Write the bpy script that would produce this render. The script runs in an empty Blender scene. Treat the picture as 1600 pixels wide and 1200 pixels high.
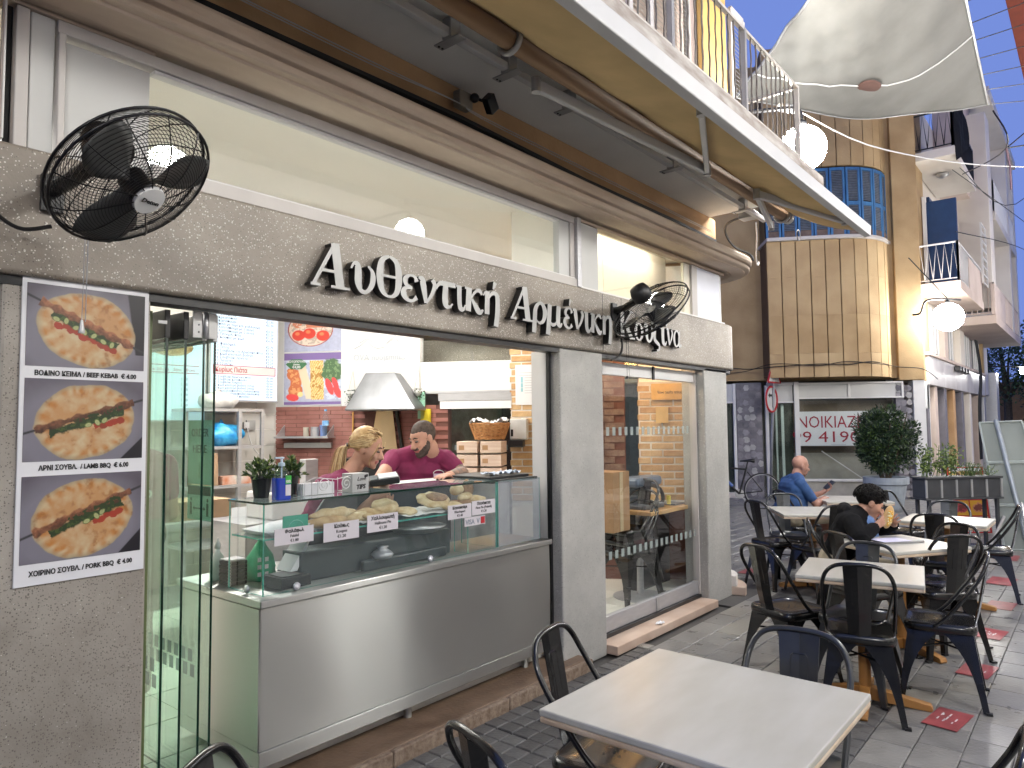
import bpy, bmesh, math, random
import numpy as np
from mathutils import Vector, Matrix, Euler
random.seed(7)
rng = np.random.RandomState(11)
SC = bpy.context.scene
COL = SC.collection
R = math.radians

# ------------------------------------------------------------------ camera
cd = bpy.data.cameras.new('camera'); cam = bpy.data.objects.new('camera', cd); COL.objects.link(cam)
SC.camera = cam
cd.sensor_fit = 'HORIZONTAL'; cd.sensor_width = 36.0; cd.lens = 1109.3 / 1600 * 36.0
cd.clip_start = 0.05; cd.clip_end = 900
_yaw, _pit, _rol = R(50.294512), R(3.342729), R(-0.535822)
_r = Vector((math.cos(_yaw), -math.sin(_yaw), 0)); _f0 = Vector((math.sin(_yaw), math.cos(_yaw), 0)); _u0 = Vector((0, 0, 1))
_f = _f0 * math.cos(_pit) + _u0 * math.sin(_pit); _u = -_f0 * math.sin(_pit) + _u0 * math.cos(_pit)
_r2 = _r * math.cos(_rol) + _u * math.sin(_rol); _u2 = -_r * math.sin(_rol) + _u * math.cos(_rol)
cam.matrix_world = Matrix(((_r2.x, _u2.x, -_f.x, 0), (_r2.y, _u2.y, -_f.y, 0), (_r2.z, _u2.z, -_f.z, 1.62), (0, 0, 0, 1)))

# ------------------------------------------------------------------ dusk sky (the sun has set: no sun lamp)
W = bpy.data.worlds.new('World'); SC.world = W; W.use_nodes = True
wn = W.node_tree; wn.nodes.clear()
wo = wn.nodes.new('ShaderNodeOutputWorld'); wb = wn.nodes.new('ShaderNodeBackground'); ws = wn.nodes.new('ShaderNodeTexSky')
ws.sky_type = 'NISHITA'; ws.sun_disc = False; ws.sun_elevation = R(-3.0); ws.sun_rotation = R(200); ws.ozone_density = 3.0
wm = wn.nodes.new('ShaderNodeMix'); wm.data_type = 'RGBA'; wm.inputs[0].default_value = 0.9
wm.inputs[7].default_value = (0.135, 0.205, 0.53, 1)
wx = wn.nodes.new('ShaderNodeVectorMath'); wx.operation = 'SCALE'; wx.inputs[3].default_value = 0.15
wn.links.new(ws.outputs[0], wx.inputs[0]); wn.links.new(wx.outputs[0], wm.inputs[6])
wn.links.new(wm.outputs[2], wb.inputs[0]); wb.inputs[1].default_value = 1.0
wn.links.new(wb.outputs[0], wo.inputs[0])

vs = SC.view_settings
vs.view_transform = 'Standard'; vs.look = 'None'; vs.exposure = 0.6; vs.gamma = 1.0; vs.use_curve_mapping = False
SC.render.engine = 'CYCLES'
cy = SC.cycles
cy.use_denoising = True
try: cy.denoiser = 'OPENIMAGEDENOISE'
except Exception: pass
cy.max_bounces = 7; cy.diffuse_bounces = 3; cy.glossy_bounces = 4; cy.transmission_bounces = 5; cy.transparent_max_bounces = 24
cy.caustics_reflective = False; cy.caustics_refractive = False; cy.sample_clamp_indirect = 6.0
GLOBE_L = 130.0      # radiance of the street globes
PANEL_L = 22.0      # radiance of the shop's ceiling panels

# ------------------------------------------------------------------ materials
MATS = {}
def newmat(name):
    m = bpy.data.materials.new(name); m.use_nodes = True; nt = m.node_tree; nt.nodes.clear()
    out = nt.nodes.new('ShaderNodeOutputMaterial'); MATS[name] = m
    return m, nt, out
def rgb(c): return (c[0], c[1], c[2], 1.0)
def M(name, col, rough=0.5, metal=0.0, var=0.12, scale=6.0, bump=0.0, bscale=60.0, col2=None, stretch=(1, 1, 1), spec=0.5, coat=0.0, det=4.0, rvar=0.0, emit=None, es=0.0, aniso=0.0):
    m, nt, out = newmat(name)
    p = nt.nodes.new('ShaderNodeBsdfPrincipled'); nt.links.new(p.outputs[0], out.inputs[0])
    p.inputs['Roughness'].default_value = rough; p.inputs['Metallic'].default_value = metal
    p.inputs['Specular IOR Level'].default_value = spec; p.inputs['Coat Weight'].default_value = coat
    p.inputs['Anisotropic'].default_value = aniso
    if emit: p.inputs['Emission Color'].default_value = rgb(emit); p.inputs['Emission Strength'].default_value = es
    tc = nt.nodes.new('ShaderNodeTexCoord'); mp = nt.nodes.new('ShaderNodeMapping'); mp.inputs['Scale'].default_value = stretch
    nt.links.new(tc.outputs['Object'], mp.inputs[0])
    if var > 0 or col2 is not None:
        n = nt.nodes.new('ShaderNodeTexNoise'); n.inputs['Scale'].default_value = scale; n.inputs['Detail'].default_value = det
        nt.links.new(mp.outputs[0], n.inputs[0])
        cr = nt.nodes.new('ShaderNodeValToRGB')
        a = col; b = col2 if col2 is not None else tuple(min(1, c * (1 + var)) for c in col)
        if col2 is None: a = tuple(c * (1 - var) for c in col)
        cr.color_ramp.elements[0].position = 0.32; cr.color_ramp.elements[1].position = 0.68
        cr.color_ramp.elements[0].color = rgb(a); cr.color_ramp.elements[1].color = rgb(b)
        nt.links.new(n.outputs[0], cr.inputs[0]); nt.links.new(cr.outputs[0], p.inputs['Base Color'])
        if rvar > 0:
            mr = nt.nodes.new('ShaderNodeMapRange'); mr.inputs[3].default_value = max(0.02, rough - rvar); mr.inputs[4].default_value = min(1, rough + rvar)
            mr.inputs[1].default_value = .3; mr.inputs[2].default_value = .7
            nt.links.new(n.outputs[0], mr.inputs[0]); nt.links.new(mr.outputs[0], p.inputs['Roughness'])
    else:
        p.inputs['Base Color'].default_value = rgb(col)
    if bump > 0:
        n2 = nt.nodes.new('ShaderNodeTexNoise'); n2.inputs['Scale'].default_value = bscale; n2.inputs['Detail'].default_value = 3
        nt.links.new(mp.outputs[0], n2.inputs[0])
        b = nt.nodes.new('ShaderNodeBump'); b.inputs['Strength'].default_value = bump; b.inputs['Distance'].default_value = 0.01
        nt.links.new(n2.outputs[0], b.inputs['Height']); nt.links.new(b.outputs[0], p.inputs['Normal'])
    return m
def terrazzo(name, base, base2, chip=(.80, .77, .70), dark=(.03, .03, .03), rough=.45, th=.13):
    m, nt, out = newmat(name)
    p = nt.nodes.new('ShaderNodeBsdfPrincipled'); nt.links.new(p.outputs[0], out.inputs[0]); p.inputs['Roughness'].default_value = rough
    geo = nt.nodes.new('ShaderNodeNewGeometry')
    n = nt.nodes.new('ShaderNodeTexNoise'); n.inputs['Scale'].default_value = 1.7; n.inputs['Detail'].default_value = 6; n.inputs['Roughness'].default_value = .65
    nt.links.new(geo.outputs['Position'], n.inputs[0])
    cr = nt.nodes.new('ShaderNodeValToRGB'); cr.color_ramp.elements[0].position = .36; cr.color_ramp.elements[1].position = .66
    cr.color_ramp.elements[0].color = rgb(base); cr.color_ramp.elements[1].color = rgb(base2); nt.links.new(n.outputs[0], cr.inputs[0])
    last = cr.outputs[0]
    for (sc, t, colr, seedoff) in ((95, th * 1.25, chip, 0), (62, th * .70, chip, 7.3), (75, th * .9, chip, 17.3), (60, th * .62, dark, 3.1), (160, .2, (base[0]*.6, base[1]*.6, base[2]*.6), 9.0)):
        ad = nt.nodes.new('ShaderNodeVectorMath'); ad.operation = 'ADD'; ad.inputs[1].default_value = (seedoff, seedoff * 2, seedoff)
        nt.links.new(geo.outputs['Position'], ad.inputs[0])
        v = nt.nodes.new('ShaderNodeTexVoronoi'); v.inputs['Scale'].default_value = sc; nt.links.new(ad.outputs[0], v.inputs[0])
        sep = nt.nodes.new('ShaderNodeSeparateColor'); nt.links.new(v.outputs['Color'], sep.inputs[0])
        c1 = nt.nodes.new('ShaderNodeMath'); c1.operation = 'MULTIPLY'; c1.inputs[1].default_value = t * 2.3; nt.links.new(sep.outputs[0], c1.inputs[0])
        lt = nt.nodes.new('ShaderNodeMath'); lt.operation = 'LESS_THAN'; nt.links.new(v.outputs['Distance'], lt.inputs[0]); nt.links.new(c1.outputs[0], lt.inputs[1])
        gate = nt.nodes.new('ShaderNodeMath'); gate.operation = 'LESS_THAN'; gate.inputs[1].default_value = .45; nt.links.new(sep.outputs[1], gate.inputs[0])
        mu = nt.nodes.new('ShaderNodeMath'); mu.operation = 'MULTIPLY'; nt.links.new(lt.outputs[0], mu.inputs[0]); nt.links.new(gate.outputs[0], mu.inputs[1])
        mx = nt.nodes.new('ShaderNodeMix'); mx.data_type = 'RGBA'; mx.inputs[7].default_value = rgb(colr)
        nt.links.new(mu.outputs[0], mx.inputs[0]); nt.links.new(last, mx.inputs[6]); last = mx.outputs[2]
    nt.links.new(last, p.inputs['Base Color'])
    nb = nt.nodes.new('ShaderNodeTexNoise'); nb.inputs['Scale'].default_value = 120; nt.links.new(geo.outputs['Position'], nb.inputs[0])
    b = nt.nodes.new('ShaderNodeBump'); b.inputs['Strength'].default_value = .15; b.inputs['Distance'].default_value = .004
    nt.links.new(nb.outputs[0], b.inputs['Height']); nt.links.new(b.outputs[0], p.inputs['Normal'])
    return m
def glassmat(name, tint=(.93, .98, .95), refl=1.0, rough=0.0, haze=0.0, hazecol=(.8, .85, .85)):
    m, nt, out = newmat(name)
    t = nt.nodes.new('ShaderNodeBsdfTransparent'); t.inputs[0].default_value = rgb(tint)
    g = nt.nodes.new('ShaderNodeBsdfGlossy'); g.inputs['Roughness'].default_value = rough; g.inputs[0].default_value = (1, 1, 1, 1)
    f = nt.nodes.new('ShaderNodeFresnel'); f.inputs[0].default_value = 1.45
    mu = nt.nodes.new('ShaderNodeMath'); mu.operation = 'MULTIPLY'; mu.inputs[1].default_value = refl; mu.use_clamp = True
    gb_ = nt.nodes.new('ShaderNodeNewGeometry'); iv = nt.nodes.new('ShaderNodeMath'); iv.operation = 'SUBTRACT'; iv.inputs[0].default_value = 1.0; nt.links.new(gb_.outputs['Backfacing'], iv.inputs[1])
    m0 = nt.nodes.new('ShaderNodeMath'); m0.operation = 'MULTIPLY'; nt.links.new(f.outputs[0], m0.inputs[0]); nt.links.new(iv.outputs[0], m0.inputs[1])
    nt.links.new(m0.outputs[0], mu.inputs[0])
    mx = nt.nodes.new('ShaderNodeMixShader'); nt.links.new(mu.outputs[0], mx.inputs[0]); nt.links.new(t.outputs[0], mx.inputs[1]); nt.links.new(g.outputs[0], mx.inputs[2])
    last = mx
    if haze > 0:
        d = nt.nodes.new('ShaderNodeBsdfDiffuse'); d.inputs[0].default_value = rgb(hazecol)
        m2 = nt.nodes.new('ShaderNodeMixShader'); m2.inputs[0].default_value = haze
        nt.links.new(mx.outputs[0], m2.inputs[1]); nt.links.new(d.outputs[0], m2.inputs[2]); last = m2
    nt.links.new(last.outputs[0], out.inputs[0])
    return m
def emitmat(name, col, s):
    m, nt, out = newmat(name)
    e = nt.nodes.new('ShaderNodeEmission'); e.inputs[0].default_value = rgb(col); e.inputs[1].default_value = s
    nt.links.new(e.outputs[0], out.inputs[0]); return m
def attrmat(name, rough=.5, es=0.0, attr='col'):
    m, nt, out = newmat(name)
    p = nt.nodes.new('ShaderNodeBsdfPrincipled'); a = nt.nodes.new('ShaderNodeAttribute'); a.attribute_name = attr
    nt.links.new(a.outputs[0], p.inputs['Base Color']); p.inputs['Roughness'].default_value = rough
    if es: nt.links.new(a.outputs[0], p.inputs['Emission Color']); p.inputs['Emission Strength'].default_value = es
    nt.links.new(p.outputs[0], out.inputs[0]); return m

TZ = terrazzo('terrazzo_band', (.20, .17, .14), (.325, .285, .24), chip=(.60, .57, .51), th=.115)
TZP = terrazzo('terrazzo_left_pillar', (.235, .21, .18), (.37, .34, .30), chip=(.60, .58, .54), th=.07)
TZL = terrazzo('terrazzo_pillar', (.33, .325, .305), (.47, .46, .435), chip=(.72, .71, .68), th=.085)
STONE = M('yellow_stone', (.37, .245, .12), .85, col2=(.50, .355, .19), scale=1.6, bump=.35, bscale=40, det=7)
STONE_L = M('pale_render', (.66, .60, .54), .85, col2=(.74, .69, .63), scale=1.2, bump=.2, det=6)
PINKW = M('pinkish_render', (.55, .44, .38), .85, col2=(.66, .55, .49), scale=1.4, bump=.2, det=6)
BROWNW = M('brown_stone', (.40, .235, .115), .85, col2=(.54, .34, .18), scale=2.2, bump=.35, bscale=30, det=7)
CORN = M('cornice_cement', (.42, .32, .24), .8, col2=(.66, .55, .44), scale=3.5, bump=.35, bscale=25, stretch=(.35, 1, 2), det=7)
SOFFIT = M('soffit_paint', (.84, .84, .81), .75, var=.06, scale=1.5, bump=.15, bscale=80)
WHITE = M('white_paint', (.72, .71, .70), .45, var=.04, scale=3)
OFFW = M('aged_white_frame', (.52, .49, .47), .5, var=.12, scale=2.5, stretch=(1, 1, .4))
PANELW = M('white_board', (.57, .57, .56), .55, var=.05, scale=1.5)
CREAM = M('cream_plaster', (.90, .88, .81), .6, var=.03, scale=1)
CREAMB = M('cream_board', (.80, .75, .62), .5, var=.03, scale=2)
ALU = M('brushed_aluminium', (.50, .50, .52), .42, .6, var=.06, scale=8, stretch=(1, 1, 6))
GREYM = M('grey_bracket_metal', (.42, .42, .42), .4, .5, var=.08)
BLACKM = M('black_metal', (.02, .02, .021), .35, .3, var=.2, scale=12)
BLACKP = M('black_plastic', (.012, .012, .013), .4, var=.2)
FANBLK = M('fan_black_enamel', (.012, .012, .014), .3, .4, var=.1)
CABLE = M('black_cable', (.01, .01, .01), .5, var=.1)
STEEL = None
WOOD = M('orange_wood', (.30, .13, .03), .5, col2=(.46, .23, .07), scale=3, stretch=(1, 1, .15), det=6)
WOODL = M('light_wood_top', (.50, .29, .12), .45, col2=(.62, .39, .19), scale=4, stretch=(.2, 1, 1), det=6)
TTOP = M('cream_laminate', (.47, .455, .40), .30, col2=(.54, .525, .475), scale=3.5, stretch=(1, 3.2, 1), det=3)
TEDGE = M('beige_table_edge', (.50, .36, .235), .5, col2=(.64, .54, .42), scale=9, det=6)
CHAIR = M('black_chair_steel', (.008, .008, .008), .24, .0, var=.25, scale=6, det=2, spec=.5, coat=.25)
CHAIRG = M('worn_grey_chair_steel', (.038, .041, .044), .30, .2, var=.25, scale=6, det=2, coat=.3)
REDB = M('red_brick', (.27, .105, .085), .55, col2=(.38, .17, .145), scale=4)
REDG = M('red_brick_grout', (.16, .07, .055), .8, var=.1)
YB = [M('yellow_brick_a', (.48, .30, .14), .8, col2=(.62, .43, .23), scale=14, bump=.4, bscale=60),
      M('yellow_brick_b', (.42, .24, .10), .8, col2=(.56, .36, .18), scale=14, bump=.4, bscale=60),
      M('yellow_brick_c', (.52, .33, .16), .8, col2=(.62, .43, .24), scale=14, bump=.4, bscale=60)]
GROUT = M('pale_grout', (.64, .60, .54), .9, var=.1)
TILEW = M('grey_wall_tile', (.55, .53, .50), .4, var=.06, scale=2)
FLOORT = M('pale_floor_tile', (.72, .70, .64), .3, var=.08, scale=2)
GLASS = glassmat('clear_glass', (.97, .985, .975), 1.25)
GLASSG = glassmat('green_tinted_glass', (.90, .965, .935), 1.2)
GLASSF = glassmat('misted_case_glass', (.965, .985, .98), 1.3, haze=.05, hazecol=(.40, .47, .47))
GLASSM = glassmat('misted_end_glass', (.90, .92, .93), 1.2, haze=.36, hazecol=(.42, .45, .48))
GLASST = glassmat('aqua_shelf_glass', (.92, .975, .975), 1.5, haze=.10, hazecol=(.35, .55, .58))
GEDGE = M('green_glass_edge', (.003, .028, .018), .15, var=.15, spec=.8)
GEDGEL = M('bright_green_glass_edge', (.08, .42, .34), .2, var=.15, spec=.8, emit=None)
FROST = glassmat('frosted_film', (.9, .93, .92), .5, haze=.42, hazecol=(.50, .56, .55))
SKIN = M('skin', (.50, .27, .19), .5, var=.10, scale=14)
SKINR = M('ruddy_skin', (.38, .20, .145), .5, var=.12, scale=14)
SKIN2 = M('olive_skin', (.46, .25, .17), .5, var=.10, scale=14)
TATT = M('tattooed_skin', (.36, .22, .17), .5, col2=(.13, .115, .11), scale=38, det=3)
LIP = M('lips', (.36, .10, .09), .45, var=.05)
MAROON = M('maroon_cotton', (.20, .018, .075), .85, var=.22, scale=7, bump=.35, bscale=16)
APRON = M('dark_apron_cloth', (.03, .032, .036), .85, var=.2)
NAVY = M('blue_cotton', (.025, .07, .19), .85, var=.22, scale=7, bump=.35, bscale=16)
BLKCLOTH = M('black_jacket_cloth', (.005, .005, .006), .9, var=.3, scale=8, bump=.5, bscale=14, spec=.15)
LBLUE = M('light_blue_shirt', (.16, .28, .55), .8, var=.2, scale=12, bump=.3, bscale=25)
KHAKI = M('khaki_cloth', (.36, .31, .23), .85, var=.15, bump=.3, bscale=18)
DENIM = M('dark_trousers', (.03, .03, .035), .85, var=.2)
SHOE = M('shoe', (.04, .035, .03), .6, var=.2)
BLOND = M('blond_hair', (.40, .24, .10), .45, col2=(.60, .41, .20), scale=40, det=2)
BLOND2 = M('blond_highlight', (.66, .50, .28), .4, var=.1); BLOND3 = M('blond_lowlight', (.24, .13, .05), .5, var=.1)
DARKH = M('black_hair', (.004, .0035, .003), .5, col2=(.010, .008, .007), scale=30, spec=.2)
BARK = M('dark_bark', (.06, .045, .03), .85, col2=(.11, .085, .06), scale=12)
BROWNH = M('cropped_brown_hair', (.045, .028, .02), .7, col2=(.085, .06, .05), scale=60)
EYEB = M('brow_brown', (.05, .028, .018), .7, var=.1)
REDP = M('red_sticker', (.30, .065, .07), .35, var=.25, scale=10)
WHITEP = M('white_print', (.66, .66, .66), .5, var=.03)
PAPER = M('white_paper', (.74, .74, .76), .6, var=.02)
LPAPER = M('lilac_price_card', (.62, .585, .62), .55, var=.02)
INK = M('black_ink', (.012, .012, .012), .6, var=.0)
INKG = M('grey_ink', (.22, .25, .30), .6, var=.0)
REDI = M('red_ink', (.42, .012, .02), .5, var=0)
LETW = M('letter_face_white_metal', (.44, .44, .43), .45, .1, var=.08, scale=10)
GREENP = M('green_card', (.02, .33, .22), .5, var=.05)

# ------------------------------------------------------------------ mesh builder and object helpers
OFF = {}
class MB:
    def __init__(s): s.v = []; s.f = []; s.mi = []; s.col = None
    def add(s, vs, fs, mi=0):
        b = len(s.v); s.v.extend([tuple(v) for v in vs]); s.f.extend([tuple(b + i for i in f) for f in fs]); s.mi.extend([mi] * len(fs)); return s
    def box(s, x0, x1, y0, y1, z0, z1, mi=0, M4=None):
        vs = [(x0, y0, z0), (x1, y0, z0), (x1, y1, z0), (x0, y1, z0), (x0, y0, z1), (x1, y0, z1), (x1, y1, z1), (x0, y1, z1)]
        if M4 is not None: vs = [tuple(M4 @ Vector(v)) for v in vs]
        return s.add(vs, [(0, 3, 2, 1), (4, 5, 6, 7), (0, 1, 5, 4), (1, 2, 6, 5), (2, 3, 7, 6), (3, 0, 4, 7)], mi)
    def tube(s, pts, r, n=6, closed=False, mi=0, cap=True):
        P = [Vector(p) for p in pts]; k = len(P); rr = r if isinstance(r, (list, tuple)) else [r] * k
        T = []
        for i in range(k):
            a = P[(i - 1) % k] if (closed or i > 0) else P[i]; b = P[(i + 1) % k] if (closed or i < k - 1) else P[i]
            t = (b - a); T.append(t.normalized() if t.length > 1e-9 else Vector((0, 0, 1)))
        up = Vector((0, 0, 1)) if abs(T[0].z) < .9 else Vector((1, 0, 0))
        N = (up - T[0] * up.dot(T[0])).normalized(); vs = []
        for i in range(k):
            N = (N - T[i] * N.dot(T[i]))
            N = N.normalized() if N.length > 1e-6 else T[i].orthogonal().normalized()
            B = T[i].cross(N)
            for j in range(n):
                a = 2 * math.pi * j / n
                vs.append(P[i] + (N * math.cos(a) + B * math.sin(a)) * rr[i])
        fs = []
        for i in range(k if closed else k - 1):
            i2 = (i + 1) % k
            for j in range(n):
                j2 = (j + 1) % n; fs.append((i * n + j, i * n + j2, i2 * n + j2, i2 * n + j))
        if cap and not closed:
            fs.append(tuple(range(n - 1, -1, -1))); fs.append(tuple((k - 1) * n + j for j in range(n)))
        return s.add(vs, fs, mi)
    def lathe(s, prof, c=(0, 0, 0), n=20, M4=None, mi=0, cap=True):
        vs = []; k = len(prof)
        for (r, z) in prof:
            for j in range(n):
                a = 2 * math.pi * j / n; v = Vector((c[0] + r * math.cos(a), c[1] + r * math.sin(a), c[2] + z))
                if M4 is not None: v = M4 @ v
                vs.append(v)
        fs = [(i * n + j, i * n + (j + 1) % n, (i + 1) * n + (j + 1) % n, (i + 1) * n + j) for i in range(k - 1) for j in range(n)]
        if cap: fs.append(tuple(range(n - 1, -1, -1))); fs.append(tuple((k - 1) * n + j for j in range(n)))
        return s.add(vs, fs, mi)
    def sph(s, c, r, nu=12, nv=8, mi=0, M4=None):
        if not isinstance(r, (list, tuple)): r = (r, r, r)
        vs = [];
        for i in range(nv + 1):
            t = math.pi * i / nv; t = min(max(t, .02), math.pi - .02)
            for j in range(nu):
                a = 2 * math.pi * j / nu
                v = Vector((c[0] + r[0] * math.sin(t) * math.cos(a), c[1] + r[1] * math.sin(t) * math.sin(a), c[2] + r[2] * math.cos(t)))
                vs.append(M4 @ v if M4 is not None else v)
        fs = [(i * nu + j, (i + 1) * nu + j, (i + 1) * nu + (j + 1) % nu, i * nu + (j + 1) % nu) for i in range(nv) for j in range(nu)]
        fs.append(tuple(range(nu))); fs.append(tuple(nv * nu + j for j in range(nu - 1, -1, -1)))
        return s.add(vs, fs, mi)
    def prism(s, poly, z0, z1, mi=0, M4=None):
        n = len(poly); vs = [Vector((p[0], p[1], z0)) for p in poly] + [Vector((p[0], p[1], z1)) for p in poly]
        if M4 is not None: vs = [M4 @ v for v in vs]
        return s.add(vs, [tuple(range(n - 1, -1, -1)), tuple(range(n, 2 * n))] + [(i, (i + 1) % n, n + (i + 1) % n, n + i) for i in range(n)], mi)
    def sweep(s, path, prof, closed_prof=True, mi=0):
        # path: [(x,y)], prof: [(outward offset, z)]; outward is to the right of travel
        k = len(path); n = len(prof); vs = []
        for i in range(k):
            a = Vector(path[max(i - 1, 0)]); b = Vector(path[min(i + 1, k - 1)]); t = (b - a).normalized(); nn = Vector((t.y, -t.x))
            for (o, z) in prof: vs.append((path[i][0] + nn.x * o, path[i][1] + nn.y * o, z))
        fs = [(i * n + j, (i + 1) * n + j, (i + 1) * n + (j + 1) % n, i * n + (j + 1) % n) for i in range(k - 1) for j in range(n if closed_prof else n - 1)]
        if closed_prof: fs.append(tuple(range(n - 1, -1, -1))[::-1]); fs.append(tuple((k - 1) * n + j for j in range(n))[::-1])
        return s.add(vs, fs, mi)
    def grid(s, nx, ny, fn, mi=0):
        b = [fn(i / nx, j / ny) for j in range(ny + 1) for i in range(nx + 1)]
        return s.add(b, [(j * (nx + 1) + i, j * (nx + 1) + i + 1, (j + 1) * (nx + 1) + i + 1, (j + 1) * (nx + 1) + i) for j in range(ny) for i in range(nx)], mi)
    def build(s, name, mat, parent=None, smooth=False, bevel=0.0, solid=0.0, local=False, subd=0, seg=2):
        off = OFF.get(parent, Vector((0, 0, 0))) if (parent is not None and not local) else Vector((0, 0, 0))
        me = bpy.data.meshes.new(name)
        me.from_pydata([(v[0] - off.x, v[1] - off.y, v[2] - off.z) for v in s.v], [], s.f)
        for m in (mat if isinstance(mat, (list, tuple)) else [mat]): me.materials.append(m)
        if getattr(me.materials[0], 'name', '') == 'brushed_steel':
            uv = me.uv_layers.new(name='brush'); co = [me.vertices[l.vertex_index].co for l in me.loops]; uv.data.foreach_set('uv', [c for v in co for c in (v.x + v.y, v.z)])
        if any(s.mi): me.polygons.foreach_set('material_index', s.mi)
        if smooth: me.polygons.foreach_set('use_smooth', [True] * len(me.polygons))
        o = bpy.data.objects.new(name, me); COL.objects.link(o)
        if parent is not None: o.parent = parent; OFF[o] = off
        if solid:
            q = o.modifiers.new('solid', 'SOLIDIFY'); q.thickness = solid; q.offset = 0
        if bevel:
            q = o.modifiers.new('bevel', 'BEVEL'); q.width = bevel; q.segments = seg; q.limit_method = 'ANGLE'; q.angle_limit = R(40)
        if subd:
            q = o.modifiers.new('sub', 'SUBSURF'); q.levels = subd; q.render_levels = subd
        return o
def tag(o, label=None, cat=None, group=None, kind=None):
    if label: o['label'] = label
    if cat: o['category'] = cat
    if group: o['group'] = group
    if kind: o['kind'] = kind
    return o
def thing(name, label, cat, loc=(0, 0, 0), group=None, rz=None, kind=None):
    o = bpy.data.objects.new(name, None); COL.objects.link(o); o.location = loc; o.empty_display_size = .1
    if rz is not None: o.rotation_euler = (0, 0, rz); OFF[o] = Vector((0, 0, 0))
    else: OFF[o] = Vector(loc)
    return tag(o, label, cat, group, kind)
def struct(name, mb, mat, parent=None, **k):
    o = mb.build(name, mat, parent, **k)
    if parent is None: o['kind'] = 'structure'
    return o
def dup(root, loc, rz, label, group=None):
    r = root.copy(); COL.objects.link(r); r.location = loc; r.rotation_euler = (0, 0, rz); r['label'] = label
    if group: r['group'] = group
    for ch in root.children:
        c = ch.copy(); COL.objects.link(c); c.parent = r
        for g in ch.children:
            d = g.copy(); COL.objects.link(d); d.parent = c
    return r
def frame(o, xd, ud):
    xd = Vector(xd).normalized(); ud = Vector(ud); ud = (ud - xd * ud.dot(xd)).normalized(); n = xd.cross(ud)
    return Matrix(((xd.x, ud.x, n.x, o[0]), (xd.y, ud.y, n.y, o[1]), (xd.z, ud.z, n.z, o[2]), (0, 0, 0, 1)))
_tc = {}
def text(name, body, h, M4, mat, parent, width=None, bold=0.0, align='LEFT', mirror=False, depth=0.0008, res=2, shear=0.0, kind=None):
    cu = bpy.data.curves.new(name, 'FONT'); cu.body = body; cu.size = h / .70; cu.align_x = align; cu.offset = bold * h; cu.extrude = depth; cu.resolution_u = res; cu.shear = shear
    o = bpy.data.objects.new(name, cu); COL.objects.link(o)
    dg = bpy.context.evaluated_depsgraph_get(); me = bpy.data.meshes.new_from_object(o.evaluated_get(dg))
    bpy.data.objects.remove(o)
    xs = [v.co.x for v in me.vertices]
    if not xs: return None
    if width:
        w = max(xs) - min(xs); sx = width / w
    else: sx = 1
    off = OFF.get(parent, Vector((0, 0, 0)))
    for v in me.vertices:
        c = v.co.copy(); c.x *= sx * (-1 if mirror else 1); v.co = (M4 @ c) - off
    me.materials.clear(); me.materials.append(mat); me.name = name
    q = bpy.data.objects.new(name, me); COL.objects.link(q)
    if parent is not None: q.parent = parent; OFF[q] = off
    return q
def arc(c, r, a0, a1, n): return [(c[0] + r * math.cos(R(a0 + (a1 - a0) * i / n)), c[1] + r * math.sin(R(a0 + (a1 - a0) * i / n))) for i in range(n + 1)]
def cr_spline(P, n=8):
    P = [Vector(p) for p in P]; out = []
    for i in range(len(P) - 1):
        p0 = P[max(i - 1, 0)]; p1 = P[i]; p2 = P[i + 1]; p3 = P[min(i + 2, len(P) - 1)]
        for k in range(n):
            t = k / n; out.append(.5 * ((2 * p1) + (p2 - p0) * t + (2 * p0 - 5 * p1 + 4 * p2 - p3) * t * t + (3 * p1 - p0 - 3 * p2 + p3) * t ** 3))
    out.append(P[-1]); return out
def colgrid(name, mat, parent, M4, w, h, img, depth=.002):
    # a flat printed sheet: one quad per sample of img (rows from the top), with real thickness
    ny, nx = img.shape[:2]; off = OFF.get(parent, Vector((0, 0, 0)))
    vs = []; fs = []
    for j in range(ny + 1):
        for i in range(nx + 1): vs.append(M4 @ Vector((w * i / nx, -h * j / ny, 0)) - off)
    for j in range(ny):
        for i in range(nx): a = j * (nx + 1) + i; fs.append((a, a + nx + 1, a + nx + 2, a + 1))
    nb = len(vs); cn = [(0, 0), (w, 0), (w, -h), (0, -h)]
    vs += [M4 @ Vector((x, y, -depth)) - off for x, y in cn]; vs += [M4 @ Vector((x, y, -.0001)) - off for x, y in cn]
    fs += [(nb, nb + 1, nb + 2, nb + 3)] + [(nb + i, nb + 4 + i, nb + 4 + (i + 1) % 4, nb + (i + 1) % 4) for i in range(4)]
    me = bpy.data.meshes.new(name); me.from_pydata([tuple(v) for v in vs], [], fs)
    ca = me.color_attributes.new('col', 'FLOAT_COLOR', 'CORNER')
    c = np.ones((len(me.loops), 4), np.float32); c[:nx * ny * 4, :3] = np.repeat(img.reshape(-1, 3), 4, axis=0)
    c[nx * ny * 4:, :3] = img.reshape(-1, 3).mean(0)
    ca.data.foreach_set('color', c.ravel()); me.materials.append(mat)
    o = bpy.data.objects.new(name, me); COL.objects.link(o)
    if parent is not None: o.parent = parent; OFF[o] = off
    return o
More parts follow.
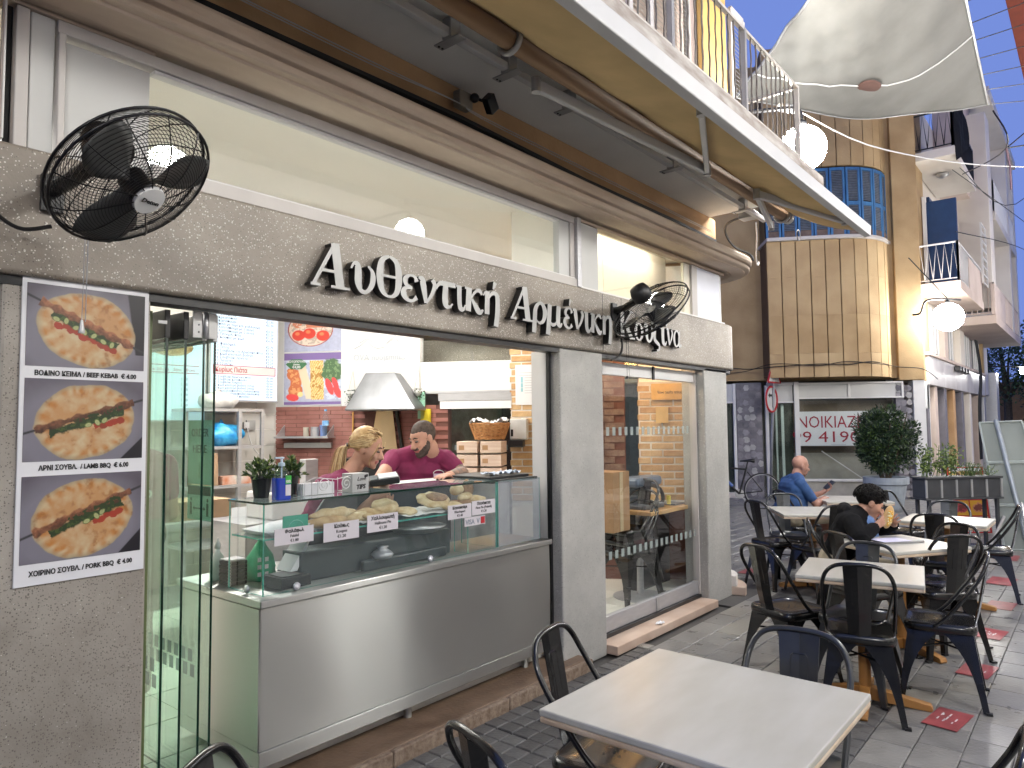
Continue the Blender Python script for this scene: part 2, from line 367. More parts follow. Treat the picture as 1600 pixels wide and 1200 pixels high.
# ================================================================== STRUCTURE: ground and paving
EX, EY = -.5, .8660254       # direction of the side street's walls
def side_path(r, x0, tail, o=0.0, y=2.76, cx=6.55):
    # plan outline of the corner building: along the facade, round the corner, along the side street
    cyy = y + r; p = [(x0, y - o)] + arc((cx, cyy), r + o, -90, 30, 14)
    q = p[-1]; p.append((q[0] + EX * tail, q[1] + EY * tail)); return p
GND = M('paving_bed', (.07, .067, .064), .6, var=.2, scale=3)
ground = MB(); ground.box(-30, 200, -60, 120, -.4, -.03); struct('ground', ground, GND)
SETT = [M('dark_sett_%s' % n, c, .5, col2=tuple(x * 1.5 for x in c), scale=16, bump=.4, bscale=60, det=3) for n, c in (('a', (.082, .080, .078)), ('b', (.10, .098, .094)), ('c', (.068, .066, .064)))]
SLAB = [M('grey_slab_%s' % n, c, .33, col2=tuple(x * 1.3 for x in c), scale=7, bump=.30, bscale=40, det=4, rvar=.08) for n, c in (('a', (.178, .172, .162)), ('b', (.205, .198, .186)), ('c', (.158, .153, .146)), ('d', (.21, .20, .178)))]
pav = MB(); pav.box(-12, 60, -3.2, 2.60, -.035, -.012); pavement = struct('pavement', pav, GND)
paveB = MB(); paveB.box(6.2, 60, 2.6, 9, -.035, -.012); struct('pavement', paveB, GND)
def piece_mesh(name, w, d, h, mats, b=.004):
    out = []
    for m in mats:
        me = bpy.data.meshes.new(name)
        vs = [(-w/2, -d/2, -h), (w/2, -d/2, -h), (w/2, d/2, -h), (-w/2, d/2, -h), (-w/2, -d/2, -b), (w/2, -d/2, -b), (w/2, d/2, -b), (-w/2, d/2, -b),
              (-w/2+b, -d/2+b, 0), (w/2-b, -d/2+b, 0), (w/2-b, d/2-b, 0), (-w/2+b, d/2-b, 0)]
        fs = [(0, 1, 5, 4), (1, 2, 6, 5), (2, 3, 7, 6), (3, 0, 4, 7), (4, 5, 9, 8), (5, 6, 10, 9), (6, 7, 11, 10), (7, 4, 8, 11), (8, 9, 10, 11)]
        me.from_pydata(vs, [], fs); me.materials.append(m); out.append(me)
    return out
def in_step(x, y): return y > 2.62 and x < 6.6
settM = piece_mesh('sett', .098, .098, .02, SETT)
slabM = piece_mesh('paving_slab', .295, .195, .02, SLAB)
smallM = piece_mesh('small_slab', .092, .192, .02, [SLAB[3], SLAB[1]])
pieces = []
ix = 0
x = -1.2
while x < 4.63:
    y = 1.052
    while y < 2.63:
        pieces.append((settM, x, y, 3)); y += .105
    x += .105
row = 0; y = -3.1
while y < 8.0:
    x = -1.5 + (row % 2) * .1
    xe = 26 if y < 2.7 else 22
    while x < xe:
        k = (row * 7 + int(x * 10)) % 11
        ok = not (x < 4.62 and y > 1.0) and not (y > 2.55 and x < 7.0) and (y < 2.62 or x > 7.25 + max(0, (y - 3.0)) * -.3)
        if row % 9 == 4:
            if ok: pieces.append((smallM, x, y, 2))
            x += .1
        else:
            if ok: pieces.append((slabM, x, y, 4))
            if row % 2 and abs(x - 4.9) < .01 and y > 1.0: pieces.append((smallM, 4.70, y, 2))
            x += .3
    y += .2; row += 1
def show(px, py):
    d = Vector((px, py, -1.62)); z = d.dot(_f); xx = d.dot(_r2) / max(z, .01)
    vis = z > .5 and abs(xx) < .78 and abs(d.dot(_u2) / z) < .62
    return (1 if vis else 50) * d.length
pieces.sort(key=lambda q: show(q[1], q[2]))
rest = [MB() for _ in range(8)]
allm = SETT + SLAB
for i, (ms, x, y, nk) in enumerate(pieces):
    dz = random.uniform(-.0025, .0025); rr = random.uniform(-.012, .012); mk = random.choice(range(len(ms))) if random.random() < .8 else 0
    if i < 300:
        o = bpy.data.objects.new('sett' if ms is settM else 'paving_slab', ms[mk]); COL.objects.link(o); o.parent = pavement
        o.location = (x, y, dz); o.rotation_euler = (random.uniform(-.008, .008), random.uniform(-.008, .008), rr)
    else:
        me = ms[mk]; mi = allm.index(me.materials[0])
        c, s = math.cos(rr), math.sin(rr); ta, tb = random.uniform(-.008, .008), random.uniform(-.008, .008)
        rest[0].add([(x + c * v.co.x - s * v.co.y, y + s * v.co.x + c * v.co.y, dz + v.co.z + ta * v.co.x + tb * v.co.y) for v in me.vertices], [tuple(p.vertices) for p in me.polygons], mi)
tag(rest[0].build('paving_slab', allm, pavement), kind='stuff')
# the paved step along the shop front
STEPM = M('worn_brown_step', (.13, .08, .05), .55, col2=(.22, .15, .10), scale=7, bump=.4, bscale=50, det=7, rvar=.12)
STEPE = M('speckled_step_edge', (.16, .105, .07), .7, col2=(.30, .23, .17), scale=38, bump=.6, bscale=90)
MARB = M('pinkish_marble_step', (.47, .33, .25), .4, col2=(.60, .47, .38), scale=4, det=6)
stp = MB(); stp.box(-2, 4.03, 2.70, 2.96, -.01, .075); stepo = struct('shop_step', stp, STEPM, bevel=.008)
for i in range(7):
    e = MB(); e.box(-2 + i * .862, -2 + i * .862 + .856, 2.668, 2.698, -.01, .072); e.build('step_nosing', STEPE, stepo, bevel=.008)
ds = MB(); ds.box(4.39, 6.10, 2.70, 2.93, -.01, .055); dso = struct('door_step', ds, MARB, bevel=.006)
# a curved step at the corner
cs = MB(); P = side_path(.38, 6.62, 1.2, .0, y=2.80); cs.sweep([(p[0], p[1]) for p in P[2:]], [(-.3, -.01), (.14, -.01), (.14, .07), (-.3, .07)]); struct('corner_step', cs, MARB, bevel=.006)
cs = MB(); cs.sweep([(p[0], p[1]) for p in P[2:]], [(-.3, .07), (.06, .07), (.06, .17), (-.3, .17)]); struct('corner_step', cs, STONE_L, bevel=.006)

# ================================================================== the corner shop building (a thing with parts)
shop = thing('corner_shop_building', 'terrazzo fronted corner shop with metal Greek lettering, cornice and rounded end', 'building', (0, 2.8, 0))
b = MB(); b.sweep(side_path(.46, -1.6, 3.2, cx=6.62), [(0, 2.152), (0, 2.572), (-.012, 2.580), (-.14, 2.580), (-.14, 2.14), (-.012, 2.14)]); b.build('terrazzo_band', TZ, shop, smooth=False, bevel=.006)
b = MB(); b.sweep(side_path(.46, -1.6, 3.2, -.030, cx=6.62), [(0, 2.108), (0, 2.138), (-.10, 2.138), (-.10, 2.108)]); b.build('lintel', BLACKP, shop)
# hairline joints in the band
for x in (.02, 4.36, 4.62):
    j = MB(); j.box(x, x + .003, 2.7585, 2.775, 2.155, 2.57); j.build('band_joint', BLACKM, shop)
def pillar(x0, x1, y0=2.80, y1=3.02, z1=2.14, mat=TZL):
    q = MB(); q.box(x0, x1, y0, y1, -.02, z1); return q.build('pillar', mat, shop, bevel=.012)
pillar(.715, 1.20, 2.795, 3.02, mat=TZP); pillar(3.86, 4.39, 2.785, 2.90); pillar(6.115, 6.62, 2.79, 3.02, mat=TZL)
# side return left of the first pillar (a recessed bright reveal)
q = MB(); q.box(.30, .50, 2.93, 3.03, -.02, 2.1); q.build('reveal', PANELW, shop)
q = MB(); q.box(-1.6, .28, 2.82, 3.02, -.02, 2.14); q.build('pillar', TZ, shop, bevel=.012)
q = MB(); q.box(.5, .66, 2.90, 2.98, -.02, 2.1); q.build('reveal', WHITE, shop)
# side wall in the side street behind the rounded corner
corner_end = side_path(.38, 6.55, 0)[-1]
def sw(s0, s1, inn, out, z0, z1, mat, name='side_wall', parent=None, bevel=0):
    # box along the side street wall, s measured from (6.62,3.02), offset outward (+) = toward the street
    nx, ny = EY, -EX   # outward normal of the side wall (towards +x,+y)
    B = (6.62, 3.02)
    pts = [(B[0] + EX * s + nx * o, B[1] + EY * s + ny * o) for s, o in ((s0, inn), (s1, inn), (s1, out), (s0, out))]
    q = MB(); q.prism(pts[::-1], z0, z1); return q.build(name, mat, parent or shop, bevel=bevel)
# upper storeys
q = MB(); q.sweep(side_path(.33, -1.6, 4.6, -.02, y=2.82, cx=6.50), [(0, 3.20), (0, 3.612), (-.2, 3.612), (-.2, 3.20)]); q.build('stone_wall', BROWNW, shop)
q = MB(); q.sweep(side_path(.33, -1.6, 4.6, -.02, y=2.85, cx=6.50), [(0, 3.785), (0, 7.6), (-.2, 7.6), (-.2, 3.785)]); q.build('upper_wall', PINKW, shop)
# cornice over the windows, rounded at the corner
cor = [(-.12, 3.10), (.05, 3.10), (.075, 3.085), (.20, 3.085), (.205, 3.098), (.24, 3.098), (.25, 3.104), (.253, 3.128), (.236, 3.132), (.236, 3.140), (.262, 3.146), (.272, 3.165), (.274, 3.195), (.262, 3.215), (.235, 3.222), (.235, 3.23), (.10, 3.245), (-.12, 3.25)]
q = MB(); q.sweep(side_path(.38, -1.6, 3.4, 0, y=2.80), cor); q.build('cornice', CORN, shop, bevel=.003)
# thin cable channel in the corner over the cornice
q = MB(); q.tube([(-1.6, 2.80, 3.385), (1.0, 2.80, 3.375), (2.9, 2.79, 3.40), (4.2, 2.80, 3.378), (5.6, 2.80, 3.385), (6.45, 2.80, 3.375)], .022, 6); q.box(-1.6, 6.5, 2.80, 2.838, 3.25, 3.378); q.build('cable', CABLE, shop)
for dy, dz in ((0, .03), (.012, .045)):
    q = MB(); q.tube(cr_spline([(-1.6, 2.76 + dy, 3.40 + dz), (.9, 2.755 + dy, 3.42 + dz), (2.2, 2.75, 3.41 + dz), (2.85, 2.745, 3.46), (3.3, 2.75, 3.40 + dz), (6.3, 2.76, 3.39 + dz)], 5), .0035, 4); q.build('cable', GREYM, shop)
# window frames over the band: first large window
def frm(x0, x1, z0, z1, y0, y1, mat, name='window_frame', bevel=.004):
    q = MB(); q.box(x0, x1, y0, y1, z0, z1); return q.build(name, mat, shop, bevel=bevel)
frm(1.19, 4.12, 2.582, 2.640, 2.785, 2.86, OFFW); frm(1.19, 4.12, 2.6405, 2.652, 2.80, 2.86, WHITE)
frm(.86, 4.12, 3.035, 3.083, 2.80, 2.87, OFFW); frm(1.20, 3.94, 3.018, 3.033, 2.81, 2.86, WHITE)
frm(3.90, 4.02, 2.653, 3.033, 2.81, 2.86, PANELW); frm(4.022, 4.075, 2.653, 3.033, 2.80, 2.86, OFFW); frm(4.077, 4.125, 2.584, 3.080, 2.775, 2.86, ALU)
frm(4.16, 4.375, 2.60, 3.06, 2.80, 2.83, PANELW, 'window_panel'); frm(4.13, 6.62, 2.582, 2.60, 2.79, 2.86, WHITE); frm(4.13, 6.62, 3.062, 3.083, 2.79, 2.86, CORN)
frm(5.81, 5.93, 2.60, 3.06, 2.82, 2.85, CREAMB, 'window_panel'); frm(5.932, 6.04, 2.60, 3.06, 2.80, 2.85, OFFW)
frm(6.045, 6.55, 2.60, 3.06, 2.81, 2.84, M('bluish_white_panel', (.62, .64, .74), .4, var=.03), 'window_panel')
q = MB(); q.sweep(side_path(.30, 6.555, 2.6, 0, y=2.83, cx=6.57), [(0, 2.582), (0, 3.083), (-.05, 3.083), (-.05, 2.582)]); q.build('curved_window_panel', GREYM, shop, smooth=False)
# left white panels
frm(.735, .775, 2.582, 3.08, 2.80, 2.86, OFFW); frm(.78, .855, 2.582, 3.08, 2.81, 2.85, PANELW, 'window_panel'); frm(.862, .885, 2.582, 3.033, 2.79, 2.86, OFFW)
frm(.89, 1.185, 2.582, 3.015, 2.815, 2.85, PANELW, 'window_panel'); frm(.715, .735, 2.56, 3.1, 2.84, 2.9, BLACKM); frm(.70, .708, 2.6, 3.1, 2.80, 2.83, WHITE)
frm(-1.6, .69, 2.60, 3.083, 2.84, 2.9, BROWNW, 'side_panel'); frm(-1.6, 1.2, 3.084, 3.098, 2.80, 2.86, CORN)
# glass of the upper windows
def pane(x0, x1, z0, z1, y, mat=GLASS, name='window_pane', parent=None):
    q = MB(); q.box(x0, x1, y, y + .006, z0, z1); return q.build(name, mat, parent or shop)
pane(1.19, 3.90, 2.642, 3.03, 2.832); pane(4.376, 5.0, 2.602, 3.06, 2.83); pane(5.004, 5.808, 2.602, 3.06, 2.83)
for x, z in ((4.40, 3.0), (4.41, 3.0)):
    q = MB(); q.box(x, x + .03, 2.895, 2.899, z, z + .01); q.build('board_pin', WOOD, shop)
# interior shell
inn = thing('shop_interior_shell', 'cream ceiling, tiled walls and pale floor of the bright shop', 'interior', (3, 4, 0))
CL = MB(); CL.box(-1.6, 7.2, 2.93, 9.2, 3.25, 3.30); CL.build('ceiling', CREAM, inn)
q = MB(); q.box(4.13, 4.34, 2.935, 3.42, 2.61, 3.249); q.build('bulkhead', CREAM, inn)
q = MB(); q.box(4.345, 5.15, 3.25, 3.27, 2.56, 3.248); q.build('cream_board', CREAMB, inn); q = MB(); q.box(5.157, 6.3, 3.25, 3.27, 2.56, 3.248); q.build('cream_board', CREAMB, inn); q = MB(); q.box(4.345, 6.3, 2.935, 3.27, 2.53, 2.555); q.build('cream_board', CREAMB, inn)
led = thing('added_strip_light', 'added unseen strip light brightening the cream boards of the second upper window', 'added light', (5.2, 3.05, 3.24)); q = MB(); q.box(4.5, 6.0, 3.06, 3.09, 3.235, 3.2495); q.build('diffuser', emitmat('added_strip_glow', (1, .95, .86), 32), led)  # added lamp, no known fixture: gives the cream boards their glow
q = MB(); q.box(-1.6, 6.9, 2.96, 9.2, .06, .10); q.build('tile_floor', FLOORT, inn)
for i in range(16):
    for j in range(8):
        q = None
fl = MB()
for i in range(20):
    for j in range(14):
        x = -1.5 + i * .42; y = 2.98 + j * .42
        if x < 6.3: fl.box(x, x + .412, y, y + .412, .1005, .106)
tag(fl.build('floor_tile', FLOORT, inn), kind='stuff')
q = MB(); q.box(-1.7, -1.6, 2.96, 9.2, .06, 3.25); q.build('left_wall', CREAM, inn)
q = MB(); q.box(-1.6, 4.40, 6.98, 7.1, .06, 3.25); q.build('back_wall', CREAM, inn)
# grey wall tiles below the menus
tl = MB()
for r in range(11):
    x = 1.9 + (r % 2) * .22
    while x < 4.36:
        z = .12 + r * .165
        tl.box(x, min(x + .437, 4.38), 6.972, 6.979, z, z + .161); x += .441
tag(tl.build('wall_tile', TILEW, inn, bevel=0), kind='stuff')
cv = thing('added_strip_light', 'added unseen strip light brightening the ceiling behind the long upper window', 'added light', (2.6, 2.96, 2.6)); q = MB(); q.box(1.35, 3.95, 2.945, 2.965, 2.603, 2.612); q.build('diffuser', emitmat('added_cove_glow', (1, .96, .88), 9), cv)  # added lamp below the sill line, lights the ceiling from underneath
# interior window head above the counter opening (back of band)
q = MB(); q.box(1.2, 6.5, 2.905, 2.93, 2.14, 2.60); q.build('inner_beam', CREAM, inn)
# the diagonal back wall: white upper part, red brick below
def W2(s, o=0.0, z=0.0): return Vector((6.62 + EX * s - EY * o, 3.02 + EY * s + EX * o, z))   # o = distance into the room
def wbox(mb, s0, s1, o0, o1, z0, z1, mi=0):
    pts = [W2(s0, o0), W2(s1, o0), W2(s1, o1), W2(s0, o1)]; mb.prism([(p.x, p.y) for p in pts][::-1], z0, z1, mi); return mb
q = wbox(MB(), 2.93, 4.75, -.15, 0, 1.845, 3.25); q.build('white_wall', WHITE, inn)
q = wbox(MB(), 2.62, 4.75, -.15, -.012, .1, 1.843); q.build('brick_backing', REDG, inn)
bk = MB()
for r in range(38):
    z = .12 + r * .0455; s = 2.62 + (r % 2) * .13
    while s < 4.6:
        if not (3.10 < s < 3.47 and z > 1.0) : wbox(bk, s, min(s + .256, 4.62), -.0119, random.uniform(-.002, .001), z, z + .041)
        s += .262
tag(bk.build('red_brick', REDB, inn), kind='stuff')
# side-street glass front and the yellow brick piers (seen through the room)
q = wbox(MB(), 1.94, 2.925, -.15, -.02, 1.99, 2.30); q.build('white_beam', WHITE, inn)
q = wbox(MB(), 1.94, 2.925, -.10, .0, 1.965, 1.989); q.build('shutter_rail', ALU, inn)
q = wbox(MB(), 1.94, 2.72, -.06, .015, 1.885, 1.962); q.build('shutter_rail', ALU, inn)
q = wbox(MB(), 1.94, 2.70, -.05, .02, 1.80, 1.88); q.build('shutter_box', PAPER, inn)
q = wbox(MB(), 1.94, 2.925, -.09, -.084, .12, 1.80); q.build('side_pane', GLASSG, inn)
q = wbox(MB(), 1.94, 2.925, -.09, -.084, 2.302, 3.2); q.build('side_pane', GLASS, inn)
q = wbox(MB(), 2.70, 2.706, -.09, -.05, .12, 1.88); q.build('pane_joint', GEDGE, inn)
for i in range(7):
    q = wbox(MB(), 2.0 + i * .085 + (.0 if i < 5 else 0), 2.0 + i * .085 + .06, -.083, -.081, 1.365, 1.42); q.build('frosted_square', FROST, inn)
def brickpier(s0, s1, o, z0, z1, L=.222, H=.0715, parent=None, back=.10):
    q = wbox(MB(), s0 + .01, s1 - .01, o - back, o + .0075, z0, z1); q.build('pier_core', GROUT, parent)
    cache = {}
    r = 0; z = z0
    while z < z1 - .03:
        h = min(H - .012, z1 - z)
        s = s0 + (0 if r % 2 else -.11)
        while s < s1 - .02:
            a = max(s, s0) ; c = min(s + L - .011, s1)
            if c - a > .03:
                w = round(c - a, 2); k = (w, round(h, 3), random.randrange(3))
                if k not in cache:
                    m = MB(); m.box(-w / 2, w / 2, -.012, .012, -h / 2, h / 2)
                    t = m.build('brick', YB[k[2]], None, bevel=.006, seg=1, local=True); cache[k] = t; t.parent = parent
                    oo = t
                else:
                    oo = cache[k].copy(); COL.objects.link(oo)
                p = W2((a + c) / 2, o + random.uniform(-.002, .003), z + h / 2) - OFF[parent]
                oo.location = p; oo.rotation_euler = (random.uniform(-.01, .01), random.uniform(-.006, .006), math.atan2(-EY, -EX) + random.uniform(-.01, .01))
            s += L
        z += H; r += 1
pier1 = thing('brick_pier', 'yellow brick pier beside the counter holding a paper notice and soap dispenser', 'pier', tuple(W2(1.8)))
brickpier(1.615, 1.955, 0.0, .85, 2.46, parent=pier1)
q = wbox(MB(), 1.625, 1.945, -.1, -.01, .1, .849); q.build('pier_base', GROUT, pier1)
pier2 = thing('brick_pier', 'wide yellow brick wall piece behind the dining window, table standing against it', 'pier', tuple(W2(.3)))
brickpier(-.02, .66, .04, .80, 2.04, parent=pier2)
q = wbox(MB(), 0, .64, -.1, .03, .1, .799); q.build('pier_base', REDG, pier2)
q = wbox(MB(), 0, .64, -.1, .03, 2.041, 3.2); q.build('pier_head', CREAM, pier2)
q = wbox(MB(), 0.66, 1.61, -.09, -.084, .12, 2.3); q.build('side_pane', GLASSG, inn)
q = wbox(MB(), 0.66, 1.61, -.12, -.02, 2.302, 3.2); q.build('white_beam', CREAM, inn)
# dining-room back partition seen through the second window (red brick with pictures)
q = MB(); q.box(5.2, 5.9, 3.93, 3.98, .1, 3.2)
dp = thing('brick_partition', 'reddish brick partition with small framed pictures seen through the dining window', 'wall', tuple(W2(1.1)))
q = wbox(MB(), .78, 1.58, .06, .10, .1, 3.2); q.build('partition_core', REDG, dp)
pb = MB()
for r in range(22):
    z = .9 + r * .068; s = .79 + (r % 2) * .1
    while s < 1.58: wbox(pb, s, min(s + .195, 1.58), .1005, .110 + random.uniform(0, .004), z, z + .058); s += .205
tag(pb.build('brick', M('dusky_brick', (.15, .085, .065), .8, col2=(.27, .18, .14), scale=9, bump=.4), dp), kind='stuff')
for s, z in ((1.33, 1.82), (1.47, 1.60)):
    pf = thing('framed_picture', 'small framed print hung %s on the red brick partition' % ('higher' if z > 1.7 else 'lower'), 'picture', tuple(W2(s, .12, z)))
    q = wbox(MB(), s - .055, s + .055, .117, .130, z - .075, z + .075); q.build('picture_frame', WOODL, pf)
    q = wbox(MB(), s - .042, s + .042, .1301, .1306, z - .06, z + .06); q.build('print', M('sepia_print', (.5, .45, .38), .6, col2=(.12, .10, .09), scale=30), pf)

# white inner jamb, black sliding post and the reveal by pillar two
q = MB(); q.box(3.90, 3.96, 2.93, 3.06, .1, 2.13); q.build('white_jamb', WHITE, shop)
q = MB(); q.box(3.835, 3.856, 2.86, 2.885, .09, 2.12); q.build('black_post', BLACKM, shop)
q = MB(); q.box(3.858, 3.95, 2.905, 2.93, .1, 2.12); q.build('white_jamb', WHITE, shop)

# ================================================================== metal lettering on the band
def ribbon(mb, pts, ws, x0, sx, base, H, y0, y1, n=7, dz=0):
    P = cr_spline([(p[0], p[1], w) for p, w in zip(pts, ws)], n) if n > 1 else [Vector((p[0], p[1], w)) for p, w in zip(pts, ws)]
    L = []; Rr = []
    for i, p in enumerate(P):
        a = P[max(i - 1, 0)]; b = P[min(i + 1, len(P) - 1)]; t = Vector((b.x - a.x, b.y - a.y)); t = t.normalized() if t.length > 1e-6 else Vector((1, 0)); nn = Vector((-t.y, t.x)) * p.z / 2
        L.append((p.x + nn.x, p.y + nn.y)); Rr.append((p.x - nn.x, p.y - nn.y))
    poly = L + Rr[::-1]; k = len(P); V = []
    for yy in (y0 - dz, y1): V += [(x0 + px * sx, yy, base + pz * H) for px, pz in poly]
    n2 = 2 * k; fs = []; 
    for i in range(k - 1):
        fs.append((i, i + 1, n2 - 2 - i, n2 - 1 - i)); fs.append((n2 + i, n2 + n2 - 1 - i, n2 + n2 - 2 - i, n2 + i + 1))
    mb.add(V, fs, 0)
    mb.add(V, [(i, n2 + i, n2 + (i + 1) % n2, (i + 1) % n2) for i in range(n2)], 1)
GL = {
 'A': ([([(.07, .02), (.60, .98)], [.07, .08]), ([(.60, .99), (.74, .02)], [.19, .20]), ([(.27, .36), (.68, .36)], [.055, .055]), ([(0, .025), (.24, .025)], [.05, .05]), ([(.50, .025), (.98, .025)], [.05, .05])], .98),
 'u': ([([(0, .52), (.07, .64), (.17, .62), (.19, .42), (.19, .22), (.27, .05), (.42, .04), (.56, .20), (.60, .40), (.56, .55), (.45, .63)], [.04, .06, .13, .17, .16, .10, .08, .12, .13, .08, .03])], .64),
 'th': ([([(.36, .98), (.16, .85), (.10, .50), (.16, .15), (.36, .02), (.56, .15), (.62, .50), (.56, .85), (.36, .98)], [.05, .12, .17, .12, .05, .12, .17, .12, .05]), ([(.14, .5), (.58, .5)], [.05, .05])], .72),
 'e': ([([(.50, .50), (.44, .61), (.28, .63), (.14, .52), (.18, .38), (.36, .335)], [.13, .07, .05, .13, .09, .05]), ([(.36, .335), (.14, .30), (.08, .17), (.18, .04), (.36, .015), (.50, .12)], [.05, .09, .16, .10, .06, .12])], .58),
 'n': ([([(0, .62), (.12, .60), (.16, .45), (.25, .02)], [.04, .14, .17, .10]), ([(.25, .02), (.44, .26), (.54, .50), (.46, .63)], [.05, .09, .12, .10])], .60),
 't': ([([(0, .42), (.07, .56), (.20, .60), (.62, .60)], [.03, .08, .11, .11]), ([(.30, .58), (.27, .25), (.30, .06), (.42, .02), (.52, .12)], [.15, .16, .15, .07, .03])], .64),
 'i': ([([(0, .61), (.10, .61)], [.05, .05]), ([(.13, .63), (.13, .20), (.18, .04), (.30, .03), (.36, .15)], [.16, .16, .15, .08, .03])], .38),
 'k': ([([(0, .61), (.08, .61)], [.05, .05]), ([(.14, .63), (.10, 0)], [.16, .16]), ([(.15, .30), (.34, .55), (.48, .60), (.56, .50)], [.05, .06, .10, .06]), ([(.22, .34), (.40, .08), (.50, .02), (.60, .10)], [.06, .15, .12, .03])], .62),
 'h': ([([(0, .50), (.06, .60), (.12, .60)], [.03, .05, .08]), ([(.14, .63), (.12, 0)], [.15, .15]), ([(.15, .40), (.28, .58), (.42, .61), (.50, .50), (.50, .10), (.44, -.30)], [.04, .08, .11, .14, .15, .15])], .60),
 'r': ([([(.06, -.30), (.10, .10), (.14, .42), (.30, .60), (.46, .57), (.56, .36), (.48, .10), (.30, .01), (.16, .10)], [.16, .16, .14, .08, .12, .17, .12, .06, .04])], .64),
 'm': ([([(.05, -.30), (.10, .10), (.14, .63)], [.15, .15, .15]), ([(.12, .12), (.24, .02), (.38, .08), (.46, .22)], [.05, .09, .07, .05]), ([(.50, .63), (.47, .14), (.55, .02), (.64, .12)], [.15, .15, .10, .03])], .66),
 'K': ([([(.10, 1), (.10, 0)], [.18, .18]), ([(0, .97), (.24, .97)], [.05, .05]), ([(0, .025), (.26, .025)], [.05, .05]), ([(.16, .42), (.62, .97)], [.05, .06]), ([(.24, .52), (.62, .03)], [.14, .18]), ([(.48, .025), (.80, .025)], [.05, .05]), ([(.5, .97), (.76, .97)], [.05, .05])], .80),
 'o': ([([(.30, .63), (.14, .52), (.09, .32), (.14, .12), (.30, .01), (.46, .12), (.52, .32), (.46, .52), (.30, .63)], [.05, .11, .15, .11, .05, .11, .15, .11, .05])], .60),
 'z': ([([(.16, .98), (.46, .94), (.30, .72), (.12, .40), (.12, .14), (.30, .02), (.44, -.06), (.42, -.22), (.26, -.27)], [.03, .05, .09, .14, .15, .13, .10, .09, .04])], .50),
 'a': ([([(.58, .63), (.50, .20), (.56, .03), (.68, .10)], [.12, .12, .11, .03]), ([(.52, .34), (.44, .58), (.28, .63), (.13, .50), (.08, .30), (.14, .09), (.28, .01), (.44, .10), (.52, .34)], [.04, .07, .06, .11, .15, .11, .06, .07, .04])], .70),
}
ACC = ([(.34, .72), (.42, .92)], [.05, .13])
sign = thing('shop_lettering', 'raised white metal Greek words across the terrazzo band above the counter', 'sign', (3.6, 2.75, 2.27))
lets = [('A', 1.85, 2.065, 0), ('u', 2.075, 2.215, 0), ('th', 2.225, 2.395, 0), ('e', 2.385, 2.51, 0), ('n', 2.505, 2.635, 0), ('t', 2.635, 2.785, 0), ('i', 2.785, 2.86, 0), ('k', 2.855, 3.01, 0), ('h', 3.01, 3.155, 1),
        ('A', 3.25, 3.475, 0), ('r', 3.465, 3.615, 0), ('m', 3.61, 3.785, 0), ('e', 3.795, 3.91, 1), ('n', 3.905, 4.035, 0), ('i', 4.04, 4.125, 0), ('k', 4.12, 4.265, 0), ('h', 4.265, 4.40, 0),
        ('K', 4.52, 4.72, 0), ('o', 4.72, 4.86, 0), ('u', 4.87, 5.01, 0), ('z', 5.01, 5.125, 0), ('i', 5.14, 5.24, 1), ('n', 5.24, 5.35, 0), ('a', 5.355, 5.495, 0)]
for g, x0, x1, acc in lets:
    st, wd = GL[g]; m = MB(); sx = (x1 - x0) / wd
    for k, (pts, ws) in enumerate(st):
        ribbon(m, pts, [w * 1.08 + .006 for w in ws], x0, sx, 2.262, .212, 2.706, 2.752, 6 if len(pts) > 2 else 1, dz=k * .0006)
    if acc: ribbon(m, ACC[0], ACC[1], x0, sx, 2.262, .212, 2.706, 2.752, 1, dz=.002)
    m.build('letter', [LETW, BLACKM], sign)
m = MB(); m.lathe([(.014, 0), (.014, .02)], (0, 0, 0), 10, M4=frame((5.515, 2.737, 2.281), (1, 0, 0), (0, 0, 1))); m.build('full_stop', [LETW], sign)

# ================================================================== balcony slab, soffit and railing over the street
bal = thing('balcony', 'concrete balcony with thin twisted bar railing above the rolled awning', 'balcony', (3, 2.3, 3.62))
EDGEC = M('weathered_concrete_edge', (.22, .18, .15), .8, col2=(.50, .47, .44), scale=8, bump=.6, bscale=25, stretch=(.5, 1, 2), det=8)
q = MB(); q.box(-3, 6.45, 1.845, 2.95, 3.625, 3.78); q.build('slab', EDGEC, bal, bevel=.01)
q = MB(); q.box(-3, 6.44, 1.85, 2.95, 3.6155, 3.6225); q.build('soffit', SOFFIT, bal)
q = MB(); q.box(-3, 6.50, 1.80, 1.843, 3.66, 3.785); q.build('slab_edge', EDGEC, bal, bevel=.008)
q = MB(); q.box(6.452, 6.50, 1.845, 2.82, 3.66, 3.785); q.build('slab_edge', EDGEC, bal, bevel=.008)
RAIL = M('cream_painted_iron', (.55, .52, .47), .5, .2, var=.15)
RAILB = M('dark_painted_iron', (.17, .15, .13), .5, .3, var=.3, scale=20)
for z in (3.86, 4.47):
    q = MB(); q.box(-3, 6.13, 1.875, 1.905, z, z + .022); q.build('rail', RAIL, bal)
    q = MB(); q.box(6.105, 6.135, 1.907, 2.80, z, z + .022); q.build('rail', RAIL, bal)
tw = MB(); 
for i in range(18):
    z = 3.882 + i * .0346; a = i * 1.1; tw.add([], [])
pts = [(0.002 * math.cos(i * 1.2), 0.002 * math.sin(i * 1.2), 3.882 + i * .0346) for i in range(18)]
tw.tube(pts, .007, 4); t0 = tw.build('baluster', RAILB, bal, local=True)
first = True; n = 0
for i in range(46):
    x = 6.03 - i * .105
    o = t0 if first else t0.copy()
    if not first: COL.objects.link(o)
    first = False; o.location = (x - 3, 1.89 - 2.3, -3.62); o.rotation_euler = (0, 0, random.uniform(0, 3))
for i in range(9):
    o = t0.copy(); COL.objects.link(o); o.location = (6.12 - 3, 2.0 + i * .095 - 2.3, -3.62)
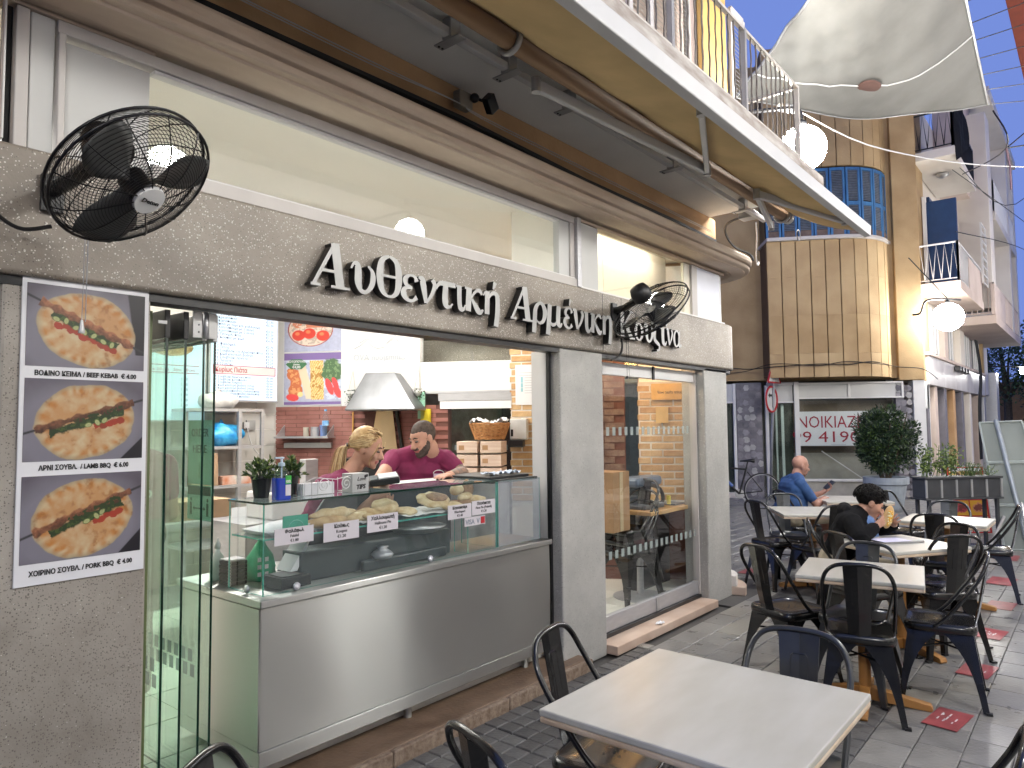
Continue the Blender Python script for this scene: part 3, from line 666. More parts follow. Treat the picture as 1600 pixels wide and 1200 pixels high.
for (x, y) in ((6.12, 1.89), (4.95, 1.89), (3.8, 1.89)):
    q = MB(); q.box(x - .017, x + .017, y - .017, y + .017, 3.785, 4.492); q.build('post', RAIL if x > 6 else GREYM, bal)
# doors and louvred shutters on the balcony wall
q = MB(); q.box(6.28, 6.86, 2.80, 2.845, 3.80, 6.4); q.build('yellow_door_panel', M('yellow_paint', (.62, .40, .13), .6, var=.08), shop)
def louvre(name, x0, x1, y, z0, z1, mats, parent, nx=2):
    f = MB(); w = (x1 - x0) / nx
    for i in range(nx + 1): f.box(x0 + i * w - .03, x0 + i * w + .03, y - .02, y + .02, z0, z1)
    f.box(x0, x1, y - .018, y + .018, z0 - .03, z0 + .05); f.box(x0, x1, y - .018, y + .018, z1 - .05, z1 + .03)
    o = f.build(name, mats[0], parent)
    s = MB(); z = z0 + .06
    while z < z1 - .06:
        s.add([(x0 + .03, y - .016, z), (x1 - .03, y - .016, z), (x1 - .03, y + .012, z + .035), (x0 + .03, y + .012, z + .035), (x0 + .03, y - .016, z + .005), (x1 - .03, y - .016, z + .005), (x1 - .03, y + .012, z + .04), (x0 + .03, y + .012, z + .04)],
              [(0, 1, 2, 3), (4, 7, 6, 5), (0, 4, 5, 1), (3, 2, 6, 7)])
        z += .045
    tag(s.build('slat', mats[1], o), kind='stuff'); return o
GLV = M('grey_louvre_paint', (.28, .27, .25), .6, var=.1)
louvre('louvred_shutter', 4.9, 5.95, 2.80, 3.9, 6.2, (OFFW, GLV), shop, 3)
louvre('louvred_shutter', 6.93, 7.25, 2.78, 3.9, 5.9, (OFFW, GLV), shop, 1)
louvre('louvred_shutter', 2.6, 3.7, 2.80, 3.9, 6.2, (OFFW, GLV), shop, 3)

# ================================================================== folding awning under the slab
aw = thing('folding_awning', 'rolled mustard fabric awning on white folding arms under the balcony', 'awning', (3, 2, 3.4))
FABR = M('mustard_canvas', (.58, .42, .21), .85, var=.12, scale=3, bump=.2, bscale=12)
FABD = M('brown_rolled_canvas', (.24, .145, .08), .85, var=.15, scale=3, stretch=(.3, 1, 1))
AWH = M('white_powder_coat', (.52, .52, .52), .35, var=.04, scale=4)
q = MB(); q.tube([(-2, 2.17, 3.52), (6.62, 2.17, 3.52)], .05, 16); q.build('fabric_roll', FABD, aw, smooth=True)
q = MB(); q.tube([(6.60, 2.17, 3.52), (6.66, 2.17, 3.52)], .056, 16); q.build('roller_cap', AWH, aw)
q = MB(); q.box(-2, 6.62, 2.355, 2.395, 3.515, 3.555); q.build('square_bar', AWH, aw, bevel=.004)
fb = MB(); fb.grid(60, 10, lambda u, v: (-2 + 8.95 * u - (.25 * (1 - v)) * (u > .97), 2.15 - .57 * v, 3.56 - .20 * v - .045 * math.sin(math.pi * v) * (1 + .3 * math.sin(u * 37)) + .006 * math.sin(u * 90 + v * 4)))
fb.build('canvas', FABR, aw, smooth=True, solid=.002)
q = MB(); q.prism([(1.545, 3.31), (1.60, 3.30), (1.615, 3.33), (1.60, 3.405), (1.575, 3.42), (1.54, 3.40)], -2, 6.98, M4=Matrix(((0, 0, 1, 0), (1, 0, 0, 0), (0, 1, 0, 0), (0, 0, 0, 1)))); q.build('front_bar', AWH, aw, bevel=.006)
def arm(shoulder, elbow, hand):
    q = MB()
    S, E_, Hh = Vector(shoulder), Vector(elbow), Vector(hand)
    for a, b_ in ((S, E_), (E_, Hh)):
        d = (b_ - a).normalized(); up = Vector((0, 0, 1)); sd = d.cross(up).normalized(); uu = sd.cross(d)
        mm = Matrix(((d.x, sd.x, uu.x, a.x), (d.y, sd.y, uu.y, a.y), (d.z, sd.z, uu.z, a.z), (0, 0, 0, 1)))
        q.box(0, (b_ - a).length, -.018, .018, -.03, .03, M4=mm)
    o = q.build('folding_arm', AWH, aw, bevel=.006)
    for p in (S, E_, Hh):
        k = MB(); k.lathe([(.0, -.04), (.027, -.04), (.027, .04), (0, .04)], tuple(p), 12); k.build('joint', GREYM, o)
    return o
arm((2.96, 2.27, 3.45), (4.74, 2.10, 3.43), (3.62, 1.63, 3.355))
arm((6.52, 2.28, 3.44), (5.50, 2.03, 3.43), (6.45, 1.63, 3.35))
arm((.2, 2.27, 3.45), (1.9, 2.10, 3.43), (.9, 1.63, 3.355))
for x in (2.42, 2.86, 3.42, 4.75, 6.1, 1.5):
    q = MB(); q.box(x - .03, x + .03, 2.30, 2.47, 3.50, 3.508); q.box(x - .035, x + .035, 2.345, 2.405, 3.508, 3.613); q.build('mounting_bracket', GREYM, aw, bevel=.003)
    for dx in (-.012, .012):
        k = MB(); k.lathe([(.006, -.004), (.006, 0)], (x + dx, 2.45, 3.5), 8); k.build('bolt', BLACKM, aw)
for x in (2.62, 6.5):
    k = MB(); pts = [(x, 2.17 + .066 * math.cos(R(a)), 3.52 + .066 * math.sin(R(a))) for a in range(-200, 30, 20)]
    k.tube(pts, .016, 6); k.build('roller_cradle', GREYM, aw, smooth=True)
q = MB(); q.box(1.9, 3.3, 2.25, 2.30, 3.60, 3.611); q.box(2.7, 3.6, 2.25, 2.30, 3.585, 3.60); q.build('backing_plate', OFFW, aw)
q = MB(); q.box(6.42, 6.55, 2.40, 2.55, 3.535, 3.60); jb = q.build('junction_box', GREYM, None, bevel=.006); tag(jb, 'small grey junction box with loose wires at the end of the soffit', 'junction box')
q = MB(); q.tube(cr_spline([(6.45, 2.5, 3.56), (6.56, 2.7, 3.56), (6.66, 2.78, 3.50), (6.72, 2.72, 3.36), (6.8, 2.6, 3.28), (6.95, 2.62, 3.25)], 6), .012, 6); tag(q.build('cable', CABLE, None), 'thick black cable curling down round the cornice corner', 'cable')
q = MB(); q.tube(cr_spline([(6.60, 2.45, 3.52), (6.88, 2.55, 3.45), (6.98, 2.6, 3.30), (7.06, 2.62, 3.22), (7.10, 2.62, 3.25)], 6), .008, 6); tag(q.build('cable', WHITE, None), 'thin white cable looping beside the thick black one', 'cable')
cw = thing('awning_motor_wire', 'pale wire loop hanging from the awning arm end', 'wire', (6.7, 2.1, 3.4)); q = MB(); q.tube([(6.72 + .045 * math.cos(R(a)), 2.1, 3.36 + .05 * math.sin(R(a))) for a in range(0, 360, 20)], .005, 5, closed=True); q.build('loop', GREYM, cw)
# flood sensor lamp on the wall
fc = thing('floodlight', 'small black swivel floodlight on a dusty box high on the brown wall', 'lamp', (2.93, 2.78, 3.5))
q = MB(); q.box(2.86, 2.97, 2.74, 2.80, 3.45, 3.55); q.build('back_box', M('dusty_box', (.25, .22, .17), .7), fc, bevel=.01)
q = MB(); q.sph((2.955, 2.715, 3.515), .028); q.build('ball_joint', BLACKM, fc, smooth=True)
q = MB(); mm = Matrix.Translation((3.03, 2.66, 3.49)) @ Euler((R(25), R(35), R(20))).to_matrix().to_4x4(); q.box(-.05, .05, -.025, .025, -.035, .035, M4=mm); q.tube([(2.955, 2.715, 3.515), (3.0, 2.68, 3.50)], .010, 6); q.build('lamp_head', BLACKM, fc, bevel=.006)
# ================================================================== tables
def make_table(label, x, y, rot, w, d, grp='cream cafe tables on the pavement'):
    t = thing('cafe_table', label, 'table', (x, y, 0), grp, rz=rot)
    q = MB(); q.box(-w / 2, w / 2, -d / 2, d / 2, .728, .750); q.build('tabletop', TTOP, t, bevel=.005, local=True)
    q = MB(); q.box(-w / 2 + .001, w / 2 - .001, -d / 2 + .001, d / 2 - .001, .708, .7278); q.build('table_edge', TEDGE, t, bevel=.006, local=True)
    q = MB(); q.lathe([(.034, .05), (.032, .3), (.034, .66), (.07, .707)], n=16); q.build('column', WOOD, t, smooth=False, local=True)
    q = MB(); q.box(-.2, .2, -.2, .2, .695, .7075); q.build('top_plate', BLACKM, t, local=True)
    for k in range(4):
        a = k * math.pi / 2 + math.pi / 4 * 0; mm = Matrix.Rotation(a, 4, 'Z')
        q = MB(); q.prism([(.0, .018), (.33, .0), (.34, .012), (.33, .035), (.0, .095)], -.028, .028, M4=mm @ Matrix(((1, 0, 0, 0), (0, 0, -1, 0), (0, 1, 0, 0), (0, 0, 0, 1)))); q.build('foot', WOOD, t, bevel=.004, local=True)
    return t
make_table('nearest large cream table with beige edge, empty, at bottom of photo', 2.147, .992, R(-.2), .76, .76)
make_table('small empty cream table standing just behind the nearest one', 4.574, 1.136, R(10), .60, .65)
make_table('cream table with laptop where the man in black eats', 5.755, 1.17, R(56.5), .60, .66)
make_table('empty cream table in front of the planter and food boards', 7.37, 1.105, R(-.5), .60, .66)
make_table('empty cream table left of the eating man, chairs all round', 7.36, 2.26, R(32), .70, .70)
make_table('far cream table where the man in blue shirt sits', 8.75, 2.25, R(30), .70, .70)

# ================================================================== steel cafe chairs
def rsq(w, d, r, n=5, cx=0):
    P = []
    for (sx, sy, a0) in ((1, 1, 0), (-1, 1, 90), (-1, -1, 180), (1, -1, 270)):
        for i in range(n + 1):
            a = R(a0 + 90 * i / n); P.append((cx + sx * (w / 2 - r) + r * math.cos(a), sy * (d / 2 - r) + r * math.sin(a)))
    return P
def make_chair(mat, label, x, y, h):
    c = thing('steel_cafe_chair', label, 'chair', (x, y, 0), 'industrial steel chairs round the tables', rz=h)
    q = MB(); P = rsq(.365, .355, .07); n = len(P)
    rings = [(1.0, .405), (1.02, .430), (1.0, .450), (.955, .4555), (.92, .449), (.5, .446), (.02, .445)]
    V = []; 
    for s, z in rings: V += [(p[0] * s, p[1] * s, z) for p in P]
    q.add(V, [(i * n + j, i * n + (j + 1) % n, (i + 1) * n + (j + 1) % n, (i + 1) * n + j) for i in range(len(rings) - 1) for j in range(n)] + [tuple((len(rings) - 1) * n + j for j in range(n))])
    so = q.build('seat', mat, c, smooth=True, local=True, solid=.002)
    q = MB()
    for (hx, hy) in ((0, 0), (.03, .025), (.03, -.025), (-.03, .025), (-.03, -.025)): q.lathe([(.005, 0), (.005, .0012)], (hx, hy, .4462), 6)
    q.build('drain_hole', BLACKP, so, local=True)
    for sx in (1, -1):
        for sy in (1, -1):
            q = MB(); N = 9; T = []; 
            for side in (0, 1):
                for i in range(N + 1):
                    t = i / N; z = .425 * (1 - t); ox = sx * (.158 + .062 * t); oy = sy * (.152 + .062 * t)
                    w = (.125 * (1 - t) ** 3.2 + .040 - .012 * t)
                    if side == 0: q.v += [(ox, oy, z), (ox - sx * w, oy + 0, z)]
                    else: q.v += [(ox, oy, z), (ox, oy - sy * w, z)]
            for side in (0, 1):
                b = side * (N + 1) * 2
                for i in range(N): q.f.append((b + 2 * i, b + 2 * i + 1, b + 2 * i + 3, b + 2 * i + 2)); q.mi.append(0)
            o = q.build('leg', mat, c, smooth=False, local=True, solid=.006)
            q = MB(); q.box(sx * .22 - .016, sx * .22 + .016, sy * .214 - .016, sy * .214 + .016, 0, .012); q.build('rubber_foot', BLACKP, o, local=True)
    q = MB(); q.tube([(.17, .165, .30), (-.17, -.165, .30)], .006, 5); q.tube([(.17, -.165, .306), (-.17, .165, .306)], .006, 5); q.box(-.05, .05, -.05, .05, .36, .40); q.build('cross_brace', mat, c, local=True)
    pts = [(.03, .176, .435), (-.04, .178, .50), (-.13, .182, .62), (-.205, .178, .735), (-.235, .155, .80), (-.248, .115, .835), (-.252, .06, .848), (-.253, 0, .850)]
    pts = pts + [(p[0], -p[1], p[2]) for p in pts[-2::-1]]
    q = MB(); q.tube(cr_spline(pts, 4), .0112, 8); q.build('back_hoop', mat, c, smooth=True, local=True)
    q = MB(); N = 8
    for i in range(N + 1):
        t = i / N; z = .43 + .412 * t; xx = -.170 - .085 * t ** .8 ; w = .055 + .018 * t
        q.v += [(xx + .004, -w, z), (xx - .008, 0, z), (xx + .004, w, z)]
    for i in range(N):
        for j in range(2): q.f.append((3 * i + j, 3 * i + j + 1, 3 * i + j + 4, 3 * i + j + 3)); q.mi.append(0)
    sl = q.build('back_slat', mat, c, local=True, solid=.003)
    q = MB(); pp = []
    for (yy, zz) in ((-.03, .62), (-.03, .755), (-.022, .765), (.022, .765), (.03, .755), (.03, .62)):
        t = (zz - .43) / .412; pp.append((-.170 - .085 * t ** .8 - .003, yy, zz))
    q.tube(pp, .0032, 5); q.build('pressed_panel', mat, sl, local=True)
    return c
CH = [
 ('black steel chair between the steel counter and the nearest table', 2.24, 1.40, -80, 0),
 ('black steel chair at bottom edge left of the nearest table', 1.57, 1.17, -18, 0),
 ('black steel chair barely in frame, bottom left before the counter', .97, 1.44, -55, 0),
 ('grey worn steel chair across the nearest table, embossed back facing us', 2.50, .88, 186, 1),
 ('black steel chair barely in frame at bottom right of the nearest table', 2.14, .43, 92, 0),
 ('black steel chair left of the small empty table, seen side-on beside the drain', 4.68, 1.60, -27, 0),
 ('black steel chair with its back to us at the small empty table', 4.43, 1.12, 14, 0),
 ('black steel chair right of the small empty table with light on its seat', 4.94, .80, 98, 0),
 ('grey backed steel chair between the small empty table and the laptop table', 4.73, 1.21, 176, 1),
 ('black steel chair tucked at the left front side of the laptop table', 5.52, 1.34, -33, 0),
 ('big black chair back hiding the right end of the laptop table', 5.84, .94, 38, 0),
 ('black steel chair on the far right side of the laptop table', 6.07, .99, 150, 0),
 ('black steel chair the man in black sits on', 5.99, 1.61, -70, 0),
 ('black steel chair with its back to us at the table before the planter', 7.07, 1.14, 6, 0),
 ('grey steel chair on the planter side of the table before the planter', 7.77, 1.18, 180, 1),
 ('black steel chair at the right end of the table before the planter', 7.93, .87, 97, 0),
 ('black steel chair seen edge-on in front of the white plant pot', 8.72, 1.70, 245, 0),
 ('black steel chair left of the table whose corner shows between its bars', 7.22, 2.58, -28, 0),
 ('grey steel chair behind the table left of the eating man', 7.68, 2.60, 210, 1),
 ('black steel chair between the eating man and the table on his left', 7.14, 2.16, 62, 0),
 ('black steel chair the man in the blue shirt sits on', 8.42, 2.72, -42, 0),
]
ch0 = make_chair(CHAIR, CH[0][0], CH[0][1], CH[0][2], R(CH[0][3])); ch1 = None
for (lb, x, y, h, g) in CH[1:]:
    if g:
        if ch1 is None: ch1 = make_chair(CHAIRG, lb, x, y, R(h)); continue
        dup(ch1, (x, y, 0), R(h), lb)
    else: dup(ch0, (x, y, 0), R(h), lb)
# stack of the same chairs just inside the dining window
for i in range(3):
    c = dup(ch0, (5.36 + i * .012, 3.20, .10 + i * .09), R(168), ['lowest', 'middle', 'topmost'][i] + ' chair of the dark stack inside the dining window', 'stacked chairs inside the dining window')

# ================================================================== wall fans
def make_fan(label, c, n, mount, roll, rad=.272):
    t = thing('wall_fan', label, 'fan', mount, 'black wall fans')
    n = Vector(n).normalized(); up = Vector((0, 0, 1)); xd = up.cross(n).normalized(); yd = n.cross(xd)
    F = Matrix(((xd.x, yd.x, n.x, c[0]), (xd.y, yd.y, n.y, c[1]), (xd.z, yd.z, n.z, c[2]), (0, 0, 0, 1)))
    def zf(r, front): 
        k = r / rad; return (.085 * (1 - k ** 3.2) + .012) if front else -(.075 * (1 - k ** 4) + .012)
    cg = MB()
    for front in (1, 0):
        for k in range(22):
            r = .055 + (rad - .060) * k / 21; z = zf(r, front)
            cg.tube([F @ Vector((r * math.cos(2 * math.pi * j / 40), r * math.sin(2 * math.pi * j / 40), z)) for j in range(40)], .0013, 3, closed=True)
    cage = tag(cg.build('cage_ring', FANBLK, t), kind='stuff')
    cg = MB()
    for front in (1, 0):
        for j in range(12):
            a = 2 * math.pi * j / 12; pts = []
            for k in range(9):
                r = .045 + (rad - .045) * k / 8; aa = a + (.5 if front else -.35) * math.sin(k / 8 * math.pi * .5) * .6
                pts.append(F @ Vector((r * math.cos(aa), r * math.sin(aa), zf(r, front) + (.003 if front else -.003))))
            cg.tube(pts, .002, 4)
    tag(cg.build('cage_wire', FANBLK, t), kind='stuff')
    for z in (-.014, .014):
        q = MB(); q.tube([F @ Vector((rad * math.cos(2 * math.pi * j / 48), rad * math.sin(2 * math.pi * j / 48), z)) for j in range(48)], .0045, 6, closed=True); q.build('rim', FANBLK, t, smooth=True)
    BL = M('smoky_fan_blade', (.055, .056, .055), .35, var=.15) if 'smoky_fan_blade' not in MATS else MATS['smoky_fan_blade']
    for b in range(3):
        a0 = 2 * math.pi * b / 3 + roll; q = MB(); N = 8; rows = 5
        for i in range(N + 1):
            r = .04 + .195 * i / N; wd = .95 * math.sin(math.pi * min(1, (.18 + .82 * i / N) * .86)) + .12
            for j in range(rows + 1):
                a = a0 + wd * (j / rows - .3); q.v.append(tuple(F @ Vector((r * math.cos(a), r * math.sin(a), .03 * (j / rows - .5) * (1.3 - .5 * i / N) + .02))))
        for i in range(N):
            for j in range(rows): k = i * (rows + 1) + j; q.f.append((k, k + 1, k + rows + 2, k + rows + 1)); q.mi.append(0)
        q.build('blade', BL, t, smooth=True, solid=.002)
    q = MB(); q.lathe([(.0, .0), (.042, .0), (.042, .075), (.03, .09), (.0, .092)], n=18, M4=F); q.build('hub', FANBLK, t)
    q = MB(); q.lathe([(.0, zf(.04, 1) - .004), (.049, zf(.04, 1) - .004), (.047, zf(.04, 1) + .007), (.0, zf(.04, 1) + .010)], n=28, M4=F)
    bd = q.build('badge', WHITEP, t)
    zz = zf(.04, 1) + .0105
    yr = _u2 - n * _u2.dot(n); yr.normalize(); xr = yr.cross(n).normalized() * 1; 
    if xr.dot(_r2) < 0: xr = -xr
    text('badge_print', 'Deton', .014, frame(F @ Vector((0, 0, zz)) - yr * .006, xr, yr), INK, bd, width=.062, bold=.03, align='CENTER')
    q = MB(); q.lathe([(.0, -.09), (.055, -.085), (.068, -.10), (.07, -.15), (.055, -.19), (.0, -.205)], n=20, M4=F); mo = q.build('motor_housing', BLACKP, t, smooth=True)
    q = MB(); q.box(mount[0] - .035, mount[0] + .035, mount[1] - .02, mount[1], mount[2] - .075, mount[2] + .055); q.build('wall_plate', BLACKP, t, bevel=.004)
    e = F @ Vector((0, 0, -.14)); m0 = Vector((mount[0], mount[1] - .02, mount[2]))
    mid = Vector((mount[0] * .75 + e.x * .25, m0.y - .12, m0.z - .0))
    q = MB(); q.tube([m0, mid, Vector((e.x, e.y, e.z - .03)), e], [.024, .026, .026, .02], 8); q.build('arm', BLACKP, t, smooth=True)
    return t, F
fan1, F1 = make_fan('large black wall fan at top left above the food poster, tilted to the ground', (.89, 2.23, 2.379), (.294, -.586, -.755), (.84, 2.758, 2.44), .5, .243)
fan2, F2 = make_fan('black wall fan seen from behind, covering the last word of the lettering', (4.345, 2.36, 2.41), (.667, -.166, -.726), (4.50, 2.757, 2.462), 1.3, .285)
q = MB(); q.tube(cr_spline([(.66, 2.79, 2.62), (.65, 2.755, 2.50), (.66, 2.75, 2.36), (.73, 2.70, 2.28), (.82, 2.68, 2.30)], 6), .007, 6); tag(q.build('fan_cable', CABLE, None), 'black power cable looping from the dark slot to the big fan', 'cable')
q = MB(); q.tube([(.87, 2.5, 2.25), (.868, 2.5, 1.965)], .0014, 4); q.tube([(.862, 2.502, 2.25), (.858, 2.502, 1.96)], .0012, 4); q.lathe([(.004, .02), (.010, -.015), (.010, -.022)], (.858, 2.502, 1.95), 10); q.build('pull_cord', GREYM, fan1)
q = MB(); q.tube(cr_spline([(4.51, 2.74, 2.40), (4.56, 2.735, 2.30), (4.585, 2.735, 2.2), (4.55, 2.74, 2.13), (4.45, 2.75, 2.09)], 6), .008, 6); q.build('power_cable', CABLE, fan2)
q = MB(); q.tube([(4.62, 2.72, 2.3), (4.625, 2.72, 1.98)], .0016, 4); q.tube([(4.65, 2.72, 2.3), (4.655, 2.72, 1.965)], .0016, 4); q.lathe([(.008, 0), (.008, -.02)], (4.625, 2.72, 1.98), 8); q.build('pull_cord', BLACKM, fan2)

# ================================================================== printed food pictures (colour per sample on a fine sheet)
def noise2(nx, ny, f, seed):
    r = np.random.RandomState(seed); out = np.zeros((ny, nx)); amp = 1; tot = 0
    for o in range(4):
        g = r.rand(int(f * ny / nx) + 3, f + 3); yy = np.linspace(0, g.shape[0] - 2.001, ny); xx = np.linspace(0, g.shape[1] - 2.001, nx)
        y0 = yy.astype(int); x0 = xx.astype(int); fy = (yy - y0)[:, None]; fx = (xx - x0)[None, :]; fy = fy * fy * (3 - 2 * fy); fx = fx * fx * (3 - 2 * fx)
        v = g[np.ix_(y0, x0)] * (1 - fy) * (1 - fx) + g[np.ix_(y0 + 1, x0)] * fy * (1 - fx) + g[np.ix_(y0, x0 + 1)] * (1 - fy) * fx + g[np.ix_(y0 + 1, x0 + 1)] * fy * fx
        out += v * amp; tot += amp; amp *= .55; f *= 2
    return out / tot
def mixc(img, col, a):
    a = np.clip(a, 0, 1)[..., None]; return img * (1 - a) + np.array(col)[None, None] * a
def sm(d, w=.01): return np.clip(.5 - d / w, 0, 1)
def kebab(nx, ny, seed, ang, kind=0):
    A = nx / ny; Y, X = np.mgrid[0:ny, 0:nx]; X = (X + .5) / nx * A; Y = (Y + .5) / ny
    n1 = noise2(nx, ny, 5, seed); n2 = noise2(nx, ny, 14, seed + 1); n3 = noise2(nx, ny, 34, seed + 2)
    img = np.ones((ny, nx, 3)) * np.array([.13, .115, .145]); img *= (.6 + .7 * n1)[..., None]
    img = mixc(img, (.25, .24, .29), sm(np.hypot((X - A * .45) / 1.0, (Y - .62) / .75) - .80, .3) * .8)
    edge = (X - A * (.84 + .10 * Y)) if kind == 0 else (A * .80 - X + (Y - .74) * -1.4)
    img = mixc(img, (.012, .010, .016), sm(-edge, .02) * ((Y < .8) if kind == 0 else (Y > .70)) if kind == 0 else sm(-(X - A * (1.52 - Y * .72)), .02) * (Y > .6))
    cx, cyy = A * .5, .52; t0 = ang * .55; ca, sa = math.cos(t0), math.sin(t0)
    u = (X - cx) * ca + (Y - cyy) * sa; v = -(X - cx) * sa + (Y - cyy) * ca
    d = np.hypot(u / .59, v / .46) - 1 + (n1 - .5) * .12; th_ = np.arctan2(v, u)
    rad = np.clip(.5 + .5 * np.sin(th_ * 19 + n1 * 9), 0, 1) * np.clip(1 - abs(d + .12) * 6, 0, 1)
    base = np.stack([.56 + .12 * n1, .43 + .14 * n1, .25 + .12 * n1], -1)
    warm = np.clip((n1 * .9 + n2 * .5 - .52) * 2.6 + .35 * (v < 0), 0, 1) * np.clip(-d * 4, 0, 1); warm = np.clip(warm * .75 + rad * .75, 0, 1)[..., None]
    base = base * (1 - warm) + np.array([.50, .21, .05]) * warm
    dark = (np.clip((n2 - .62) * 6, 0, 1) * .5)[..., None]; base = base * (1 - dark) + np.array([.24, .08, .02]) * dark
    base = base * (.72 + .35 * np.clip(-d * 8, 0, 1))[..., None]
    a = sm(d, .03)[..., None]; img = img * (1 - a) + base * a
    ca, sa = math.cos(ang), math.sin(ang); u = (X - cx) * ca + (Y - .45) * sa; v = -(X - cx) * sa + (Y - .45) * ca
    img = mixc(img, (.03, .03, .035), sm(abs(v) - .014, .015) * (abs(u) < .80))
    r_ = np.random.RandomState(seed)
    sgn = 1
    for k in range(10):
        uu = -.30 + k * .075 + r_.uniform(-.02, .02); vv = .155 + r_.uniform(-.02, .03); dd = np.hypot((u - uu) / .055, (v - vv) / .042) - 1 + (n3 - .5) * .5
        img = mixc(img, (.42 * r_.uniform(.7, 1), .045, .02), sm(dd, .15) * ((u > .05) if kind else 1))
    g = abs(v - .075) - .052 - .07 * (n2 - .5) - .03 * (n3 - .5)
    img = mixc(img, (.022, .045, .012), sm(g, .02) * (abs(u) < .44 + .08 * (n2 - .5))); img = mixc(img, (.06, .10, .02), sm(g + .02, .02) * (n3 > .55) * (abs(u) < .42))
    for k in range(7 if kind == 0 else 3):
        uu = (-.36 + k * .12 if kind == 0 else .0 + k * .10) + r_.uniform(-.015, .015); vv = .10 + r_.uniform(-.02, .035); c_, s_ = math.cos(k * 1.3), math.sin(k * 1.3)
        du = (u - uu) * c_ + (v - vv) * s_; dv = -(u - uu) * s_ + (v - vv) * c_; dd = np.hypot(du / .046, dv / .030)
        img = mixc(img, (.09, .16, .035), sm(dd - 1, .2)); img = mixc(img, (.47, .50, .22), sm(dd - .80, .2)); img = mixc(img, (.40, .42, .20), sm(dd - .35, .3))
    lump = .046 + .014 * np.sin(u * (34 if kind == 0 else 26) + n1 * 6) + (.020 if kind == 0 else .05) * (n2 - .5)
    meat = np.stack([.13 + .17 * n3, .045 + .075 * n3, .022 + .035 * n3], -1) * ((1.15, .55, .95)[kind]) * (.55 + 1.1 * np.clip(.5 - v * 9 + (n3 - .5), 0, 1))[..., None]
    a = (sm(abs(v) - lump, .015) * (abs(u) < .60))[..., None]; img = img * (1 - a) + meat * a
    if kind: img = mixc(img, (.025, .05, .012), sm(abs(v - .03) - .04 - .08 * (n2 - .5), .02) * (n3 > .47) * (u > -.2) * (u < .45))
    return np.clip(img * .80, 0, 1)
PRN = attrmat('poster_print', .35)
post = thing('food_poster', 'tall white poster of three kebab pictures with prices on the left pillar', 'poster', (.98, 2.79, 1.1))
q = MB(); q.box(.772, 1.186, 2.786, 2.7945, 1.098, 2.152); q.build('poster_board', PAPER, post, bevel=.001)
PF = lambda x, z, y=2.7845: frame((x, y, z), (1, 0, 0), (0, 0, 1))
caps = ['ΒΟΔΙΝΟ ΚΕΙΜΑ / BEEF KEBAB  € 4.00', 'ΑΡΝΙ ΣΟΥΒΛ.  / LAMB BBQ  € 6.00', 'ΧΟΙΡΙΝΟ ΣΟΥΒΛ. / PORK BBQ  € 4.00']
for k, (zt, zb, ang, cz, wd) in enumerate(((2.122, 1.838, .42, 1.815, .33), (1.796, 1.512, -.30, 1.490, .29), (1.463, 1.170, -.36, 1.137, .33))):
    im = kebab(150, 108, 20 + k * 9, ang, k)
    colgrid('kebab_picture', PRN, post, PF(.786, zt), .385, zt - zb, im, .0012)
    text('caption', caps[k], .0165, PF(.979 + (.0), cz - .008, 2.7848), INK, post, width=wd, bold=.045, align='CENTER')
# ================================================================== steel serving counter with glass case
ANR = 0.25
m, nt, out = newmat('brushed_steel'); STEEL = m
p = nt.nodes.new('ShaderNodeBsdfPrincipled'); nt.links.new(p.outputs[0], out.inputs[0])
p.inputs['Metallic'].default_value = 1; p.inputs['Base Color'].default_value = (.47, .475, .46, 1); p.inputs['Roughness'].default_value = .27
tc = nt.nodes.new('ShaderNodeTexCoord'); mp = nt.nodes.new('ShaderNodeMapping'); mp.inputs['Scale'].default_value = (1, 1, .14); nt.links.new(tc.outputs['Object'], mp.inputs[0])
p.inputs['Anisotropic'].default_value = 1.0; p.inputs['Anisotropic Rotation'].default_value = ANR; tg_ = nt.nodes.new('ShaderNodeTangent'); tg_.direction_type = 'UV_MAP'; tg_.uv_map = 'brush'; nt.links.new(tg_.outputs[0], p.inputs['Tangent'])
n1 = nt.nodes.new('ShaderNodeTexNoise'); n1.inputs['Scale'].default_value = 2.6; n1.inputs['Detail'].default_value = 1.0; nt.links.new(mp.outputs[0], n1.inputs[0])
b1 = nt.nodes.new('ShaderNodeBump'); b1.inputs['Strength'].default_value = .02; b1.inputs['Distance'].default_value = .04; nt.links.new(n1.outputs[0], b1.inputs['Height'])
mp2 = nt.nodes.new('ShaderNodeMapping'); mp2.inputs['Scale'].default_value = (2, 2, 260); nt.links.new(tc.outputs['Object'], mp2.inputs[0])
n2 = nt.nodes.new('ShaderNodeTexNoise'); n2.inputs['Scale'].default_value = 3; nt.links.new(mp2.outputs[0], n2.inputs[0])
b2 = nt.nodes.new('ShaderNodeBump'); b2.inputs['Strength'].default_value = .03; b2.inputs['Distance'].default_value = .002; nt.links.new(n2.outputs[0], b2.inputs['Height']); nt.links.new(b1.outputs[0], b2.inputs['Normal']); nt.links.new(b2.outputs[0], p.inputs['Normal'])
n3 = nt.nodes.new('ShaderNodeTexNoise'); n3.inputs['Scale'].default_value = 3; n3.inputs['Detail'].default_value = 1; nt.links.new(tc.outputs['Object'], n3.inputs[0])
mr = nt.nodes.new('ShaderNodeMapRange'); mr.inputs[1].default_value = .3; mr.inputs[2].default_value = .7; mr.inputs[3].default_value = .335; mr.inputs[4].default_value = .37; nt.links.new(n3.outputs[0], mr.inputs[0]); nt.links.new(mr.outputs[0], p.inputs['Roughness'])

ct = thing('steel_counter', 'long brushed steel serving counter on short legs in the open shop front', 'counter', (2.7, 3.1, .1))
q = MB(); 
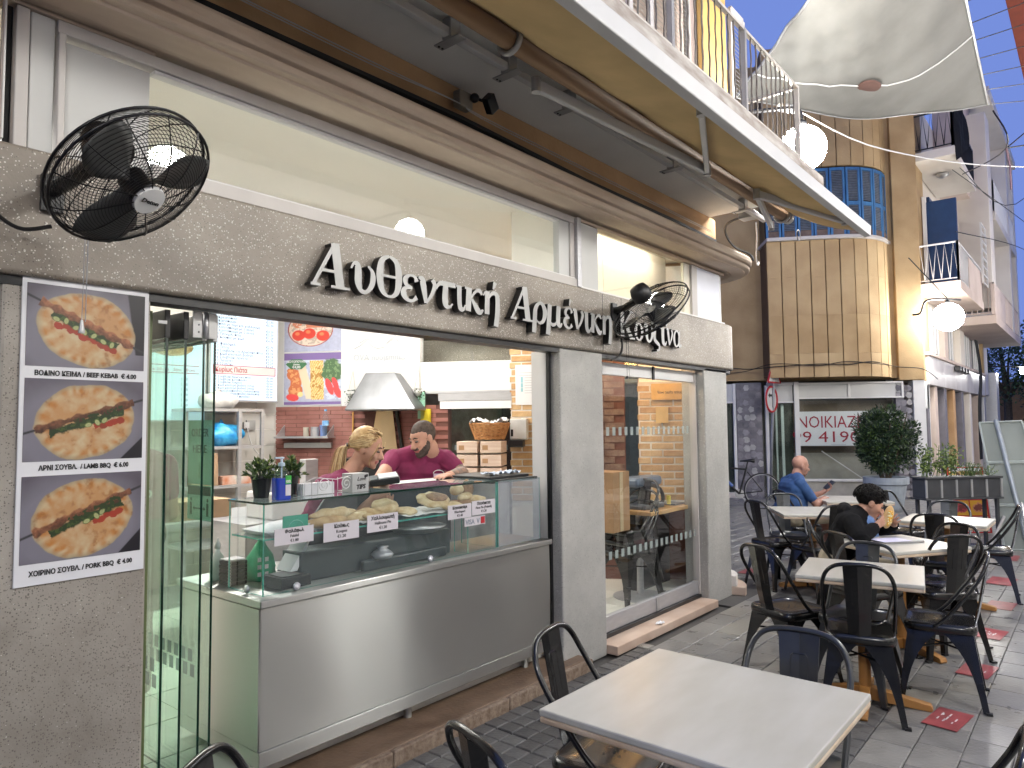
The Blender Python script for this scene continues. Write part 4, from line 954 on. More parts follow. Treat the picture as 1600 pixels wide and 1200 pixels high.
# front sheet as a gently dented grid
q.grid(48, 14, lambda u, v: (1.70 + 2.08 * u, 2.835 + .0016 * math.sin(u * 21 + v * 3) * math.sin(v * 3.1) + .0030 * math.sin(u * 9 + 1 + v * 2) * math.sin(v * 3.14), .235 + .60 * v))
q.build('front_sheet', STEEL, ct, smooth=True)
q = MB(); q.box(1.702, 3.78, 2.846, 3.55, .19, .835); q.build('body', STEEL, ct)
q = MB(); q.box(1.695, 3.79, 2.828, 3.56, .165, .232); q.build('bottom_rail', STEEL, ct, bevel=.003)
q = MB(); q.box(1.692, 3.80, 2.822, 3.60, .838, .872); q.build('counter_top', STEEL, ct, bevel=.005)
q = MB(); q.box(1.694, 1.701, 2.84, 3.55, .235, .834); q.build('end_sheet', STEEL, ct)
for (x, y) in ((1.78, 3.0), (2.62, 2.92), (3.62, 2.92), (1.78, 3.5), (2.62, 3.5), (3.62, 3.5)):
    q = MB(); q.lathe([(.022, .076), (.022, .166)], (x, y, 0), 14); q.build('leg', STEEL, ct, smooth=False)
def cpane(mb, name, mats, parent, edges=True): return mb.build(name, mats, parent)
case = thing('glass_display_case', 'green edged glass display case with shelf of pies on the steel counter', 'display case', (2.5, 3.0, .873))
GM = [GLASS, GEDGEL]
def gbox(x0, x1, y0, y1, z0, z1, thin, mats=None, name='glass_panel'):
    q = MB(); vs = [(x0, y0, z0), (x1, y0, z0), (x1, y1, z0), (x0, y1, z0), (x0, y0, z1), (x1, y0, z1), (x1, y1, z1), (x0, y1, z1)]
    fs = [(0, 3, 2, 1), (4, 5, 6, 7), (0, 1, 5, 4), (2, 3, 7, 6), (1, 2, 6, 5), (3, 0, 4, 7)]   # bottom top front back right left
    big = {'z': (0, 1), 'y': (2, 3), 'x': (4, 5)}[thin]
    q.add(vs, fs); q.mi = [0 if i in big else 1 for i in range(6)]; return q.build(name, mats or GM, case)
gbox(1.738, 3.316, 2.880, 2.888, .876, 1.276, 'y', [GLASSF, GEDGEL])
gbox(1.738, 1.746, 2.8885, 3.18, .876, 1.276, 'x')
gbox(3.308, 3.316, 2.8885, 3.18, .876, 1.276, 'x')
gbox(1.735, 3.32, 2.877, 3.185, 1.2765, 1.286, 'z', [GLASST, GEDGE], 'glass_top')
gbox(1.748, 3.306, 2.890, 3.17, 1.116, 1.124, 'z', [GLASST, GEDGEL], 'glass_shelf')
gbox(3.06, 3.066, 2.8905, 3.0, .876, 1.115, 'x', None, 'glass_support')
gbox(3.40 - .075, 3.745, 2.880, 2.887, .876, 1.276, 'y', [GLASSM, GEDGEL], 'misted_glass_panel')
for (x, y) in ((1.90, 2.872), (2.74, 2.872), (1.731, 3.0)):
    q = MB(); 
    mm = Matrix.Translation((x, y, .895)) @ (Matrix.Rotation(R(90), 4, 'X') if y < 2.9 else Matrix.Rotation(R(-90), 4, 'Y'))
    q.lathe([(.0, -.004), (.016, -.004), (.019, .002), (.017, .010), (.0, .012)], n=16, M4=mm); q.build('clamp_knob', ALU, case, smooth=True)
cards = [(1.787, 1.992, 1.089, 1.164, ('Φαλάφελ', 'Falafel', '€1.80')), (2.048, 2.257, 1.072, 1.160, ('Κούπες', 'Koupes', '€1.20')), (2.309, 2.512, 1.085, 1.172, ('Χαλλουμωτή', 'Halloumi Pie', '€1.20')),
         (2.883, 3.076, 1.088, 1.168, ('Κασαπούρι', 'Khachapuri', '€1.40')), (3.083, 3.288, 1.094, 1.176, ('Πιτσόπιττα', 'Pizza Pie (Peinirli)', '€1.20'))]
for x0, x1, z0, z1, tx in cards:
    nm = tx[1].lower().split(' (')[0]
    cdT = thing('price_card', 'lilac white price card reading %s fixed on the case glass' % tx[1], 'price card', (x0, 2.87, z0), 'price cards on the glass case')
    q = MB(); q.box(x0, x1, 2.8735, 2.8765, z0, z1); q.build('card', LPAPER, cdT)
    h = (z1 - z0)
    for k, s in enumerate(tx): text('print', s, h * (.20 if k == 0 else .17), frame(((x0 + x1) / 2, 2.8730, z1 - h * (.30 + .28 * k)), (1, 0, 0), (0, 0, 1)), INK, cdT, bold=.05 if k == 0 else .01, align='CENTER')
gc = thing('green_card', 'small green round-logo card standing behind the falafel price card', 'card', (1.9, 2.9, 1.12))
q = MB(); q.box(1.842, 1.975, 2.894, 2.897, 1.125, 1.215); q.build('card', GREENP, gc)
q = MB(); q.tube([(1.91 + .042 * math.cos(R(a)), 2.8925, 1.150 + .042 * math.sin(R(a))) for a in range(0, 185, 12)], .0015, 4); q.build('ring_print', M('pale_green_ink', (.25, .6, .5), .5), gc)
st = thing('card_payment_sticker', 'VISA payment sticker inside the case glass under the right price card', 'sticker', (3.1, 2.87, 1.05))
q = MB(); q.box(3.02, 3.20, 2.876, 2.8775, 1.035, 1.085); q.build('sheet', LPAPER, st); text('print', 'VISA  V', .028, frame((3.03, 2.8755, 1.045), (1, 0, 0), (0, 0, 1)), INKG, st, width=.12, bold=.03)
q = MB(); q.box(3.16, 3.195, 2.8745, 2.8755, 1.04, 1.08); q.build('logo', REDI, st)
# food on the shelf
PAST = M('baked_pastry', (.52, .34, .15), .6, col2=(.74, .60, .38), scale=22, bump=.5, bscale=30)
PASTB = M('browned_pastry', (.36, .19, .07), .6, col2=(.60, .42, .21), scale=22, bump=.5, bscale=30)
DPAST = M('dark_filled_pie', (.16, .07, .035), .6, col2=(.38, .21, .10), scale=20, bump=.5)
def lump(nm, lb, c, r, rz=0, tilt=0, mat=PAST, cat='pastry', sq=.12):
    r = (r[0] * 1.12, r[1] * 1.15, r[2] * 1.2); c = (c[0], c[1] - .015, c[2] + .008)
    mm = Matrix.Translation(c) @ Euler((tilt, 0, rz)).to_matrix().to_4x4(); q = MB(); q.sph((0, 0, 0), r, 18, 12)
    q.v = [tuple(mm @ (Vector(v) * (1 + sq * (math.sin(v[0] * 60 + c[0] * 40) * math.cos(v[1] * 50) )))) for v in q.v]
    return tag(q.build(nm, mat, None, smooth=True), lb, cat, 'pastries in the display case')
lump('wrap_pastry', 'long pale rolled pastry lying on top above the Koupes card', (2.16, 2.97, 1.185), (.125, .028, .024), .05, .1)
lump('wrap_pastry', 'browner rolled pastry underneath, left above the Koupes card', (2.10, 2.95, 1.150), (.11, .034, .024), -.1, 0, PASTB)
lump('wrap_pastry', 'short pale roll end poking right above the Halloumi card', (2.32, 3.00, 1.150), (.09, .03, .022), -.2)
lump('flat_bread', 'flat filled bread leaning in the middle of the shelf', (2.42, 3.0, 1.155), (.085, .06, .020), .3, .25, PASTB)
lump('flat_bread', 'ribbed round bread standing tilted in the middle of the shelf', (2.56, 3.05, 1.175), (.085, .05, .035), .2, .5, PAST)
lump('flat_bread', 'pale folded bread right of the ribbed round bread', (2.67, 3.0, 1.145), (.06, .05, .016), 0, .2)
lump('round_pie', 'round pie with dark filling rising above the others', (2.90, 3.02, 1.185), (.105, .07, .022), 0, .45, PAST)
lump('pie_filling', 'dark meat filling on top of the round pie', (2.905, 3.005, 1.203), (.07, .042, .010), 0, .45, DPAST, 'filling')
lump('flat_bread', 'pale triangular pastry in front of the round pie', (3.0, 2.96, 1.145), (.08, .045, .018), .1, .2)
lump('oval_pie', 'highest oval bun at the right of the shelf', (3.10, 3.03, 1.228), (.07, .035, .026), .5, 0)
lump('oval_pie', 'second oval bun below the highest one', (3.13, 2.99, 1.185), (.07, .035, .022), .4)
lump('oval_pie', 'pale oval bun at the right end of the shelf', (3.20, 2.96, 1.165), (.07, .035, .022), .1)
lump('dark_bread', 'dark round bread leaning at the right end of the case', (3.21, 3.05, 1.215), (.055, .022, .055), .1, .1, DPAST)
lump('dark_bread', 'brown pie edge between the pale buns', (3.06, 2.98, 1.158), (.07, .03, .014), -.4, 0, DPAST)
for x0, x1, lb in ((2.22, 2.48, 'left crumpled white paper under the breads'), (2.60, 3.02, 'right crumpled white paper under the round pie')):
    q = MB(); q.grid(14, 6, lambda u, v: (x0 + (x1 - x0) * u, 2.91 + .22 * v, 1.128 + .012 * random.random() + .012 * v)); tag(q.build('baking_paper', PAPER, None, solid=.001), lb, 'paper')
q = MB(); q.prism([(1.80, 1.126), (1.98, 1.126), (2.05, 1.165), (2.03, 1.168), (1.78, 1.145)], 2.92, 3.15, M4=Matrix(((1, 0, 0, 0), (0, 0, 1, 0), (0, 1, 0, 0), (0, 0, 0, 1)))); tag(q.build('steel_tray', ALU, None, bevel=.002), 'shallow metal tray at the left end of the glass shelf', 'tray')
# bottom of case: dark equipment and a tray, seen through misted glass
q = MB(); q.box(2.0, 3.02, 2.99, 3.15, .874, 1.02); q.box(2.35, 2.95, 2.95, 2.988, .874, .93); tag(q.build('dark_warming_unit', M('dusky_enamel', (.035, .045, .05), .4), None, bevel=.01), 'dark warming unit inside the misted display case', 'appliance')
q = MB(); q.lathe([(.12, 0), (.17, .03), (.175, .032)], (2.80, 3.05, 1.022), 24); tag(q.build('wide_dish', ALU, None, smooth=True), 'wide metal dish on the dark warming unit in the case', 'dish')
q = MB(); q.lathe([(.05, 0), (.06, .02), (.045, .035), (.02, .05), (.035, .06)], (2.47, 2.95, .931), 16); tag(q.build('steel_bowl', ALU, None, smooth=True), 'small bright metal bowl in the middle of the misted case', 'bowl')
# things left of the case on the counter
bt = thing('squeeze_bottle', 'white squeeze bottle standing left of the green bag', 'bottle', (1.80, 3.40, .873))
q = MB(); q.lathe([(.034, 0), (.036, .01), (.036, .09), (.030, .115), (.013, .135), (.013, .15)], (1.80, 3.40, .8735), 18); q.build('bottle_body', M('milky_plastic', (.62, .62, .60), .35), bt, smooth=True)
q = MB(); q.lathe([(.014, .151), (.014, .175), (.006, .19), (.004, .205)], (1.80, 3.40, .8735), 12); q.build('cap', WHITE, bt, smooth=True)
sb = thing('notebook_stack', 'black spiral bound order pads stacked beside the green bag', 'notebook', (1.79, 3.25, .873))
for k in range(6):
    q = MB(); q.box(1.755 + .002 * (k % 2), 1.845, 3.20, 3.30, .874 + k * .019, .874 + k * .019 + .016); q.build('pad', BLACKP, sb)
q = MB(); q.box(1.76, 1.84, 3.205, 3.295, .989, .995); q.build('top_sheet', LPAPER, sb)
q = MB()
for k in range(8): q.tube([(1.755 + .008 * math.cos(R(a)), 3.20, .885 + k * .014 + .008 * math.sin(R(a))) for a in range(0, 360, 45)], .0015, 4, closed=True)
q.build('spiral', GREYM, sb)
gb = thing('green_bag', 'green printed plastic bag slumped at the left end of the counter', 'bag', (1.93, 3.22, .873))
q = MB(); q.lathe([(.05, 0), (.072, .02), (.070, .07), (.060, .12), (.035, .165), (.014, .19), (.026, .215), (.03, .225)], (1.925, 3.22, .8735), 20)
q.v = [(v[0] + .007 * math.sin(v[2] * 60 + v[1] * 90), v[1] + .006 * math.sin(v[0] * 130 + v[2] * 40), v[2]) for v in q.v]
q.build('bag_body', M('green_plastic', (.01, .27, .12), .35, col2=(.03, .42, .22), scale=12, bump=.5, bscale=20), gb, smooth=True)
for k in range(6):
    q = MB(); x = 1.872 + (k % 2) * .035; z = .905 + (k // 2) * .035; yy = 3.155 + (k % 2) * -.006
    q.box(x, x + .018, yy - .004, yy - .002, z, z + .02); q.build('white_print', WHITEP, gb)
q = MB(); q.box(1.86, 2.02, 2.93, 3.10, .875, .925); q.box(1.87, 1.98, 2.94, 3.06, .926, .932); tag(q.build('card_printer', BLACKP, None, bevel=.004), 'low black receipt machine in the left corner of the case', 'printer')
q = MB(); q.prism([(1.95, .935), (1.99, .935), (2.06, 1.07), (2.05, 1.075)], 3.0, 3.12, M4=Matrix(((1, 0, 0, 0), (0, 0, 1, 0), (0, 1, 0, 0), (0, 0, 0, 1)))); tag(q.build('paper_sheet', PAPER, None), 'white sheet leaning inside the left end of the case', 'paper')
# things on the case's glass top
def leafmesh(mb, p, d, L, w, mi=0):
    d = Vector(d).normalized(); s = d.cross(Vector((random.uniform(-1, 1), random.uniform(-1, 1), random.uniform(.2, 1)))).normalized(); n = d.cross(s); p = Vector(p)
    b = len(mb.v); mb.v += [tuple(p), tuple(p + d * L * .45 + s * w / 2 + n * w * .15), tuple(p + d * L), tuple(p + d * L * .45 - s * w / 2 + n * w * .15), tuple(p + d * L * .5 - n * w * .05)]
    mb.f += [(b, b + 1, b + 4), (b + 1, b + 2, b + 4), (b + 2, b + 3, b + 4), (b + 3, b, b + 4)]; mb.mi += [mi] * 4
LEAF = [M('leaf_green', (.045, .085, .022), .45, col2=(.09, .15, .04), scale=9), M('leaf_light', (.16, .22, .05), .45, col2=(.24, .30, .09), scale=9), M('leaf_dark', (.015, .035, .015), .45, col2=(.03, .06, .025), scale=9)]
def potplant(lb, c):
    t = thing('potted_plant', lb, 'plant', c, 'small plants on the glass case')
    q = MB(); q.lathe([(.034, 0), (.047, .092), (.050, .094), (.050, .105), (.044, .105), (.040, .092), (.0, .090)], c, 20); q.build('pot', BLACKP, t, smooth=False)
    lv = MB(); stp = MB()
    for k in range(46):
        a = random.uniform(0, 6.28); e = random.uniform(.15, 1.45); L = random.uniform(.07, .125); d = Vector((math.cos(a) * math.cos(e), math.sin(a) * math.cos(e), math.sin(e) * .85))
        p0 = Vector((c[0], c[1], c[2] + .09)); p1 = p0 + d * L; stp.tube([p0 + Vector((d.x * .01, d.y * .01, 0)), p1], .0012, 3)
        for j in range(7):
            dd = (d + Vector((random.uniform(-1, 1), random.uniform(-1, 1), random.uniform(-.5, .8)))).normalized()
            leafmesh(lv, p0 + d * L * random.uniform(.45, 1.0), dd, random.uniform(.022, .036), .013, random.choice((0, 0, 0, 1, 2)))
    stp.build('stem', LEAF[2], t); tag(lv.build('leaf', LEAF, t), kind='stuff')
    return t
potplant('small bushy plant in black pot, left of the blue gel bottle', (1.855, 3.10, 1.2865))
potplant('small bushy plant in black pot, half hidden by the blue gel bottle', (2.00, 3.09, 1.2865))
gl = thing('hand_gel_bottle', 'pump bottle of blue hand gel standing on the glass case', 'bottle', (1.865, 2.945, 1.287))
q = MB(); P = rsq(.080, .055, .016); n = len(P); V = []
for s, z in ((.95, 0), (1, .004), (1, .098), (.98, .101)): V += [(1.865 + p[0] * s, 2.945 + p[1] * s, 1.2865 + z) for p in P]
q.add(V, [(i * n + j, i * n + (j + 1) % n, (i + 1) * n + (j + 1) % n, (i + 1) * n + j) for i in range(3) for j in range(n)] + [tuple(range(n)), tuple(3 * n + j for j in range(n))])
q.build('blue_gel', M('blue_gel', (.01, .04, .38), .12, var=.1, spec=.8), gl, smooth=False)
q = MB(); q.lathe([(.0385, .102), (.037, .115), (.022, .140), (.013, .148), (.013, .155)], (1.865, 2.945, 1.2865), 18); q.build('clear_shoulder', GLASSF, gl, smooth=True)
q = MB(); q.lathe([(.015, .155), (.015, .170), (.006, .172), (.005, .188), (.012, .190), (.012, .196), (.0, .198)], (1.865, 2.945, 1.2865), 14); q.box(1.83, 1.866, 2.938, 2.952, 1.4765, 1.4835); q.tube([(1.865, 2.945, 1.30), (1.865, 2.945, 1.44)], .004, 6); q.build('pump', M('pale_blue_plastic', (.45, .55, .66), .35), gl)
q = MB(); q.box(1.868, 1.898, 2.9150, 2.9170, 1.360, 1.398); q.build('green_label', M('green_label', (.05, .45, .06), .4), gl); text('label_print', 'GEL', .011, frame((1.883, 2.9145, 1.366), (1, 0, 0), (0, 0, 1)), WHITEP, gl, bold=.05, align='CENTER')
q = MB(); q.box(1.868, 1.896, 2.9150, 2.9165, 1.306, 1.356); q.build('white_label', LPAPER, gl)
wc = thing('wire_scroll_holder', 'white wire holder with spiral scrolls on the glass case', 'wire holder', (2.15, 3.0, 1.287))
q = MB()
for cx in (2.11, 2.245):
    q.tube([(cx + .036 * (1 - k / 44) * math.cos(k * .33), 2.96, 1.335 + .036 * (1 - k / 44) * math.sin(k * .33)) for k in range(38)], .0022, 5)
q.tube([(2.0, 2.96, 1.29), (2.0, 2.96, 1.355), (2.06, 2.96, 1.375), (2.18, 2.96, 1.36), (2.28, 2.96, 1.375), (2.28, 2.96, 1.29)], .0022, 5)
for x in (2.04, 2.075, 2.16): q.tube([(x, 2.96, 1.289), (x, 2.96, 1.362)], .002, 5)
for x in (2.0, 2.28): q.tube([(x, 2.96, 1.29), (x, 3.08, 1.29), (x, 3.08, 1.36)], .0022, 5)
q.build('scroll_wire', WHITEP, wc)
for k in range(3):
    q = MB(); q.box(2.02, 2.20, 3.0 + k * .02, 3.014 + k * .02, 1.288, 1.345); q.build('napkin_pack', PAPER, wc)
tp = thing('tips_box', 'grey TIPS box with heart print on the glass case', 'box', (2.33, 2.97, 1.287))
q = MB(); q.box(2.27, 2.375, 2.945, 3.03, 1.287, 1.382); q.build('box_body', M('silver_card', (.42, .42, .41), .5), tp, bevel=.002)
text('lettering', 'Love', .020, frame((2.30, 2.944, 1.345), (1, 0, 0), (0, 0, 1)), INK, tp, shear=.3); text('lettering', 'TIPS', .022, frame((2.295, 2.944, 1.302), (1, 0, .05), (0, 0, 1)), INK, tp, bold=.06, shear=.2)
q = MB(); q.sph((2.353, 2.944, 1.366), (.008, .0006, .008), 8, 6); q.sph((2.363, 2.944, 1.369), (.007, .0006, .008), 8, 6); q.build('heart', INK, tp)
pos = thing('card_terminal', 'black card payment terminal with white receipt held above the case', 'card terminal', (2.62, 3.12, 1.3))
mm = Matrix.Translation((2.605, 3.10, 1.325)) @ Euler((R(18), R(-6), R(-32))).to_matrix().to_4x4()
q = MB(); q.box(-.085, .085, -.04, .04, -.02, .018, M4=mm); q.build('terminal_body', BLACKP, pos, bevel=.008)
q = MB(); q.box(-.03, .075, -.032, .032, .0185, .026, M4=mm); q.build('receipt', PAPER, pos, bevel=.001); q = MB(); q.box(-.075, -.035, -.03, .03, .0185, .021, M4=mm); q.build('screen', M('dim_screen', (.10, .13, .15), .2), pos)
lay = MB(); lay.box(3.33, 3.72, 2.95, 3.35, 1.285, 1.300); lay.box(3.30, 3.75, 2.90, 3.40, 1.262, 1.284)
tr = tag(lay.build('black_tray', BLACKP, None, bevel=.004), 'black tray with crumpled wrappers at the right end of the counter', 'tray')
q = MB(); q.grid(10, 6, lambda u, v: (3.40 + .14 * u, 3.0 + .1 * v, 1.303 + .022 * random.random())); q.grid(10, 6, lambda u, v: (3.58 + .12 * u, 3.0 + .1 * v, 1.303 + .025 * random.random())); tag(q.build('crumpled_wrappers', M('pale_blue_wrap', (.50, .58, .70), .4), None, solid=.0008), 'crumpled pale blue wrappers lying on the black tray', 'wrapper')
# inner worktop behind the case that the cook leans on
q = MB(); q.box(2.95, 3.95, 3.24, 3.60, 1.235, 1.262); tag(q.build('worktop', PAPER, None, bevel=.004), 'white worktop behind the case where the cook rests his arm', 'worktop')
q = MB(); q.box(3.0, 3.9, 3.28, 3.56, .11, 1.234); tag(q.build('base_cabinet', ALU, None), 'metal base cabinet below the white worktop', 'cabinet')

# ================================================================== folded glass door leaves and their hardware
fd = thing('folding_glass_door', 'stack of folded green edged glass door leaves at the left of the opening', 'glass door', (1.35, 2.9, 0))
for i, x in enumerate((1.296, 1.372, 1.449, 1.497)):
    q = MB(); x0, x1, y0, y1, z0, z1 = x, x + .010, 2.885, 3.52, .115, 1.985 - .0
    vs = [(x0, y0, z0), (x1, y0, z0), (x1, y1, z0), (x0, y1, z0), (x0, y0, z1), (x1, y0, z1), (x1, y1, z1), (x0, y1, z1)]
    q.add(vs, [(0, 3, 2, 1), (4, 5, 6, 7), (0, 1, 5, 4), (2, 3, 7, 6), (1, 2, 6, 5), (3, 0, 4, 7)]); q.mi = [1, 1, 1, 1, 0, 0]
    o = q.build('door_leaf', [GLASSG, GEDGE], fd)
    q = MB()
    for k in range(9): q.box(x - .0012, x - .0004, 2.93 + k * .062, 2.93 + k * .062 + .036, .66, .71); q.box(x - .0012, x - .0004, 2.91 + k * .062, 2.91 + k * .062 + .036, .60, .65)
    if i in (0, 2): q.build('frosted_square', FROST, o)
for x in (1.296, 1.372, 1.449, 1.497):
    q = MB(); q.box(x - .006, x + .016, 2.88, 3.52, 1.986, 2.10); q.build('top_clamp', GREYM if x > 1.4 else BLACKM, fd, bevel=.003)
q = MB(); q.box(1.40, 1.44, 2.872, 2.879, 1.995, 2.105); q.box(1.468, 1.50, 2.872, 2.879, 1.995, 2.105); q.build('hinge_plate', GREYM, fd, bevel=.002)
q = MB(); q.lathe([(.011, 1.995), (.011, 2.105)], (1.455, 2.872, 0), 10); q.build('hinge_barrel', ALU, fd, smooth=True)
for z in (2.02, 2.05):
    q = MB(); q.lathe([(.0035, 0), (.0035, .002)], n=8, M4=Matrix.Translation((1.425, 2.872, z)) @ Matrix.Rotation(R(90), 4, 'X')); q.build('screw', BLACKM, fd)
q = MB(); q.box(1.262, 1.296, 2.874, 2.879, 2.04, 2.053); q.build('catch_plate', WHITEP, fd)
q = MB(); q.box(1.205, 1.25, 2.90, 3.0, .11, 2.09); q.build('green_post', M('olive_frame', (.12, .16, .06), .5), fd)
oh = thing('order_here_notice', 'narrow ORDER HERE notice taped on a glass door leaf', 'notice', (1.5, 3.1, 1.4))
def PX(y, z, x): return frame((x, y, z), (0, 1, 0), (0, 0, 1))
NOT = glassmat('pale_green_film', (.50, .70, .62), .5, haze=.55, hazecol=(.42, .62, .56))
q = MB(); q.box(1.512, 1.514, 2.915, 3.125, 1.378, 1.655); q.build('sheet', NOT, oh)
q = MB(); q.box(1.512, 1.514, 2.915, 3.125, 1.225, 1.374); q.build('lower_sheet', NOT, oh)
q = MB(); q.box(1.5105, 1.5115, 2.92, 3.12, 1.332, 1.370); q.build('black_header', INK, oh)
for s_, z in (('ORDER', 1.585), ('HERE', 1.515)):
    text('print', s_, .034, frame((1.5105, 3.02, z), (0, -1, 0), (0, 0, 1)), INK, oh, width=.15 if z > 1.55 else .12, bold=.01, align='CENTER')
q = MB()
for y in (2.945, 3.09): q.box(1.5105, 1.5112, y - .009, y + .009, 1.245, 1.30); q.sph((1.511, y, 1.312), (.0006, .008, .008), 8, 6)
q.box(1.5105, 1.5112, 2.975, 3.06, 1.272, 1.278); q.add([(1.511, 2.962, 1.275), (1.511, 2.978, 1.285), (1.511, 2.978, 1.265)], [(0, 1, 2)]); q.add([(1.511, 3.073, 1.275), (1.511, 3.057, 1.285), (1.511, 3.057, 1.265)], [(0, 2, 1)])
q.add([(1.511, 3.02, 1.40), (1.511, 3.012, 1.415), (1.511, 3.028, 1.415)], [(0, 1, 2)]); q.box(1.5105, 1.5112, 3.018, 3.022, 1.41, 1.47); q.build('pictogram', INK, oh)
# ================================================================== things inside the shop
LP = emitmat('ceiling_panel_light', (1.0, .965, .90), PANEL_L)
for (x, y, lb) in ((2.4, 5.3, 'middle'), (1.2, 5.9, 'left'), (3.8, 5.4, 'right'), (.6, 4.6, 'street side left'), (3.2, 4.75, 'above the cook'), (5.05, 4.75, 'dining side')):
    t = thing('ceiling_light', 'square white ceiling light panel, %s one in the shop' % lb, 'ceiling light', (x, y, 3.2), 'ceiling lights in the shop')
    q = MB(); q.box(x - .31, x + .31, y - .31, y + .31, 3.215, 3.249); q.build('light_frame', WHITE, t); q = MB(); q.box(x - .28, x + .28, y - .28, y + .28, 3.205, 3.214); q.build('diffuser', LP, t)
t = thing('warm_pendant', 'warm lit pendant lamp over the dining table', 'lamp', (5.55, 3.6, 2.2))
q = MB(); q.sph((5.75, 3.35, 2.28), .07); q.build('glass_globe', emitmat('warm_bulb', (1, .55, .2), 45), t, smooth=True); q = MB(); q.tube([(5.75, 3.35, 2.34), (5.75, 3.35, 3.25)], .004, 5); q.build('flex', CABLE, t)
# menu screens
def menu(lb, x0, x1, z0, z1, y=6.80):
    t = thing('menu_screen', lb, 'menu screen', ((x0 + x1) / 2, y, z0))
    q = MB(); q.box(x0 - .02, x1 + .02, y + .002, y + .05, z0 - .02, z1 + .02); q.build('bezel', GREYM, t)
    q = MB(); q.box(x0, x1, y - .006, y, z0, z1); q.build('display', M('lit_menu_' + lb[:4].strip().lower(), (.5, .62, .72), .3, var=0, emit=(.56, .72, .88), es=.5), t); return t
mt = menu('lit pale blue menu screen with red Kyrios Piata heading, right one', 3.50, 4.235, 1.905, 2.95)
MI = M('menu_ink', (.06, .09, .16), .6, var=0); MF = lambda x, z: frame((x, 6.792, z), (1, 0, 0), (0, 0, 1))
l1 = ['2 Χαλλουμωτή', '3 Σπανακόπιτα', '4 Φετόπιτα', '5 Πιτσόπιττα', '6 Κρεατόπιτα', '7 Κασαπούρι', '  (πίτα με τυρί και χαλλούμι)', '8 Χατσαπούρι με 1 αυγό', '9 Χατσαπούρι με 2 αυγά', '10 Πεινιρλί πίτα', '11 Κούπες με κιμά', '', '12 Φαλάφελ', '13 Πίτσα', '14 Σουβλάκι σε Αρμένικη πίτα', '15 Κιμά καυτερό βοδινό', '16 Σουβλάκι αρνίσιο', '17 Πατάτες', '18 Τζατζίκι']
z = 2.86
for k, s in enumerate(l1):
    if s: text('menu_line', s, .026, MF(3.54, z), MI, mt, res=1); 
    if s and k != 6: text('menu_price', '€%.2f' % (1.2 + (k * 7 % 9) * .5), .026, MF(4.10, z), MI, mt, res=1)
    z -= .0335
q = MB(); zz = 2.185
for (a, b) in (((3.52, zz - .02), (4.215, zz - .014)), ((3.52, zz + .066), (4.215, zz + .072)), ((3.52, zz - .014), (3.526, zz + .066)), ((4.209, zz - .014), (4.215, zz + .066))): q.box(a[0], b[0], 6.790, 6.793, a[1], b[1])
q.build('heading_frame', REDI, mt); q = MB(); q.box(3.527, 4.208, 6.7935, 6.7938, zz - .013, zz + .065); q.build('heading_ground', WHITEP, mt)
text('menu_heading', 'Κυρίως Πιάτα', .046, MF(3.545, zz + .005), REDI, mt, bold=.01, width=.34)
z = 2.13
for k, s in enumerate(['19 Σουβλάκι Αρμένικη πίτα', '20 Σουβλάκι Κοτόπουλο', '21 Σουβλάκι Χοιρινό', '22 Κιμά καυτερό βοδινό 150γρ', '23 Κιμά καυτερό βοδινό 200γρ', '24 Μπριζόλα(πατάτες,σαλάτα,πίτα)', '25 Κοτόπουλο σχάρας(πατάτες,σαλάτα,πίτα)', '26 Cheeseburger με πατάτες']):
    text('menu_line', s, .022, MF(3.53, z), MI, mt, res=1, width=.50 if len(s) > 28 else None); text('menu_price', '€%.2f' % (5 + k % 3), .022, MF(4.11, z), MI, mt, res=1); z -= .0285
mt2 = menu('lit menu screen with a bread picture behind the folded glass, left one', 2.55, 3.44, 1.70, 2.55)
for k, s in enumerate(['Λαχματζούν', 'Πιτσόπιττα', 'Χαλλουμωτή', 'Σπανακόπιτα', 'Φαλάφελ', 'Κούπες']): text('menu_line', s, .03, MF(2.66, 2.08 - k * .05), MI, mt2, res=1); text('menu_price', '1.20', .03, MF(3.2, 2.08 - k * .05), MI, mt2, res=1)
q = MB(); q.box(2.62, 3.38, 6.790, 6.793, 2.15, 2.156); q.box(2.62, 3.38, 6.790, 6.793, 2.222, 2.228); q.build('heading_frame', REDI, mt2); text('menu_heading', 'Πιτάκια   Size 20cm   Size 30cm', .032, MF(2.65, 2.17), REDI, mt2, res=1, width=.68)
q = MB(); q.sph((3.1, 6.791, 2.40), (.22, .003, .09), 20, 8); q.build('bread_print', PASTB, mt2)
ys = thing('yellow_wall_sign', 'pale yellow board with rounded rows left of the menu screens', 'sign', (2.4, 6.9, 1.7))
q = MB(); q.box(2.25, 2.50, 6.93, 6.95, 1.60, 2.2); q.build('board', M('pale_yellow', (.62, .55, .22), .5), ys)
